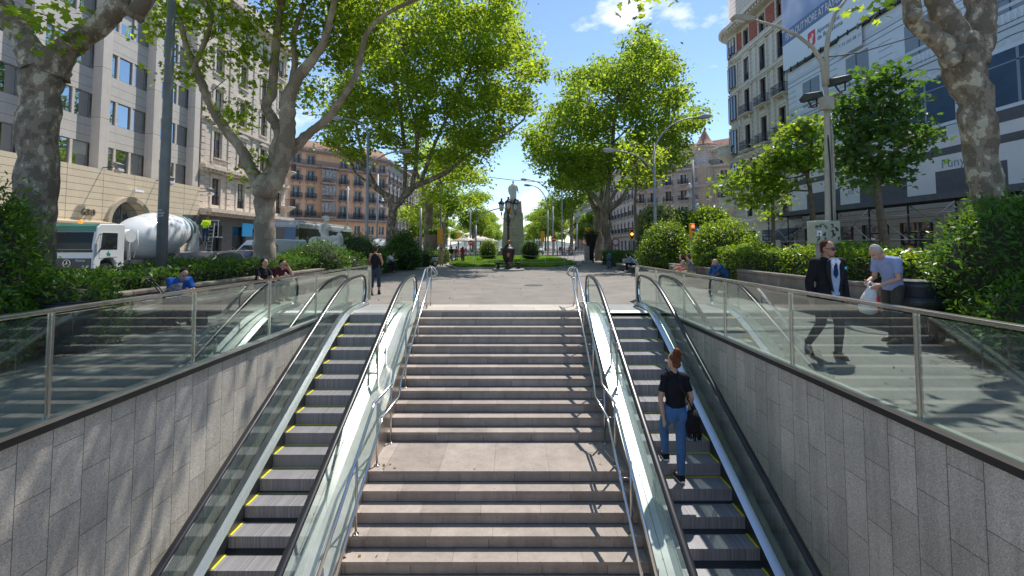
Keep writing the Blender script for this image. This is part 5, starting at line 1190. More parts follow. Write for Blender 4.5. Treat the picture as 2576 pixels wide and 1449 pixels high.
# seated woman statue on the left
v=P(825,640,24)
SW=empty('seated_statue',(v.x,24,0),label='white stone sculpture of a seated woman holding something on a rough block',cat='statue')
q=MB(); q.box(-.9,1.2,-.8,.8,0,1.2); q.box(-.75,1.05,-.65,.65,1.2,1.45); q.box(-.3,.9,-.6,.6,1.45,1.75); q.build('pedestal',M['stone_s'],SW)
q=MB(); q.prism([(-.95,1.0),(.1,1.0),(.12,1.62),(-.3,1.9),(-.5,2.2),(-.8,2.1),(-.98,1.7)],'y',-.45,.45); q.build('rough_block',M['stone_s'],SW); bevel(SW.children[-1],.10,3)
s=MB(); s.tube([(-.15,0,1.95),(-.2,0,2.3),(-.22,0,2.62),(-.2,0,2.82),(-.16,0,2.95)],[(.24,.3),(.18,.26),(.2,.28),(.12,.2),(.07,.08)],n=14,up=(0,1,0)); s.ell((-.08,0,3.1),(.14,.13,.18)); s.ell((-.16,0,3.14),(.16,.15,.16))
for sy in (-1,1): 
    s.tube([(-.1,sy*.12,1.95),(.35,sy*.16,2.1),(.62,sy*.17,2.12),(.66,sy*.17,1.8),(.62,sy*.17,1.5),(.78,sy*.17,1.46)],[.17,.15,.13,.10,.07,.05],n=10)
s.tube([(-.2,-.28,2.8),(-.3,-.34,2.45),(-.05,-.38,2.15),(.1,-.36,1.9)],[.085,.075,.06,.045],n=8); s.tube([(-.15,.28,2.78),(.1,.33,2.5),(.45,.25,2.45),(.75,.2,2.55)],[.085,.07,.055,.04],n=8); s.ell((.82,.2,2.66),(.08,.08,.11)); s.ell((.55,.1,2.25),(.15,.12,.17)); s.ell((-.02,-.12,2.66),(.09,.09,.1)); s.ell((-.02,.12,2.66),(.09,.09,.1))
s.prism([(-.2,1.7),(.62,1.62),(.6,1.98),(.3,2.02),(-.2,1.9)],'y',-.2,.2); o=s.build('figure',M['stone_s'],SW); m_=o.modifiers.new('r','REMESH'); m_.mode='VOXEL'; m_.voxel_size=.022; m_.use_smooth_shade=True
# ---------------------------------------------------------------- lamp posts
def arc_pts(p0,dirx,reach,rise,diry=0,n=10,droop=.0):
    o=[]
    for i in range(n+1):
        t=i/n; a=t*PI/2; o.append((p0[0]+dirx*reach*(1-math.cos(a)),p0[1]+diry*reach*(1-math.cos(a)),p0[2]+rise*math.sin(a)))
    return o
def lamp_head(o,p,dx,dy=0,m=None,s=1.0):
    a=math.atan2(dy,dx); h=MB(); h.T=Matrix.Translation(p)@Matrix.Rotation(a,4,'Z')@Matrix.Rotation(-.12,4,'Y')@Matrix.Scale(s,4)
    h.prism([(0,-.06),(.25,-.13),(.75,-.11),(.85,-.02),(.8,.06),(.4,.13),(0,.07)],'y',-.15,.15); hd=h.build('lamp_head',m or M['pole'],o); bevel(hd,.035*s)
    g=MB(); g.T=h.T; g.ell((.52,0,-.11),(.24,.11,.05),12,6); g.build('lamp_glass',M['lamp_white'],hd); return hd
def lamppost(name,label,x,y,h1,h2,r1,r2,m,heads,group=None,rad=.11):
    o=empty(name,(x,y,0),label=label,cat='street lamp',group=group)
    MB().tube([(0,0,0),(0,0,1.2),(0,0,h1)],[rad*1.05,rad,rad*.7],n=14).build('post',m,o); MB().lathe([(rad*1.6,0),(rad*1.6,.25),(rad*1.1,.32)],n=14).build('post_base',m,o)
    for (dx,dy,z0,reach,rise,mm) in heads:
        q=arc_pts((0,0,z0),dx,reach,rise,dy); MB().tube(q,rad*.45,n=8).build('arm',m,o); lamp_head(o,Vector(q[-1]),dx,dy,mm)
    return o
# far pair (left and right)
o=lamppost('street_lamp','grey double lamp post in front of the third plane tree on the left',P(922,600,29).x,29,9.0,0,0,0,M['pole'],[(1,0,7.0-1.0,2.0,1.75,None),(-1,0,8.6,1.6,1.3,None)],'double armed lamp posts')
o=lamppost('street_lamp','grey double lamp post beside the tall plane tree on the right',P(1649,600,29).x,29,8.3,0,0,0,M['pole'],[(-1,0,5.9,2.5,1.9,None),(1,0,7.4,2.9,2.6,None)],'double armed lamp posts')
# near left dark post: only its shaft is in view
o=empty('street_lamp',(P(406,650,11.3).x,11.3,0),label='dark green lamp post shaft rising out of the frame before the mixer truck',cat='street lamp')
MB().tube([(0,0,0),(.0,0,3.5),(0.0,0,9)],[.12,.115,.085],n=16).build('post',mat('grey_green_pole',(.17,.18,.18),.5,.1,var=.15,scale=3),o); q=arc_pts((0,0,8.8),-1,2,1.5); MB().tube(q,.05,n=8).build('arm',M['pole_d'],o); lamp_head(o,Vector(q[-1]),-1,0,M['pole_d'])
inst(text_data('NO\nPEGAR\nLLUM',.07,.002,'CENTER','lettering',M['white_s']),'lettering',o,(.02,-.13,2.55),(R(90),0,0))
# near right twin armed post with floodlights
PX_=P(2087,640,13.0).x
o=empty('street_lamp',(PX_,13,0),label='tall beige twin armed lamp post carrying two dark floodlights on the right',cat='street lamp')
def ploc(px,py): v=P(px,py,13); return (v.x-PX_,0,v.z)
MB().tube([(0,0,0),ploc(2087,560),ploc(2083,400),ploc(2080,300),ploc(2077,215)],[.12,.115,.09,.075,.065],n=16).build('post',M['pole_b'],o)
MB().tube([ploc(2098,600),ploc(2097,480),ploc(2094,360),ploc(2088,290)],[.045,.045,.04,.03],n=8).build('cable_duct',M['pole_b'],o)
MB().tube([(.0,-.15,.3),(.0,-.16,4),ploc(2079,300)],.022,n=6).build('cable',M['black'],o)
MB().tube([ploc(2078,215),ploc(2070,160),ploc(2045,120),ploc(2005,88),ploc(1950,65),ploc(1895,50)],[.10,.07,.055,.045,.038,.034],n=12).build('arm',M['pole_b'],o)
MB().tube([ploc(2078,215),ploc(2078,140),ploc(2083,90),ploc(2100,35),ploc(2133,-8),ploc(2200,-40),ploc(2260,-50)],[.09,.07,.058,.05,.045,.04,.036],n=12).build('arm',M['pole_b'],o)
lamp_head(o,Vector(ploc(1896,50)),-1,0,M['pole_b'],.78); lamp_head(o,Vector(ploc(2262,-50)),1,0,M['pole_b'],.78)
for (px,py,w,h,rz) in ((2041,243,48,26,-.25),(2110,203,58,30,-.3)):
    v=ploc(px,py); f=MB(); f.T=Matrix.Translation(v)@Matrix.Rotation(rz,4,'Y')@Matrix.Rotation(R(20),4,'Z')
    wx=w*13/FPX; f.prism([(-.16,-.09),(.16,-.10),(.19,.01),(0,.12),(-.16,.07)],'x',-wx/2,wx/2); hd=f.build('floodlight',M['pole_d'],o)
    for i in range(6): pass
    y_=MB(); y_.T=f.T; y_.bar((-wx*.35,0,-.1),(-wx*.2,0,-.32),.03,.03,up=(0,1,0)); y_.bar((wx*.35,0,-.1),(wx*.2,0,-.32),.03,.03,up=(0,1,0)); y_.bar((-wx*.2,0,-.32),(wx*.2,0,-.32),.03,.03,up=(0,1,0)); y_.build('bracket',M['black'],hd)
MB().bar(ploc(2035,270),ploc(2118,233),.06,.05).build('floodlight_bracket',mat('rusty_bracket',(.22,.08,.04),.8,var=.3),o)
v=ploc(2067,266); MB().cbox((v[0],-.2,v[2]),(.32,.22,.36),rz=R(15)).build('junction_box',M['pole_b'],o)
bpx=P(2064,588,12.2)
kb=empty('control_cabinet',(bpx.x,12.2,0),label='pale grey control cabinet covered in black graffiti at the lamp post foot',cat='cabinet')
c=MB(); c.box(-.24,.52-.08,-.15,.2,1.75,2.36); bevel(c.build('cabinet_body',M['white_s'] if False else mat('cabinet_paint',(.40,.42,.34),.5,var=.12,scale=5,stain=.3),kb),.02); MB().box(-.05,.3,-.05,.15,0,1.75).build('cabinet_stand',M['pole'],kb)
random.seed(21); kb_body=kb.children[0]
for (x0,z0) in ((-.2,2.2),(-.1,2.25),(.03,2.2),(-.18,1.98),(-.02,2.0),(-.15,1.85),(.05,1.86),(.2,2.2),(.33,2.15),(.24,1.95),(.36,1.9),(.22,2.05)):
    a=[(x0+random.uniform(-.055,.055),-.158,z0+random.uniform(-.07,.07)) for i in range(6)]; MB().tube([q[:3] for q in smooth_path([(*p,.01) for p in a],4)],.0085,n=4).build('graffiti_mark',M['black'],kb_body)
MB().box(-.2,-.06,-.158,-.152,1.95,2.1).build('sticker',M['white_s'],kb)
# slim camera and signal poles in the distance
def slim(label,px,Y,h,items,rad=.09,grp='slim grey signal masts'):
    x=P(px,600,Y).x; o=empty('signal_mast',(x,Y,0),label=label,cat='mast',group=grp); MB().tube([(0,0,0),(0,0,h)],[rad,rad*.8],n=10).build('post',M['pole'],o)
    for (dz,dx) in items: 
        c=MB(); c.tube([(0,0,dz),(dx*.6,0,dz+.05)],.03,n=6); c.lathe([(.05,.25),(.12,.05),(.24,-.18),(.25,-.2)],(dx,0,dz),n=12); c.build('bell_lamp',M['white_s'],o)
    return o
slim('grey mast with bell lamps right of the tan corner building',1747,40,9.3,[(7.0,-.35),(6.2,-.5),(5.2,.35),(4.4,-.5)],.14)
slim('grey mast with bell lamps in front of the orange building',948,62,11.5,[(8.8,.5),(8.0,.7),(7.2,.5)],.16); slim('thin grey mast between the second and third left trees',873,60,9.5,[(9.3,0)],.1)
slim('grey mast with bell lamps beside the right motorbikes',1414,80,14.5,[(11.5,.4),(10.8,.8),(10.2,-.6)],.16); slim('grey mast behind the leaning left tree',1006,64,8.4,[(7,.4),(5.5,.5)],.13)
slim('plain grey post left of the second left plane trunk',1058,42,5.2,[],.12)
def signal(label,px,py,Y,s=1,side=0,amber=False,redl=False,grp='yellow traffic lights'):
    v=P(px,py,Y); o=empty('traffic_light',(v.x,Y,0),label=label,cat='traffic light',group=grp)
    MB().tube([(0,.2,0),(0,.2,v.z+.5*s)],.06,n=8).build('post',M['pole'],o); b=MB().box(-.17*s,.17*s,-.12,.12,v.z-.5*s,v.z+.5*s).build('signal_box',M['sig_y'],o); bevel(b,.03)
    for k in (range(3) if (amber or redl) else ()):
        e=MB(); e.lathe([(.11*s,0),(.11*s,.02)],n=12); e2=e.build('signal_lens',mat('amber_lens_on',(1,.5,.1),.3,emit=(1,.45,.05),es=4) if (amber and k==1) else (mat('red_lens_on',(1,.1,.05),.3,emit=(1,.08,.03),es=4) if (redl and k==0) else M['black']),b); e2.location=(0,-.12,v.z+(.3-.3*k)*s); e2.rotation_euler=(R(90),0,0)
    return o
signal('yellow traffic light above the left stone planter',1107,594,44,1.5); signal('yellow traffic light right of the monument',1365,596,62,1.5); signal('yellow traffic light left of the right plane trunks',1478,591,48,1.6); signal('traffic light showing amber by the thin right tree',1589,589,42,1.0,amber=True); signal('red traffic light between the two round bushes on the right',1741,672-92,24,.75,redl=True)
signal('small yellow traffic light near the left pedestrians',1154,595,70,1.3)
def roundsign(label,px,py,Y,kind,grp='round road signs'):
    v=P(px,py,Y); o=empty('road_sign',(v.x,Y,0),label=label,cat='road sign',group=grp); MB().tube([(0,.05,0),(0,.05,v.z+.3)],.04,n=8).build('post',M['pole'],o)
    d=MB(); d.T=Matrix.Translation((0,0,v.z))@Matrix.Rotation(R(90),4,'X'); d.lathe([(.36,-.01),(.36,.015)],n=24); p=d.build('sign_plate',M['red_s'] if kind!='blue' else M['blue_s'],o)
    b=MB()
    if kind=='noentry': b.box(-.26,.26,-.03,-.017,v.z-.06,v.z+.06)
    elif kind=='ring': b.T=Matrix.Translation((0,-.02,v.z))@Matrix.Rotation(R(90),4,'X'); b.lathe([(.25,-.005),(.25,.005)],n=20)
    else: b.box(-.22,.1,-.03,-.017,v.z-.04,v.z+.04); b.prism([(.08,v.z-.13),(.26,v.z),(.08,v.z+.13)],'y',-.03,-.017)
    b.build('sign_symbol',M['white_s'],p)
roundsign('red no entry sign left of the monument',1184,611,62,'noentry'); roundsign('red no entry sign right of the monument',1393,602,62,'noentry'); roundsign('red ringed white sign by the right boulevard',1470,609,55,'ring'); roundsign('red ringed white sign behind the right dark hedge',1549,609,42,'ring'); roundsign('round blue arrow sign between the two round bushes',1752,675-92+4,25,'blue')
# curved arm signals and lamps in the distance
def curved(label,px,Y,h,dx,reach,sig=False,grp='curved arm lamps of the boulevard'):
    x=P(px,600,Y).x; o=empty('curved_lamp',(x,Y,0),label=label,cat='street lamp',group=grp); MB().tube([(0,0,0),(0,0,h*.65)],.13,n=8).build('post',M['pole'],o); q=arc_pts((0,0,h*.65),dx,reach,h*.35); MB().tube(q,.08,n=6).build('arm',M['pole'],o)
    if sig: MB().cbox((q[-1][0],0,q[-1][2]),(.5,.4,1.3)).build('signal_box',M['sig_y'],o)
    else: lamp_head(o,Vector(q[-1]),dx,0,None,1.3)
curved('curved arm signal reaching towards the monument from the left',1197,62,6.9,1,4.6,True); curved('curved lamp right of the monument leaning left',1378,70,11,-1,2.6); curved('second curved lamp beside the no entry sign',1391,74,12.5,-1,4.2); curved('tall curved lamp left of the monument',1183,74,12.5,1,2); curved('curved lamp farther down the right boulevard',1451,95,9.5,-1,3); curved('curved lamp among the far right facades',1452,95.5,9.5,1,3)
curved('curved lamp arching over the leaning left tree',1108,52,10.8,1,.8)
# wire across the avenue
wy=60; MB().tube([(P(1215,444,wy).x,wy,P(1215,444,wy).z),(P(1290,453,wy).x,wy,P(1290,453,wy).z),(P(1365,458,wy).x,wy,P(1365,458,wy).z)],.045,n=5).build('overhead_wire',M['black'],None,label='overhead wire stretched across the avenue behind the statue',cat='wire')
w0=Vector((PX_,13,P(2080,145,13).z)); MB().tube([w0,P(2160,133,14.5),P(2290,95,16.5),P(2576,-20,20)],.02,n=5).build('overhead_wire',M['black'],None,label='thin steel cable running right from the twin armed lamp post',cat='wire')
# ---------------------------------------------------------------- benches, walls, bins, planters
def wallbench(label,x0,x1,y0,y1,h,m,face,grp='stone bench walls',split=2.2):
    o=empty('stone_bench',(0,0,0),label=label,cat='bench',group=grp); n=int((y1-y0)/split)
    for i in range(n):
        a=y0+(y1-y0)*i/n; b=y0+(y1-y0)*(i+1)/n; p=MB(); p.box(x0,x1,a+.004,b-.004,0,h-.09); p.box(x0-.03,x1+.03,a+.004,b-.004,h-.0899,h); bevel(p.build('backrest',m,o),.02)
    s0,s1=(x1+.001,x1+.5) if face>0 else (x0-.5,x0-.001)
    s=MB().box(s0,s1,y0,y1,.34,.45); bevel(s.build('seat',m,o),.03)
    for i in range(n+1): y=y0+(y1-y0)*i/n; MB().box(s0+.08,s1-.08,max(y0,y-.12),min(y1,y+.12),0,.34).build('support',m,o)
wallbench('low brown stone bench wall along the left hedge',-7.9,-7.68,6.9,25.5,.78,M['stone_b'],1); wallbench('brown stone bench wall with red graffiti in front of the right hedge',8.0,8.26,8.9,16.2,.86,M['stone_b'],-1)
wallbench('pale stone bench with the seated woman on the far right',7.9,8.12,26.5,32.5,.78,M['stone_g'],-1); wallbench('stone bench where two women sit reading',8.0,8.22,18.0,23.2,.8,M['stone_b'],-1)
wallbench('curved stone bench on the left with a man in white',-8.6,-8.35,23.5,31.5,.75,M['stone_g'],1)
inst(text_data('GT',.62,.003,'LEFT','lettering',mat('red_graffiti',(.45,.06,.05),.8)),'graffiti',None,(7.96,10.35,.2),(R(90),0,R(-90)))
g_=bpy.data.objects['graffiti.001'] if 'graffiti.001' in bpy.data.objects else bpy.data.objects['graffiti']
g_.parent=[o for o in bpy.data.objects if o.get('label','').startswith('brown stone bench wall with red')][0]
pl=G(1480,682-2); o=empty('stone_pillar',(7.1,43,0),label='square grey stone pillar at the end of the right hedge',cat='pillar'); bevel(MB().box(-.45,.45,-.4,.4,0,.3).build('pillar_base',M['stone_g'],o),.03); bevel(MB().box(-.2,.2,-.2,.2,.3,1.65).build('pillar_shaft',M['stone_g'],o),.02)
def planter(label,px,Y,s,m=None):
    o=empty('planter_urn',(P(px,640,Y).x,Y,0),label=label,cat='planter',group='tall urn planters'); b=MB(); b.lathe([(.28*s,0),(.28*s,1.3*s),(.35*s,1.35*s),(.5*s,2.1*s),(.72*s,2.75*s),(.75*s,2.8*s),(.68*s,2.8*s),(.6*s,2.7*s)],n=18); b.build('urn',m or mat('terracotta_grey',(.27,.23,.18),.8,var=.15),o)
    C,_=clump_pts([((0,0,2.9*s),(.6*s,.6*s,.3*s),4)],12,.15,20); link(leaf_mesh('plant',C,.22,M['leaf_dark'],'kite'),'plant',o)
planter('tall stone urn planter with greenery left of the walking women',1090,45,1.0); planter('tall dark urn planter beside the right plane trunks',1487,44,1.0,M['iron_dark'])
def bin_(label,x,y,r,h,m,slats=True):
    o=empty('litter_bin',(x,y,0),label=label,cat='litter bin',group='litter bins'); b=MB(); b.lathe([(r*.85,.06),(r*.9,.1),(r,h-.1),(r*1.05,h-.08),(r*1.08,h),(r*.95,h),(r*.9,h-.1)],n=24); b.build('bin_body',m,o)
    f=MB(); f.lathe([(r*1.0,h*.60),(r*1.035,h*.60),(r*1.045,h*.76),(r*1.0,h*.76)],n=24); f.build('bin_band',M['pole_d'],o); g2=MB(); g2.lathe([(r*1.07,h),(r*1.1,h+.03),(r*.8,h-.02),(r*.6,h-.15)],n=18); g2.build('bin_liner',M['black'],o)
    for a in (0,2.1,4.2): MB().tube([(r*.8*math.cos(a),r*.8*math.sin(a),0),(r*.9*math.cos(a),r*.9*math.sin(a),h*.5)],.025,n=6).build('leg',M['black'],o)
v=G(2310,860); bin_('black round litter bin behind the grey haired man',P(2312,760,8.1).x,8.1,.36,1.05,mat('bin_dark_blue',(.03,.035,.05),.4),True)
v=P(176,752,7.3); bin_('wide dark litter bin beside the hedge at the far left',v.x,7.3,.36,.80,bpy.data.materials['bin_dark_blue'])
v=P(1533,668,33.4); bin_('slim blue grey litter bin on the right before the bench',v.x,33.4,.2,1.0,mat('bin_blue_grey',(.08,.12,.16),.5)); MB().ell((0,0,1.04),(.13,.12,.09)).build('rubbish_bag',mat('teal_bag',(.03,.3,.25),.5),[o for o in bpy.data.objects if o.get('label','').startswith('slim blue grey litter')][0])
# cafe parasols far left, metal manhole
for (px,w,l_) in ((1213,2.6,'cream cafe parasol behind the parked motorbikes'),(1168,2.4,'white cafe parasol beside the far left facades')):
    Y=70; o=empty('parasol',(P(px,640,Y).x,Y,0),label=l_,cat='parasol',group='cafe parasols'); MB().tube([(0,0,0),(0,0,2.8)],.04,n=6).build('pole',M['pole'],o); MB().lathe([(w,2.3),(w,2.38),(.05,3.1)],n=8).build('canopy',M['cream_s'],o)
mh=MB(); mh.lathe([(.42,0),(.42,.006)],(P(1330,700,19.5).x+.2,19.5,0.001),n=24); mh.build('manhole_cover',M['pole_d'],None,label='round dark manhole cover in the sunny paving',cat='manhole cover')
# fallen leaves and litter on the paving and steps
lp=[]
for i in range(2600):
    x=random.uniform(-12,12); y=random.uniform(2,34)
    if XL-.1<x<XR+.1 and y<13.3: 
        continue
    if abs(x)<5 and random.random()<.75: continue
    lp.append((x,y,.012))
for i in range(28):
    k=random.choice((1,3,5,8,12,12,12,14,16)); lp.append((random.choice((random.uniform(SX0+.02,SX0+.5),random.uniform(SX1-.5,SX1-.05),random.uniform(SX0,SX1))),(nose(k)+random.uniform(.05,.27)),-RZ*k+.01))
link(leaf_mesh('fallen_leaves',np.array(lp),.055,leafmat('dry_leaf',(.20,.13,.05),(.25,.16,.05),.2,.5),'kite',flat=6),'fallen_leaves',kind='stuff')
# ---------------------------------------------------------------- vehicles
def paint(name,c,coat=.6,rough=.35): return mat(name,c,rough,0,coat=coat,var=.03,scale=1)
M['v_white']=paint('white_paint',(.74,.75,.76)); M['v_dark']=paint('dark_blue_paint',(.012,.012,.022)); M['v_green']=paint('green_paint',(.02,.16,.10)); M['v_glass']=panemat('vehicle_glass',(.02,.025,.03),.10); M['tyre']=mat('tyre_rubber',(.02,.02,.02),.8)
M['v_teal']=paint('teal_paint',(.05,.35,.33)); M['v_silver']=paint('silver_paint',(.42,.43,.45)); M['v_grey']=mat('grey_bumper',(.09,.09,.095),.6)
def wheel(o,x,y,z,r,w,name='wheel',side=1):
    t=MB(); t.T=Matrix.Translation((x,y,z))@Matrix.Rotation(R(90),4,'Y'); t.lathe([(r*.6,-w/2),(r*.95,-w/2),(r,-w/2+.03),(r,w/2-.03),(r*.95,w/2),(r*.6,w/2)],n=24,cap=False); a=t.build(name,M['tyre'],o)
    q=MB(); q.T=t.T; q.lathe([(.05,-w*.42),(r*.55,-w*.3),(r*.62,-w*.42),(r*.62,w*.42),(r*.55,w*.3),(.05,w*.42)],n=18); q.build('rim',M['steel_dull'],a)
# mixer truck: local x across (driver side towards +x), y backwards, front at y=0
s=.94
TX,TY=-20.0,21.7
T=empty('mixer_truck',(TX-2.35,TY,.0),label='white and green concrete mixer truck standing in the street on the left',cat='truck'); T.scale=(s,s,s)
W_=2.5
b=MB(); b.prism([(0,.95),(0,1.45),(.02,1.9),(.16,2.75),(.35,2.93),(1.75,2.98),(1.85,2.9),(1.85,.6),(1.35,.6),(1.28,.95),(1.05,1.12),(.75,1.15),(.45,1.0),(.38,.6),(0,.6)],'x',0,W_)
cab=b.build('cab',M['v_white'],T); bevel(cab,.06,3)
g_=MB(); g_.prism([(-.035,1.62),(-.015,1.95),(.085,2.50),(.19,2.50),(.06,1.62)],'x',.12,W_-.12); g_.build('windscreen',mat('dark_windscreen',(.012,.018,.018),.18,spec=.25),cab)
MB().prism([(.10,2.52),(.14,2.82),(.34,2.95),(.36,2.9),(.2,2.75),(.17,2.52)],'x',.05,W_-.05).build('sun_visor',M['v_green'],cab)
MB().box(.06,W_-.06,-.03,.04,1.46,1.60).build('wiper_panel',M['black'],cab)
gr=MB(); gr.box(.1,W_-.1,-.05,-.0,.62,1.16)
for i in range(5): gr.box(.3,W_-.3,-.065,-.05,.7+i*.09,.74+i*.09)
gr.build('grille',M['v_grey'],cab)
st=MB(); st.T=Matrix.Translation((W_/2,-.08,.9))@Matrix.Rotation(R(90),4,'X'); st.lathe([(.17,-.01),(.2,-.01),(.2,.015),(.17,.015),(.17,-.01)],n=24,cap=False)
for k in range(3):
    a=PI/2+2*PI*k/3; st.add([(.17*math.cos(a),.17*math.sin(a),.012),(.03*math.cos(a+1.05),.03*math.sin(a+1.05),.012),(.03*math.cos(a-1.05),.03*math.sin(a-1.05),.012)],[(0,1,2)])
st.build('star_emblem',M['chrome'],cab); inst(text_data('Actros',.17,.004,'LEFT','lettering',M['white_s']),'lettering',cab,(W_-.82,-.07,1.0),(R(90),0,0))
for xx in (.18,W_-.5): MB().box(xx,xx+.34,-.06,-.01,.42+.2,.62+.2-.02).build('headlight',M['lamp_white'],cab)
# side window, door, mirror (towards the camera side x=W_)
d=MB(); d.prism([(.42,1.66),(.5,2.42),(1.3,2.42),(1.3,1.66)],'x',W_+.002,W_+.012); dd=MB(); dd.prism([(.32,1.15),(.36,2.5),(1.42,2.52),(1.42,1.2),(1.1,1.2)],'x',W_-.0,W_+.012)
door=dd.build('door',M['v_white'],cab); bevel(door,.01); fr=MB(); fr.prism([(.38,1.6),(.46,2.48),(1.36,2.48),(1.36,1.6)],'x',W_+.0125,W_+.02); fr.build('window_frame',M['black'],door)
wn=MB(); wn.prism([(.45,1.68),(.52,2.4),(1.28,2.4),(1.28,1.68)],'x',W_+.0205,W_+.026); wn.build('window',M['v_glass'],door)
lg=MB(); lg.prism([(.72,1.40),(.86,1.56),(.86,1.46),(.95,1.37),(.86,1.28),(.86,1.38),(.79,1.38)],'x',W_+.02,W_+.028); lg.prism([(.98,1.36),(.9,1.22),(.9,1.32),(.80,1.30),(.72,1.24),(.78,1.34)],'x',W_+.02,W_+.028); lg.build('door_logo',M['v_teal'],door)
inst(text_data('PROMSA',.16,.004,'CENTER','lettering',M['black']),'lettering',door,(W_+.03,.87,1.03+.02),(R(90),0,R(90)))
mr=MB(); mr.cbox((W_+.22,.35,2.1),(.16,.12,.5)); mr.bar((W_,.3,2.4),(W_+.22,.35,2.35),.03,.03); mr.bar((W_,.3,1.5),(W_+.2,.35,1.85),.05,.05); mr.build('mirror',M['black'],cab)
MB().ell((1.1,.7,3.05),(.1,.1,.12)).build('beacon',mat('orange_beacon',(.9,.25,.02),.3,emit=(1,.3,.02),es=.6),cab)
ch=MB(); ch.box(.3,2.2,1.0,9.0,.75,1.0); ch.box(.5,2.0,1.9,2.5,1.0,1.5); ch.build('chassis',M['v_grey'],T)
tk=MB(); tk.T=Matrix.Translation((W_-1.0,2.35,2.35)); tk.tube([(0-1.1,0,0),(.9,0,0)],.36,n=20); tk.build('water_tank',M['v_white'],T)
fr=MB(); 
for x in (.3,2.1): fr.bar((x,2.6,1.0),(x,2.6,2.6),.12,.1,up=(0,1,0))
fr.bar((.3,2.6,2.5),(2.1,2.6,2.5),.1,.1); fr.tube([(2.3,2.9,2.7),(2.35,2.9,1.9),(2.3,2.7,1.1)],.03,n=6); fr.build('tank_frame',M['v_white'],T)
dr=MB(); ax=Vector((0,.97,.21)).normalized(); o0=Vector((1.25,3.05,1.9)); prof=[(0,.25),(.05,.70),(.5,1.10),(1.2,1.36),(2.2,1.46),(3.0,1.42),(4.0,1.12),(4.8,.84),(5.3,.68),(5.6,.6)]
dr.tube([o0+ax*t for t,r in prof],[r for t,r in prof],n=40,cap=True); drum=dr.build('drum',M['v_white'],T)
for t in (4.5,5.05): 
    q=MB(); q.tube([o0+ax*(t-.07),o0+ax*(t+.07)],(1.0 if t<5 else .82),n=36); q.build('drum_ring',mat('ring_grey_green',(.18,.28,.25),.5) if t<5 else bpy.data.materials['ring_grey_green'],drum)
hp=MB(); hp.prism([(8.3,3.2),(9.2,3.35),(9.1,3.75),(8.5,3.95),(8.2,3.7)],'x',.8,1.7); hp.build('hopper',M['v_grey'],T); cu=MB(); cu.tube([(1.25,8.7,3.1),(1.25,9.2,2.6),(1.4,9.5,1.9)],[.35,.28,.2],n=14); cu.build('chute',M['steel_dull'],T)
for xx in (.5,1.85): MB().prism([(7.2,1.0),(8.6,1.0),(8.4,2.9),(7.9,2.9)],'x',xx,xx+.15).build('drum_support',M['v_white'],T)
ld=MB()
for x in (2.2,2.6): ld.tube([(x,8.8,.6),(x,9.15,3.4)],.03,n=6)
for i in range(10): ld.bar((2.2,8.8+.035*i,.75+.27*i),(2.6,8.8+.035*i,.75+.27*i),.04,.03)
ld.build('ladder',M['v_white'],T); pf=MB(); pf.box(1.6,3.0,8.75,9.5,2.38,2.44); pf.bar((1.7,9.1,3.6),(3.0,9.1,3.6),.04,.04); pf.bar((2.9,9.1,2.44),(2.9,9.1,3.6),.04,.04,up=(0,1,0)); pf.build('platform',M['v_white'],T)
for y in (.88,5.6,7.0): 
    for x in (.3,2.25): wheel(T,x,y,.5,.5,.32)
for y in (.88,5.6,7.0):
    m_=MB(); m_.tube([(2.28,y+.62*math.cos(PI*k/8),.52+.62*math.sin(PI*k/8)) for k in range(9)],[(.22,.02)]*9,n=8,up=(1,0,0)); m_.build('mudguard',M['v_grey'],T)
# generic vehicles: x across, y backwards from the front, origin at front middle
def van(name,label,x,y,rz,L,Wd,H,m,prof,screen,sides,cat='van',group=None,wr=.34,extra=None):
    V=empty(name,(x,y,0),rz,label,cat,group); b=MB(); b.prism(prof,'x',-Wd/2,Wd/2); bd=b.build('body',m,V); bevel(bd,.10 if H>1.7 else .12,3)
    g=MB(); (y0,z0),(y1,z1)=screen; nx=Vector((0,-(z1-z0),(y1-y0))).normalized()*.012
    g.add([(-Wd/2+.16,y0+nx.y,z0+nx.z),(Wd/2-.16,y0+nx.y,z0+nx.z),(Wd/2-.22,y1+nx.y,z1+nx.z),(-Wd/2+.22,y1+nx.y,z1+nx.z)],[(0,1,2,3)]); g.build('windscreen',M['v_glass'],bd)
    for sx in (-1,1):
        for poly in sides:
            w=MB(); w.prism(poly,'x',sx*(Wd/2+.004)-.006,sx*(Wd/2+.004)+.006); w.build('side_window',M['v_glass'],bd)
        h=MB(); h.ell((sx*(Wd/2-.28),.05,.75),(.2,.07,.12)); h.build('headlight',M['lamp_white'],bd)
        for wy in (L*.17,L*.8): wheel(V,sx*(Wd/2-.1),wy,wr,wr,.2)
    p=MB(); p.box(-Wd/2+.1,Wd/2-.1,-.05,.05,.3,.55); p.build('bumper',M['v_grey'],bd); p=MB(); p.box(-.45,.45,-.03,.02,.6,.78); p.build('grille',M['black'],bd)
    return V
vanprof=lambda L,H:[(0,.35),(0,.85),(.12,1.05),(.85,1.22),(1.5,H-.35),(1.9,H-.05),(2.6,H),(L-.1,H),(L,H-.2),(L,.35)]
v=P(600,650,28)
van('van','white panel van parked left of the second plane trunk',-16.4,27,R(-10),5.4,1.95,2.1,M['v_white'],vanprof(5.4,2.1),((.9,1.25),(1.47,1.72)),[[(1.2,1.3),(1.6,1.75),(2.3,1.75),(2.3,1.3)]],group='vans and coaches in the left street')
van('van','white van partly hidden behind the third left plane trunk',P(957,640,45).x,44,0,5.5,2.0,2.4,M['v_white'],vanprof(5.5,2.4),((.9,1.27),(1.48,2.0)),[[(1.2,1.35),(1.62,2.0),(2.3,2.0),(2.3,1.35)]],group='vans and coaches in the left street')
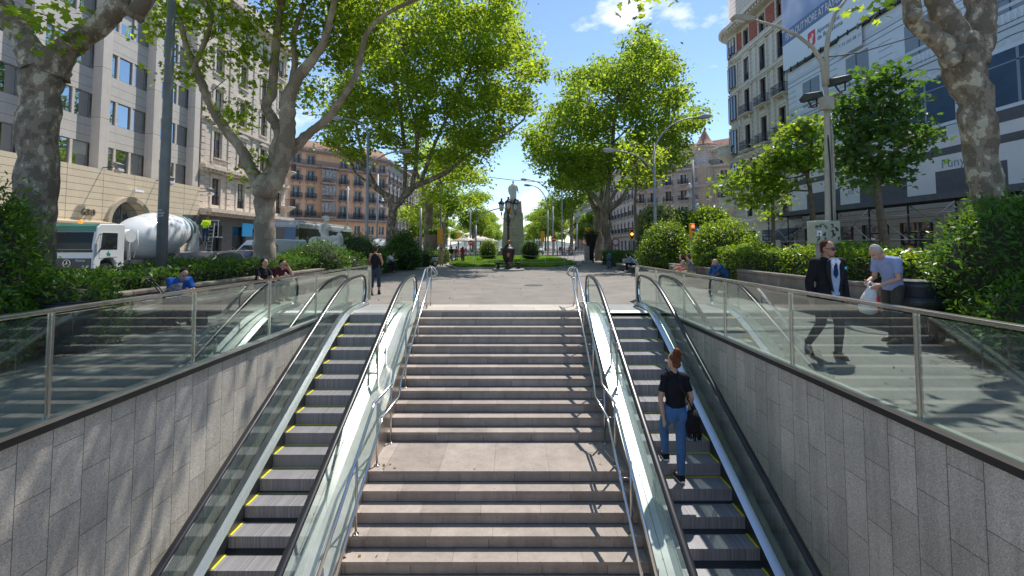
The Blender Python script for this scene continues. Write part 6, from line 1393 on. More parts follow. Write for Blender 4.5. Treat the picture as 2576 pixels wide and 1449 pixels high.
def coach(label,x,y,rz,L,Wd,H,m,m2):
    V=empty('coach',(x,y,0),rz,label,'coach','vans and coaches in the left street'); b=MB(); b.prism([(0,.35),(-.05,1.1),(0,1.6),(.3,H-.25),(.6,H),(L-.1,H),(L,H-.2),(L,.35)],'x',-Wd/2,Wd/2); bd=b.build('body',m,V); bevel(bd,.14,3)
    g=MB(); g.prism([(-.07,1.15),(.0,1.6),(.25,H-.4),(.32,H-.4),(.1,1.15)],'x',-Wd/2+.1,Wd/2-.1); g.build('windscreen',M['v_glass'],bd)
    for sx in (-1,1):
        w=MB(); w.box(sx*(Wd/2+.004)-.008,sx*(Wd/2+.004)+.008,.5,L-.3,1.25,H-.45); w.build('side_window',M['v_glass'],bd)
        k=MB()
        for i in range(6): k.box(sx*(Wd/2+.014)-.004,sx*(Wd/2+.014)+.004,2+i*1.7,2.08+i*1.7,1.25,H-.45)
        k.build('window_pillar',M['black'],bd); k=MB(); k.bar((sx*Wd/2,.1,H-.3),(sx*(Wd/2+.3),-.4,H-.5),.06,.06); k.cbox((sx*(Wd/2+.32),-.42,H-.85),(.2,.12,.6)); k.build('mirror',M['black'],bd)
        for wy in (2.2,L-3): wheel(V,sx*(Wd/2-.12),wy,.48,.48,.28)
    r=MB(); r.box(-Wd/2+.15,Wd/2-.15,.8,L-.5,H-.001,H+.14); bevel(r.build('roof_unit',m2,bd),.05); return V
coach('silver blue coach standing behind the second plane trunk',-17.5,34,0,12,2.55,3.5,M['v_silver'],M['v_teal'] if False else M['v_silver'])
carprof=lambda L,H:[(0,.3),(.0,.65),(.15,.8),(1.1,.95),(1.75,H-.05),(2.3,H),(3.2,H-.02),(4.0,.98),(L-.05,.92),(L,.6),(L,.3)]
car_s=[[(1.45,.98),(1.9,H_:=1.36),(2.55,1.38),(2.55,.98)],[(2.62,.98),(2.62,1.38),(3.1,1.34),(3.65,.98)]]
def car(label,x,y,rz,m,grp='cars in the streets'): return van('car',label,x,y,rz,4.4,1.78,1.46,m,carprof(4.4,1.46),((1.2,1.0),(1.72,1.38)),car_s,'car',grp,.32)
car('dark blue car passing in front of the mixer truck rear',P(480,650,19.5).x-1.2,17.6,R(172),M['v_dark']).rotation_euler=(0,0,R(0))
for o in bpy.data.objects:
    if o.get('label','').startswith('dark blue car passing'): o.location=(P(470,650,18.3).x,17.2,0)
car('dark car at the right end of the mixer truck',-14.6,22.5,0,M['v_dark'])
for lab,px,Y,m in (('pale silver car on the far right boulevard behind the lawn',1357,88,M['v_silver']),('white car near the left crossing',1042,58,M['v_white']),('white van like car left of the walking women',1110,66,M['v_white']),('grey car half hidden right of the monument',1320,100,M['v_silver']),('blue grey car half hidden left of the monument',1238,100,M['v_teal']),('white car behind the red traffic light',1744,46,M['v_white'])):
    car(lab,P(px,640,Y).x,Y,0,m)
# scooters
def scooter():
    S=empty('scooter',(0,0,0)); wheel(S,0,0,.25,.25,.11); wheel(S,0,1.25,.25,.25,.12)
    b=MB(); b.prism([(.28,.9),(.12,.5),(.3,.28),(.75,.25),(.95,.45),(1.45,.55),(1.55,.78),(.95,.78),(.72,.38),(.42,.38),(.36,.95)],'x',-.17,.17); bevel(b.build('body',M['v_silver'],S),.05)
    q=MB(); q.box(-.14,.14,.85,1.5,.78,.9); bevel(q.build('seat',M['black'],S),.04); q=MB(); q.tube([(0,0,.25),(0,.22,.95)],.035,n=6); q.tube([(-.32,.3,1.02),(0,.22,1.0),(.32,.3,1.02)],.02,n=6); q.build('handlebar',M['black'],S); q=MB(); q.prism([(.1,.95),(.2,1.0),(.26,1.35),(.2,1.38)],'x',-.17,.17); q.build('windshield',M['v_glass'],S); return S
SCT=scooter(); sp=[(P(1090-25+0,0,36).x,36.2,R(-50),'white scooter leaning at the end of the left hedge')]
cols_=['nearest','second','third','fourth','fifth','sixth','seventh','eighth','ninth']
for i in range(9): sp.append((P(1165+11*i,640,64).x,63+i*.5,R(70),'%s scooter from the left in the parked row left of the lawn'%cols_[i]))
for i in range(9): sp.append((P(1415+8*i,640,84).x,83+i*.3,R(-70),'%s scooter from the left in the parked row on the right'%cols_[i]))
for i,(x,y,r,l_) in enumerate(sp):
    o=SCT if i==0 else copy_tree(SCT); o.location=(x,y,0); o.rotation_euler=(0,0,r); tag(o,l_,'scooter','parked scooters')
# ---------------------------------------------------------------- people
M['skin']=mat('skin',(.52,.30,.21),.55,var=.08,scale=6); M['skin_t']=mat('tanned_skin',(.40,.21,.14),.55,var=.08,scale=6)
def cloth(name,c,var=.12,r=.85):
    name='%s_%02d%02d%02d'%(name,int(c[0]*99),int(c[1]*99),int(c[2]*99))
    if name in bpy.data.materials: return bpy.data.materials[name]
    return mat(name,c,r,var=var,scale=7,bump=.25,bscale=14,spec=.25)
BASE=dict(pel=(0,0,.95),wai=(0,0,1.08),che=(0,0,1.30),nec=(0,.01,1.47),hea=(0,-.02,1.63),
 shL=(.18,.01,1.42),elL=(.23,.03,1.13),wrL=(.24,-.05,.88),hiL=(.09,0,.93),knL=(.10,-.01,.5),anL=(.10,.03,.09),toL=(.12,-.13,.03),
 shR=(-.18,.01,1.42),elR=(-.23,.03,1.13),wrR=(-.24,-.05,.88),hiR=(-.09,0,.93),knR=(-.10,-.01,.5),anR=(-.10,.03,.09),toR=(-.12,-.13,.03))
SIT=dict(pel=(0,0,.52),wai=(0,.0,.66),che=(0,-.06,.87),nec=(0,-.1,1.04),hea=(0,-.15,1.19),shL=(.18,-.08,.99),elL=(.24,-.2,.74),wrL=(.14,-.42,.66),shR=(-.18,-.08,.99),elR=(-.24,-.2,.74),wrR=(-.14,-.42,.66),
 hiL=(.09,0,.52),knL=(.13,-.43,.53),anL=(.13,-.42,.09),toL=(.14,-.58,.03),hiR=(-.09,0,.52),knR=(-.13,-.43,.53),anR=(-.13,-.42,.09),toR=(-.14,-.58,.03))
def remesh(o,v,sm=0):
    m=o.modifiers.new('r','REMESH'); m.mode='VOXEL'; m.voxel_size=v; m.use_smooth_shade=True
    if sm: s=o.modifiers.new('s','SMOOTH'); s.factor=.5; s.iterations=sm
def person(label,loc,rz,H=1.72,pose=None,base=None,top=('short',(.5,.5,.5)),bottom=('long',(.05,.06,.1)),shoes=(.03,.03,.03),hair=('short',(.03,.02,.015)),look=(0,-1,0),vox=.02,skin='skin',fem=False,group=None,near=False,tname='shirt',bname='trousers'):
    J=dict(BASE); 
    if base: J.update(base)
    if pose: J.update(pose)
    J={k:Vector(v) for k,v in J.items()}; k=H/1.75
    o=empty('person',loc,rz,label,'person',group); o.scale=(k,k,k); S=M[skin]
    shw=.9 if fem else 1.0
    if fem:
        for a in ('shL','shR'): J[a].x*=.88
    up=J['nec']-J['pel']; 
    B=MB()
    def torso(mb,e,z0=-.02,hipw=None,top_=True):
        hw=(.165 if fem else .16)+e; wv=(.125 if fem else .145)+e; cw=(.155 if fem else .18)+e
        a=J['pel']-(J['wai']-J['pel']).normalized()*(.02-z0)
        pts=[a,J['pel'],J['wai'],J['wai'].lerp(J['che'],.5),J['che'],J['che'].lerp(J['nec'],.55)]
        rr=[(hw*.95,.11+e),(hw,.125+e),(wv,.10+e),((wv+cw)/2,.11+e),(cw,.122+e),(cw*.80,.095+e)]
        if top_: pts.append(J['nec']); rr.append((.065+e*.6,.06+e*.6))
        xax=(J['shL']-J['shR']).normalized(); up_=Vector((0,1,0))
        # sections keep their wide axis across the shoulders
        vs=[];fs=[];n=14
        for i,p in enumerate(pts):
            t=(pts[min(i+1,len(pts)-1)]-pts[max(i-1,0)]).normalized(); y=t.cross(xax).normalized()
            for j in range(n): an=2*PI*j/n; vs.append(p+xax*math.cos(an)*rr[i][0]+y*math.sin(an)*rr[i][1])
        for i in range(len(pts)-1):
            for j in range(n): fs.append((i*n+j,i*n+(j+1)%n,(i+1)*n+(j+1)%n,(i+1)*n+j))
        fs+=[tuple(range(n))[::-1],tuple((len(pts)-1)*n+j for j in range(n))]; mb.add(vs,fs,True)
        if top_:
            for s in ('LR' if not(e>0 and top[0]=='none') else ''): mb.tube([J['nec'].lerp(J['sh'+s],.1)-Vector((0,0,.03)),J['sh'+s]],[.055+e,.058+e],n=10); mb.ell(J['sh'+s],(.062+e,)*3,10,8)
        if fem and e>0:
            for sx in (-1,1): mb.ell(J['che']+xax*.07*sx+Vector((0,-.085,.0)),(.06+e*.5,.055,.06+e*.5),8,6)
    def arm(mb,s,e,to=1.0,hand=True):
        a,b,c=J['sh'+s],J['el'+s],J['wr'+s]; f=.88 if fem else 1
        if to<=.5: mb.tube([a,a.lerp(b,to*2)],[(.055+e)*f,(.052+e)*f],n=10); return
        mb.tube([a,a.lerp(b,.5),b,b.lerp(c,.35),c],[(.055*f+e),(.047*f+e),(.04*f+e),(.04*f+e),(.027*f+e)],n=10); mb.ell(b,((.042*f+e),)*3,8,6)
    def handm(mb,s):
        b,c=J['el'+s],J['wr'+s]; d=(c-b).normalized(); d=(d+Vector((0,-.15,-.1))).normalized(); sx=1 if s=='L' else -1
        side=d.cross(Vector((sx,0,0))).normalized() if abs(d.x)<.9 else Vector((0,1,0)); nrm=d.cross(side).normalized()
        pc=c+d*.045; mb.tube([c-d*.01,c+d*.04,c+d*.085],[(.026,.019),(.039,.018),(.036,.014)],n=10,up=nrm)
        for i,(l,o_) in enumerate(((.062,-.028),(.072,-.009),(.067,.010),(.052,.027))):
            r0=c+d*.08+side*o_; curl=nrm*(-sx)*.5; p1=r0+d*l*.5+curl*l*.15; p2=p1+(d*.8+curl*.5)*l*.35; p3=p2+(d*.5+curl)*l*.2; mb.tube([r0-d*.012,p1,p2,p3],[.0095,.0088,.008,.0065],n=6)
        t0=c+d*.03-side*.03; mb.tube([t0,t0-side*.025+d*.02,t0-side*.032+d*.048],[.012,.010,.008],n=6)
    def leg(mb,s,e,to=1.0):
        a,b,c=J['hi'+s],J['kn'+s],J['an'+s]; g=1.05 if fem else 1
        P5=[a,a.lerp(b,.35),b,b.lerp(c,.3),c]; R5=[.085*g+e,.078*g+e,.054+e,.053+e,.034+e*1.0]
        if to<1:
            cut=b.lerp(c,(to-.5)*2) if to>.5 else a.lerp(b,to*2)
            P5=[a,a.lerp(b,.35)]+([b,cut] if to>.5 else [cut]); R5=[.085*g+e,.078*g+e]+([.054+e,.052+e*1.2] if to>.5 else [.075+e*1.4])
        mb.tube(P5,R5,n=12); mb.ell(a,((.088*g+e),)*3,10,8); 
        if to>.5: mb.ell(b,((.055+e),)*3,8,6)
    torso(B,0)
    for s in 'LR': arm(B,s,0); leg(B,s,0); B.tube([J['an'+s],J['an'+s].lerp(J['to'+s],.6),J['to'+s]],[.034,.035,.025],n=8); handm(B,s)
    lk=Vector(look).normalized(); hz=J['hea']; upv=(hz-J['nec']).normalized(); upv=(upv-lk*upv.dot(lk)).normalized(); rt=lk.cross(upv).normalized()
    HM=Matrix((( rt.x,lk.x,upv.x),(rt.y,lk.y,upv.y),(rt.z,lk.z,upv.z)))
    def hp(x,y,z): return hz+HM@Vector((x,y,z))
    B.tube([J['nec']-Vector((0,0,.04)),J['nec'],hp(0,-.02,-.06)],[.062,.053 if not fem else .045,.05 if not fem else .043],n=12)
    B.ell(hz+HM@Vector((0,-.01,.02)),(.075,.095,.105),16,12,M=HM.to_3x3()); B.ell(hp(0,.035,-.045),(.055,.06,.07),14,10,M=HM.to_3x3()); B.ell(hp(0,.05,-.085),(.03,.03,.025),10,8,M=HM.to_3x3())
    B.tube([hp(0,.085,.02),hp(0,.108,-.02),hp(0,.092,-.028)],[.010,.015,.010],n=8)
    for sx in (-1,1): B.ell(hp(sx*.076,-.01,0),(.012,.02,.032),8,6,M=HM.to_3x3())
    body=B.build('body',S,o); remesh(body,vox if not near else .0075,0)
    # face
    f=MB()
    for sx in (-1,1): f.ell(hp(sx*.03,.083,.012),(.013,.007,.007),8,6,M=HM.to_3x3())
    f.mi=1; f.tube([hp(-.023,.088,-.058),hp(0,.096,-.056),hp(.023,.088,-.058)],[.003,.006,.003],n=6); f.mi=2
    for sx in (-1,1): f.tube([hp(sx*.048,.078,.032),hp(sx*.03,.089,.037),hp(sx*.014,.09,.033)],.004,n=5)
    f.build('face_features',[M['black'],cloth('lips',(.35,.12,.10)),cloth('brow',tuple(x*.8+.01 for x in hair[1]))],o)
    # clothing
    cm=cloth(label[:18]+'_top',top[1]); tb=MB(); e=.024 if top[0]=='jacket' else (.009 if top[0]=='crop' else .016)
    torso(tb,e,-.04 if top[0]!='crop' else .06)
    if top[0] in('long','jacket'): 
        for s in 'LR': arm(tb,s,e*.9)
    elif top[0] in('short','crop'):
        for s in 'LR': arm(tb,s,e*1.1,.34)
    if top[0]=='jacket': tb.tube([J['wai'],J['pel'],J['pel']-Vector((0,0,.16))],[(.175,.14),(.19,.15),(.20,.16)],n=14,up=(0,1,0))
    t=tb.build('jacket' if top[0]=='jacket' else tname,cm,o); remesh(t,max(vox*.9,.012))
    bm=cloth(label[:18]+'_bottom',bottom[1]); bb=MB()
    if bottom[0]=='skirt':
        bb.tube([J['wai'],J['pel'],J['pel']-Vector((0,0,.2)),(J['knL']+J['knR'])/2+Vector((0,0,.05))],[(.14,.11),(.18,.14),(.20,.16),(.21,.17)],n=16,up=(0,1,0)); b_=bb.build('skirt',bm,o)
    else:
        hw=.175; a=J['pel']; bb.tube([J['wai'].lerp(J['pel'],.35),a,a-Vector((0,0,.04))],[(.150 if fem else .16,.118),(hw,.135),(hw,.13)],n=14,up=(0,1,0) )
        if fem:
            for sx in (-1,1): bb.ell(a+Vector((sx*.07,.06,-.05)),(.095,.09,.10),10,8)
        for s in 'LR': leg(bb,s,.014,{'long':1.0,'crop':.8,'short':.42}[bottom[0]])
        b_=bb.build(bname,bm,o); remesh(b_,max(vox*.9,.012))
    for s in 'LR':
        sh=MB(); a=J['an'+s]; to=J['to'+s]; dz=Vector((0,0,.01)); hl=a+(a-to).normalized()*.05; hl.z=min(a.z,to.z+.03)+.0
        sh.tube([Vector((hl.x,hl.y,hl.z-.02)),(hl*.4+to*.6)+Vector((0,0,.01)),to],[(.042,.04),(.048,.042),(.034,.028)],n=10,up=(0,0,1)); sh.tube([a+Vector((0,0,.06)),a,hl],[.045,.045,.04],n=10)
        q=sh.build('shoe',cloth('shoe_%.2f_%.2f_%.2f'%shoes,shoes),o)
        so2=MB(); so2.tube([Vector((hl.x,hl.y,to.z-.015)),Vector((to.x,to.y,to.z-.015))+(to-hl).normalized()*.02],[(.044,.014),(.04,.014)],n=8,up=(0,0,1)); so2.build('sole',M['white_s'] if near and fem else M['black'],q)
    if hair[0]!='none':
        hm=cloth('hair_%.2f_%.2f_%.2f'%hair[1],hair[1],.35); h=MB(); h.ell(hp(0,-.038,.046),(.082,.084,.092),14,10,M=HM.to_3x3())
        if hair[0]=='bald': h=MB(); h.tube([hp(-.076,.0,.0),hp(-.07,-.06,-.02),hp(0,-.105,-.02),hp(.07,-.06,-.02),hp(.076,0,0)],[.012,.022,.025,.022,.012],n=8)
        else: h.ell(hp(0,-.06,-.015),(.072,.052,.07),12,8,M=HM.to_3x3())
        if hair[0]=='bun': h.ell(hp(0,-.075,.145),(.052,.052,.052),12,8); h.ell(hp(.02,-.09,.12),(.05,.04,.045),12,8)
        if hair[0]=='knot': h.ell(hp(0,-.13,.05),(.055,.05,.06),12,8)
        if hair[0]=='long':
            h.tube([hp(0,-.06,.05),hp(0,-.09,-.06),J['nec']+Vector((0,.06,-.02)),J['nec']+Vector((0,.085,-.16))],[(.085,.06),(.09,.05),(.095,.045),(.06,.03)],n=12)
            for sx in (-1,1): h.tube([hp(sx*.07,.02,.05),hp(sx*.082,.0,-.06),hp(sx*.08,0,-.17)],[.03,.035,.02],n=8)
        hh=h.build('hair',hm,o)
        if near: remesh(hh,.009); dm=hh.modifiers.new('d','DISPLACE'); tx=bpy.data.textures.new('hairnoise','CLOUDS'); tx.noise_scale=.02; dm.texture=tx; dm.strength=.018
    o['_']=0; del o['_']
    return o,J,hp
def facing(dx,dy): return math.atan2(dx,-dy)
# woman walking up the right escalator
o,J,hp=person('woman in black crop top and blue jeans riding up the right escalator',(2.73,7.72,-2.178),PI,2.08,
 pose=dict(anL=(.07,-.24,.255),toL=(.08,-.40,.195),knL=(.10,-.22,.66),hiL=(.085,-.0,.96),hiR=(-.085,0,.94),anR=(-.04,.05,.09),toR=(-.02,-.11,.03),knR=(-.06,.02,.52),shL=(.155,.0,1.405),shR=(-.155,0,1.405),elL=(.225,.05,1.13),wrL=(.185,.05,.88),elR=(-.22,.03,1.14),wrR=(-.23,-.10,.95),che=(0,-.02,1.30),nec=(0,-.03,1.47),hea=(0,-.05,1.61)),
 top=('crop',(.012,.012,.016)),bottom=('long',(.07,.16,.33)),hair=('bun',(.15,.05,.022)),look=(.45,-.9,-.12),vox=.014,fem=True,near=True,tname='crop_top',bname='jeans',shoes=(.015,.015,.015))
g2=MB(); 
for sx in (-1,1): g2.ell(hp(sx*.033,.10,.012),(.026,.006,.02),10,6)
for sx in (-1,1): g2.tube([hp(sx*.06,.095,.015),hp(sx*.082,.0,.012)],.004,n=5)
g2.build('sunglasses',M['stone_s'],o)
W_o=o
def to_world(o,v): return Matrix.Translation(o.location)@Matrix.Rotation(o.rotation_euler[2],4,'Z')@Matrix.Diagonal((*o.scale,1))@Vector(v)
bg_=empty('shoulder_bag',tuple(to_world(o,(-.20,.10,.85))),PI,'black fringed shoulder bag hanging at the hip of the escalator woman','bag'); bg_.scale=tuple(q*1.15 for q in o.scale)
q=MB(); q.tube([(0,0,.12),(0,.02,.04),(0,.02,-.08),(0,.01,-.13)],[(.06,.035),(.085,.05),(.095,.05),(.08,.035)],n=14,up=(0,1,0)); q.build('pouch',cloth('bag_black',(.012,.012,.014)),bg_)
q=MB(); 
for i in range(26): x=random.uniform(-.09,.09); q.tube([(x,.02+random.uniform(-.03,.04),-.05),(x*1.05,.03,-.2+random.uniform(-.04,.03))],.006,n=4)
q.build('fringe',cloth('bag_black',(.012,.012,.014)),bg_)
q=MB(); q.tube([(0,.03,.12),(.09,.05,.30),(.19,.045,.47),(.29,.035,.58),(.31,-.02,.62),(.28,-.10,.57)],.008,n=6); q.build('strap',cloth('bag_black',(.012,.012,.014)),bg_)
# man in the dark suit
o,J,hp=person('man in dark suit and sunglasses walking behind the right glass balustrade',(4.83,6.95,0),facing(-.05,-1),1.77,
 pose=dict(knL=(.10,-.05,.5),anL=(.10,.0,.09),toL=(.12,-.15,.03),hiR=(-.09,0,.93),knR=(-.12,.03,.5),anR=(-.16,.30,.16),toR=(-.17,.2,.03),elR=(-.25,.06,1.14),wrR=(-.24,.06,.88),elL=(.25,.06,1.14),wrL=(.25,.0,.88)),
 top=('jacket',(.011,.011,.014)),bottom=('long',(.035,.037,.042)),hair=('short',(.07,.025,.012)),look=(.42,-.9,-.14),vox=.013,near=True,skin='skin_t')
q=MB(); 
for sx in (-1,1): q.ell(hp(sx*.031,.096,.012),(.031,.010,.021),10,6); q.tube([hp(sx*.06,.09,.016),hp(sx*.083,.0,.014)],.004,n=5)
q.tube([hp(-.01,.1,.018),hp(.01,.1,.018)],.004,n=5); q.build('sunglasses',M['black'],o)
q=MB(); q.prism([(-.06,1.43),(.06,1.43),(.065,1.10),(.05,.95),(-.05,.95),(-.06,1.10)],'y',-.164,-.14); b_=q.build('waistcoat',cloth('waistcoat',(.28,.36,.50)),o)
q=MB(); q.prism([(-.075,1.45),(.075,1.45),(.015,1.27),(-.015,1.27)],'y',-.170,-.150); q.prism([(-.07,1.45),(-.02,1.50),(0,1.44),(-.03,1.38)],'y',-.184,-.1); q.prism([(.07,1.45),(.02,1.50),(0,1.44),(.03,1.38)],'y',-.184,-.1); q.build('shirt',cloth('white_blue_shirt',(.62,.66,.80)),o)
q=MB(); q.prism([(-.018,1.45),(.018,1.45),(.032,1.26),(0,1.20),(-.032,1.26)],'y',-.178,-.168); q.build('tie',cloth('navy_tie',(.012,.02,.09)),o)
q=MB(); q.prism([(.115,1.33),(.175,1.33),(.17,1.365),(.15,1.35),(.135,1.37),(.12,1.36)],'y',-.155,-.125); q.build('pocket_square',cloth('teal_square',(.03,.45,.55)),o)
for sx in (-1,1):
    q=MB(); q.prism([(sx*.07,1.47),(sx*.13,1.40),(sx*.12,1.25),(sx*.05,1.0),(sx*.035,1.0),(sx*.075,1.25)],'y',-.176,-.140); q.build('lapel',cloth('lapel',(.014,.014,.018)),o)
# grey haired man with plastic bag
o,J,hp=person('grey haired man in a pale blue shirt bending over a plastic bag',(6.72,8.05,0),facing(-1,-.12),1.80,
 pose=dict(wai=(0,.0,1.08),che=(0,-.04,1.29),nec=(0,-.15,1.45),hea=(0,-.30,1.53),shL=(.19,-.10,1.39),shR=(-.19,-.10,1.39),elL=(.22,-.12,1.10),wrL=(.10,-.36,.98),elR=(-.22,-.12,1.10),wrR=(-.08,-.40,1.03),anL=(.12,-.08,.09),toL=(.13,-.24,.03),knL=(.11,-.08,.5),anR=(-.12,.08,.09),toR=(-.13,-.08,.03)),
 top=('short',(.27,.33,.56)),bottom=('long',(.06,.055,.05)),hair=('short',(.38,.38,.38)),look=(0,-.75,-.66),vox=.013,near=True,shoes=(.25,.13,.08))
v=to_world(o,(.02,-.44,.98)); pb_=empty('plastic_bag',tuple(v),0,'white plastic carrier bag with red print held by the grey haired man','bag')
q=MB(); q.tube([(0,0,-.02),(0,0,-.1),(-.03,0,-.22),(-.05,0,-.38),(-.05,0,-.47),(-.05,0,-.5)],[(.03,.03),(.08,.07),(.13,.09),(.17,.11),(.14,.09),(.05,.05)],n=18,up=(0,1,0)); x_=q.build('bag_body',mat('white_plastic',(.72,.68,.68),.35,var=.08,scale=12,bump=.6,bscale=12),pb_)
q=MB(); q.prism([(.03,-.44),(.06,-.44),(.06,-.2),(.03,-.2)],'y',-.115,-.09); q.build('red_print',M['red_s'],x_); q=MB(); q.tube([(-.03,0,-.1),(-.05,0,.02),(0,.0,.06),(.05,0,.02),(.03,0,-.1)],.018,n=6); q.build('bag_handle',bpy.data.materials['white_plastic'],pb_)
# walking woman left
o,J,hp=person('woman in black tank top and rolled jeans walking away beside the left glass',(-4.72,15.7,0),PI,1.69,pose=dict(anR=(-.09,-.2,.1),toR=(-.09,-.34,.03),knR=(-.09,-.16,.52),anL=(.09,.12,.12),toL=(.09,0,.03),elR=(-.25,-.02,1.15),wrR=(-.18,-.22,1.08)),top=('none',(.012,.012,.015)),bottom=('crop',(.04,.055,.09)),hair=('knot',(.05,.02,.015)),fem=True,vox=.016,tname='tank_top',bname='rolled_jeans',skin='skin_t')
v=to_world(o,(.24,.03,1.0)); bb_=empty('handbag',tuple(v),PI,'brown shoulder bag of the woman walking away on the left','bag'); MB().ell((0,0,.1),(.06,.13,.16)).build('pouch',cloth('brown_leather',(.22,.09,.05)),bb_); MB().tube([(0,.06,.2),(-.05,.0,.42),(0,-.06,.2)],.01,n=5).build('strap',cloth('brown_leather',(.22,.09,.05)),bb_)
far=[('woman in a beige dress walking away left of the lawn',1111,38.2,1.66,('short',(.42,.33,.2)),('skirt',(.42,.33,.2)),('long',(.25,.12,.05)),True),('woman in black top and pale trousers walking towards the scooters',1136,43.5,1.62,('short',(.02,.02,.025)),('long',(.35,.32,.3)),('short',(.04,.02,.02)),True),('pedestrian in grey trousers with a bright red backpack',1148,45,1.62,('short',(.55,.5,.48)),('long',(.28,.24,.22)),('short',(.05,.02,.02)),False),('woman in a red top and dark jeans at the left lawn corner',1164,41.3,1.62,('short',(.4,.03,.02)),('long',(.03,.035,.06)),('long',(.04,.02,.015)),True)]
for l_,px,Y,H,tp,bt,hr,fm in far:
    o,J,hp=person(l_,(P(px,640,Y).x,Y,0),PI+random.uniform(-.2,.2),H,pose=dict(anL=(.09,-.14,.1),toL=(.09,-.28,.03),knL=(.09,-.12,.52),anR=(-.09,.12,.12),toR=(-.09,0,.03)),top=tp,bottom=bt,hair=hr,fem=fm,vox=.025,group='people walking away left of the lawn')
    if 'backpack' in l_:
        v=to_world(o,(0,.17,1.25)); x=empty('backpack',tuple(v),0,'bright red backpack on a far walking pedestrian','backpack'); MB().ell((0,0,0),(.16,.1,.22)).build('pouch',M['red_s'],x)
# seated people
F_R,F_L=facing(1,0),facing(-1,0)
hunch=dict(SIT); hunch.update(che=(0,-.16,.84),nec=(0,-.28,.98),hea=(0,-.38,1.08),shL=(.18,-.24,.95),shR=(-.18,-.24,.95),elL=(.2,-.42,.7),elR=(-.2,-.42,.7),wrL=(.08,-.58,.75),wrR=(-.08,-.58,.75))
person('seated man in a blue shirt bending over a stroller on the left bench',(-7.38,9.95,0),F_R-.5,1.75,base=hunch,top=('short',(.03,.12,.45)),hair=('short',(.015,.012,.01)),look=(-.1,-.8,-.6),vox=.015)
person('seated man in a black shirt on the left bench looking right',(-7.35,13.3,0),F_R-.3,1.75,base=SIT,top=('short',(.012,.012,.015)),hair=('short',(.012,.01,.01)),look=(.1,-1,-.1),vox=.016)
pw=dict(hunch); pw.update(elL=(.22,-.5,.78),wrL=(.09,-.46,1.05),hea=(0,-.33,1.12))
person('seated man in a maroon shirt resting his head on his hand',(-7.38,14.2,0),F_R-.5,1.78,base=pw,top=('short',(.09,.02,.035)),hair=('short',(.015,.012,.01)),look=(.1,-.8,-.55),vox=.016)
person('seated man in a white T-shirt and red shoes on the far left bench',(P(972,650,28).x,28,.05),F_R,1.78,base=hunch,top=('short',(.72,.72,.76)),bottom=('long',(.02,.02,.025)),shoes=(.5,.02,.02),hair=('short',(.02,.015,.012)),look=(.2,-1,-.2),vox=.02)
cr=dict(hunch); cr.update(wrL=(.05,-.44,.98),wrR=(-.05,-.44,.98),hea=(0,-.36,1.07),elL=(.16,-.5,.68),elR=(-.16,-.5,.68))
person('bald man in a blue jacket holding his face in his hands',(7.72,16.45,0),F_L,1.78,base=cr,top=('long',(.03,.10,.25)),bottom=('long',(.04,.05,.09)),hair=('bald',(.3,.28,.26)),look=(0,-.75,-.7),vox=.015)
person('dark haired woman in glasses reading on the right bench',(7.6,20.0,.05),F_L-.3,1.68,base=SIT,top=('short',(.45,.35,.3)),bottom=('long',(.3,.2,.15)),hair=('long',(.05,.02,.015)),look=(.3,-1,-.1),vox=.018,fem=True)
person('brown haired woman in a grey top next to the reading woman',(7.6,19.2,.05),F_L-.5,1.7,base=SIT,top=('short',(.18,.19,.2)),bottom=('long',(.4,.3,.2)),hair=('short',(.12,.05,.03)),look=(-.4,-1,-.2),vox=.018,fem=True)
bk=empty('magazine',(7.15,19.6,.72),.4,'open magazine with a red page held by the two seated women','magazine'); MB().cbox((0,-.1,.05),(.3,.22,.02),rx=.4,ry=.3).build('page',M['red_s'],bk); MB().cbox((-.05,.14,.1),(.3,.22,.02),rx=-.3,ry=.3).build('page',M['white_s'],bk)
person('woman in a denim jacket and black trousers on the far right bench',(7.62,28.6,.05),F_L,1.66,base=hunch,top=('long',(.22,.30,.42)),bottom=('long',(.015,.015,.02)),shoes=(.7,.7,.7),hair=('long',(.02,.015,.012)),look=(0,-.8,-.6),vox=.02,fem=True)
person('pedestrian with cap passing under the scaffold on the right',(P(2201,612,20).x,20,.05),F_R,1.75,top=('long',(.1,.12,.25)),hair=('short',(.015,.015,.02)),look=(1,-.6,0),vox=.025)
# worker on the ladder of the mixer truck
v=P(504,560,28.6)
person('worker in a yellow hi-vis vest standing on the truck platform',(v.x,29.1,1.95),PI+.3,1.68,pose=dict(che=(0,-.1,1.27),nec=(0,-.22,1.42),hea=(0,-.33,1.5),shL=(.18,-.17,1.37),shR=(-.18,-.17,1.37),wrL=(.2,-.4,1.0),wrR=(-.2,-.4,1.0)),top=('long',(.62,.85,.02)),bottom=('long',(.03,.06,.15)),hair=('short',(.25,.12,.05)),look=(0,-.8,-.6),vox=.02,tname='hi_vis_vest')
person('woman in purple sitting by the shop entrance left of the white van',(P(527,640,30).x,30,.1),F_R,1.65,base=SIT,top=('short',(.2,.05,.25)),hair=('long',(.02,.015,.01)),vox=.025,fem=True); person('woman with red hair sitting by the shop entrance left of the white van',(P(541,640,30).x,30.2,.1),F_R,1.65,base=SIT,top=('short',(.5,.3,.3)),hair=('long',(.2,.06,.03)),vox=.025,fem=True)
cc=[(.6,.6,.62),(.1,.1,.14),(.45,.08,.06),(.2,.25,.4),(.55,.5,.4),(.05,.05,.06)]
nn=['in a white top','in a dark jacket','in a red top','in a blue top','in a cream top','in black']
for i,(px,Y) in enumerate(((1402,72),(1409,78),(1421,74),(1432,80),(1440,76),(1449,84))):
    person('distant pedestrian %s by the motorbikes on the right'%nn[i],(P(px,640,Y).x,Y,0),random.uniform(0,6),1.7,top=('short',cc[i]),bottom=('long',cc[-1-i]),vox=.04,group='distant pedestrians on the right')
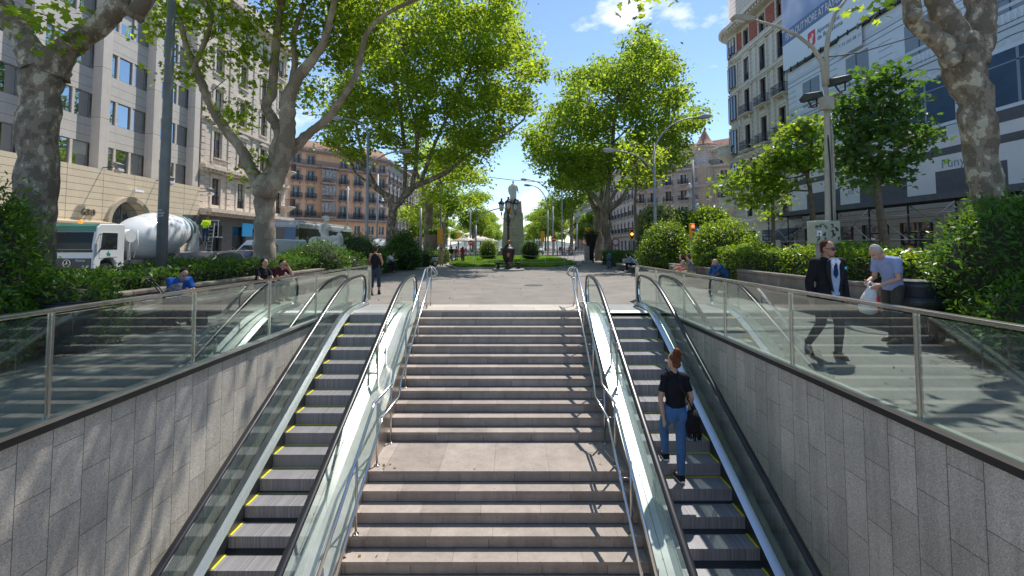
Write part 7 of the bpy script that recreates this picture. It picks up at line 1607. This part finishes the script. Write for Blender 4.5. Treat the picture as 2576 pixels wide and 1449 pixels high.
# stroller
S=empty('stroller',(-6.85,9.35,0),F_R+.6,'dark patterned baby stroller in front of the man in blue','stroller')
q=MB(); 
for i in range(7):
    pass
hd=MB(); vs=[];fs=[]
for i in range(9):
    a=PI*i/8
    for j in range(9): b_=PI*.62*j/8-.1; vs.append((.24*math.cos(a)*1.0,.30*math.sin(b_)*math.sin(a)-.05,.62+.32*math.cos(b_)*math.sin(a)))
for i in range(8):
    for j in range(8): fs.append((i*9+j,i*9+j+1,(i+1)*9+j+1,(i+1)*9+j))
hd.add(vs,fs,True); h_=hd.build('hood',mat('patterned_hood',(.04,.04,.055),.8,c2=(.2,.2,.24),var=.5,scale=22),S); m_=h_.modifiers.new('so','SOLIDIFY'); m_.thickness=.015
MB().tube([(0,.2,.35),(0,.0,.42),(0,-.3,.45)],[(.2,.08),(.22,.1),(.18,.06)],n=12,up=(1,0,0)).build('seat',cloth('stroller_black',(.02,.02,.025)),S)
q=MB()
for sx in (-1,1): q.tube([(sx*.22,-.4,.15),(sx*.24,.1,.55),(sx*.24,.42,.98)],.014,n=6); q.tube([(sx*.24,.35,.15),(sx*.24,.0,.5)],.014,n=6)
q.tube([(-.24,.42,.98),(-.2,.5,1.03),(.2,.5,1.03),(.24,.42,.98)],.02,n=8); q.build('frame',M['black'],S)
for sx in (-1,1):
    for y in (-.4,.35): w=MB(); w.T=Matrix.Translation((sx*.24,y,.14))@Matrix.Rotation(R(90),4,'Y'); w.lathe([(.08,-.02),(.13,-.02),(.13,.02),(.08,.02)],n=16); w.build('wheel',M['tyre'],S)
c_=empty('coffee_cup',(-7.2,10.75,.76),0,'paper coffee cup standing on the low bench wall','cup'); MB().lathe([(.035,0),(.045,.12),(.05,.12),(.048,.14)],n=14).build('cup_body',cloth('cardboard',(.5,.33,.2)),c_); c_.location=(-7.79,10.7,.78)
# ---------------------------------------------------------------- distant hills that close the avenue
hb=MB(); n=40
pr=[(-900+45*i, 18+16*math.sin(i*.7)+10*math.sin(i*1.9+1)) for i in range(n+1)]
vs=[];fs=[]
for x,h in pr: vs+= [(x,1150,-2),(x,1250,h*.7),(x,1400,h)]
for i in range(n):
    for j in range(2): fs.append((i*3+j,(i+1)*3+j,(i+1)*3+j+1,i*3+j+1))
hb.add(vs,fs,True); hb.build('hills',mat('distant_hills',(.12,.17,.16),.95,var=.2,scale=.02),kind='structure')
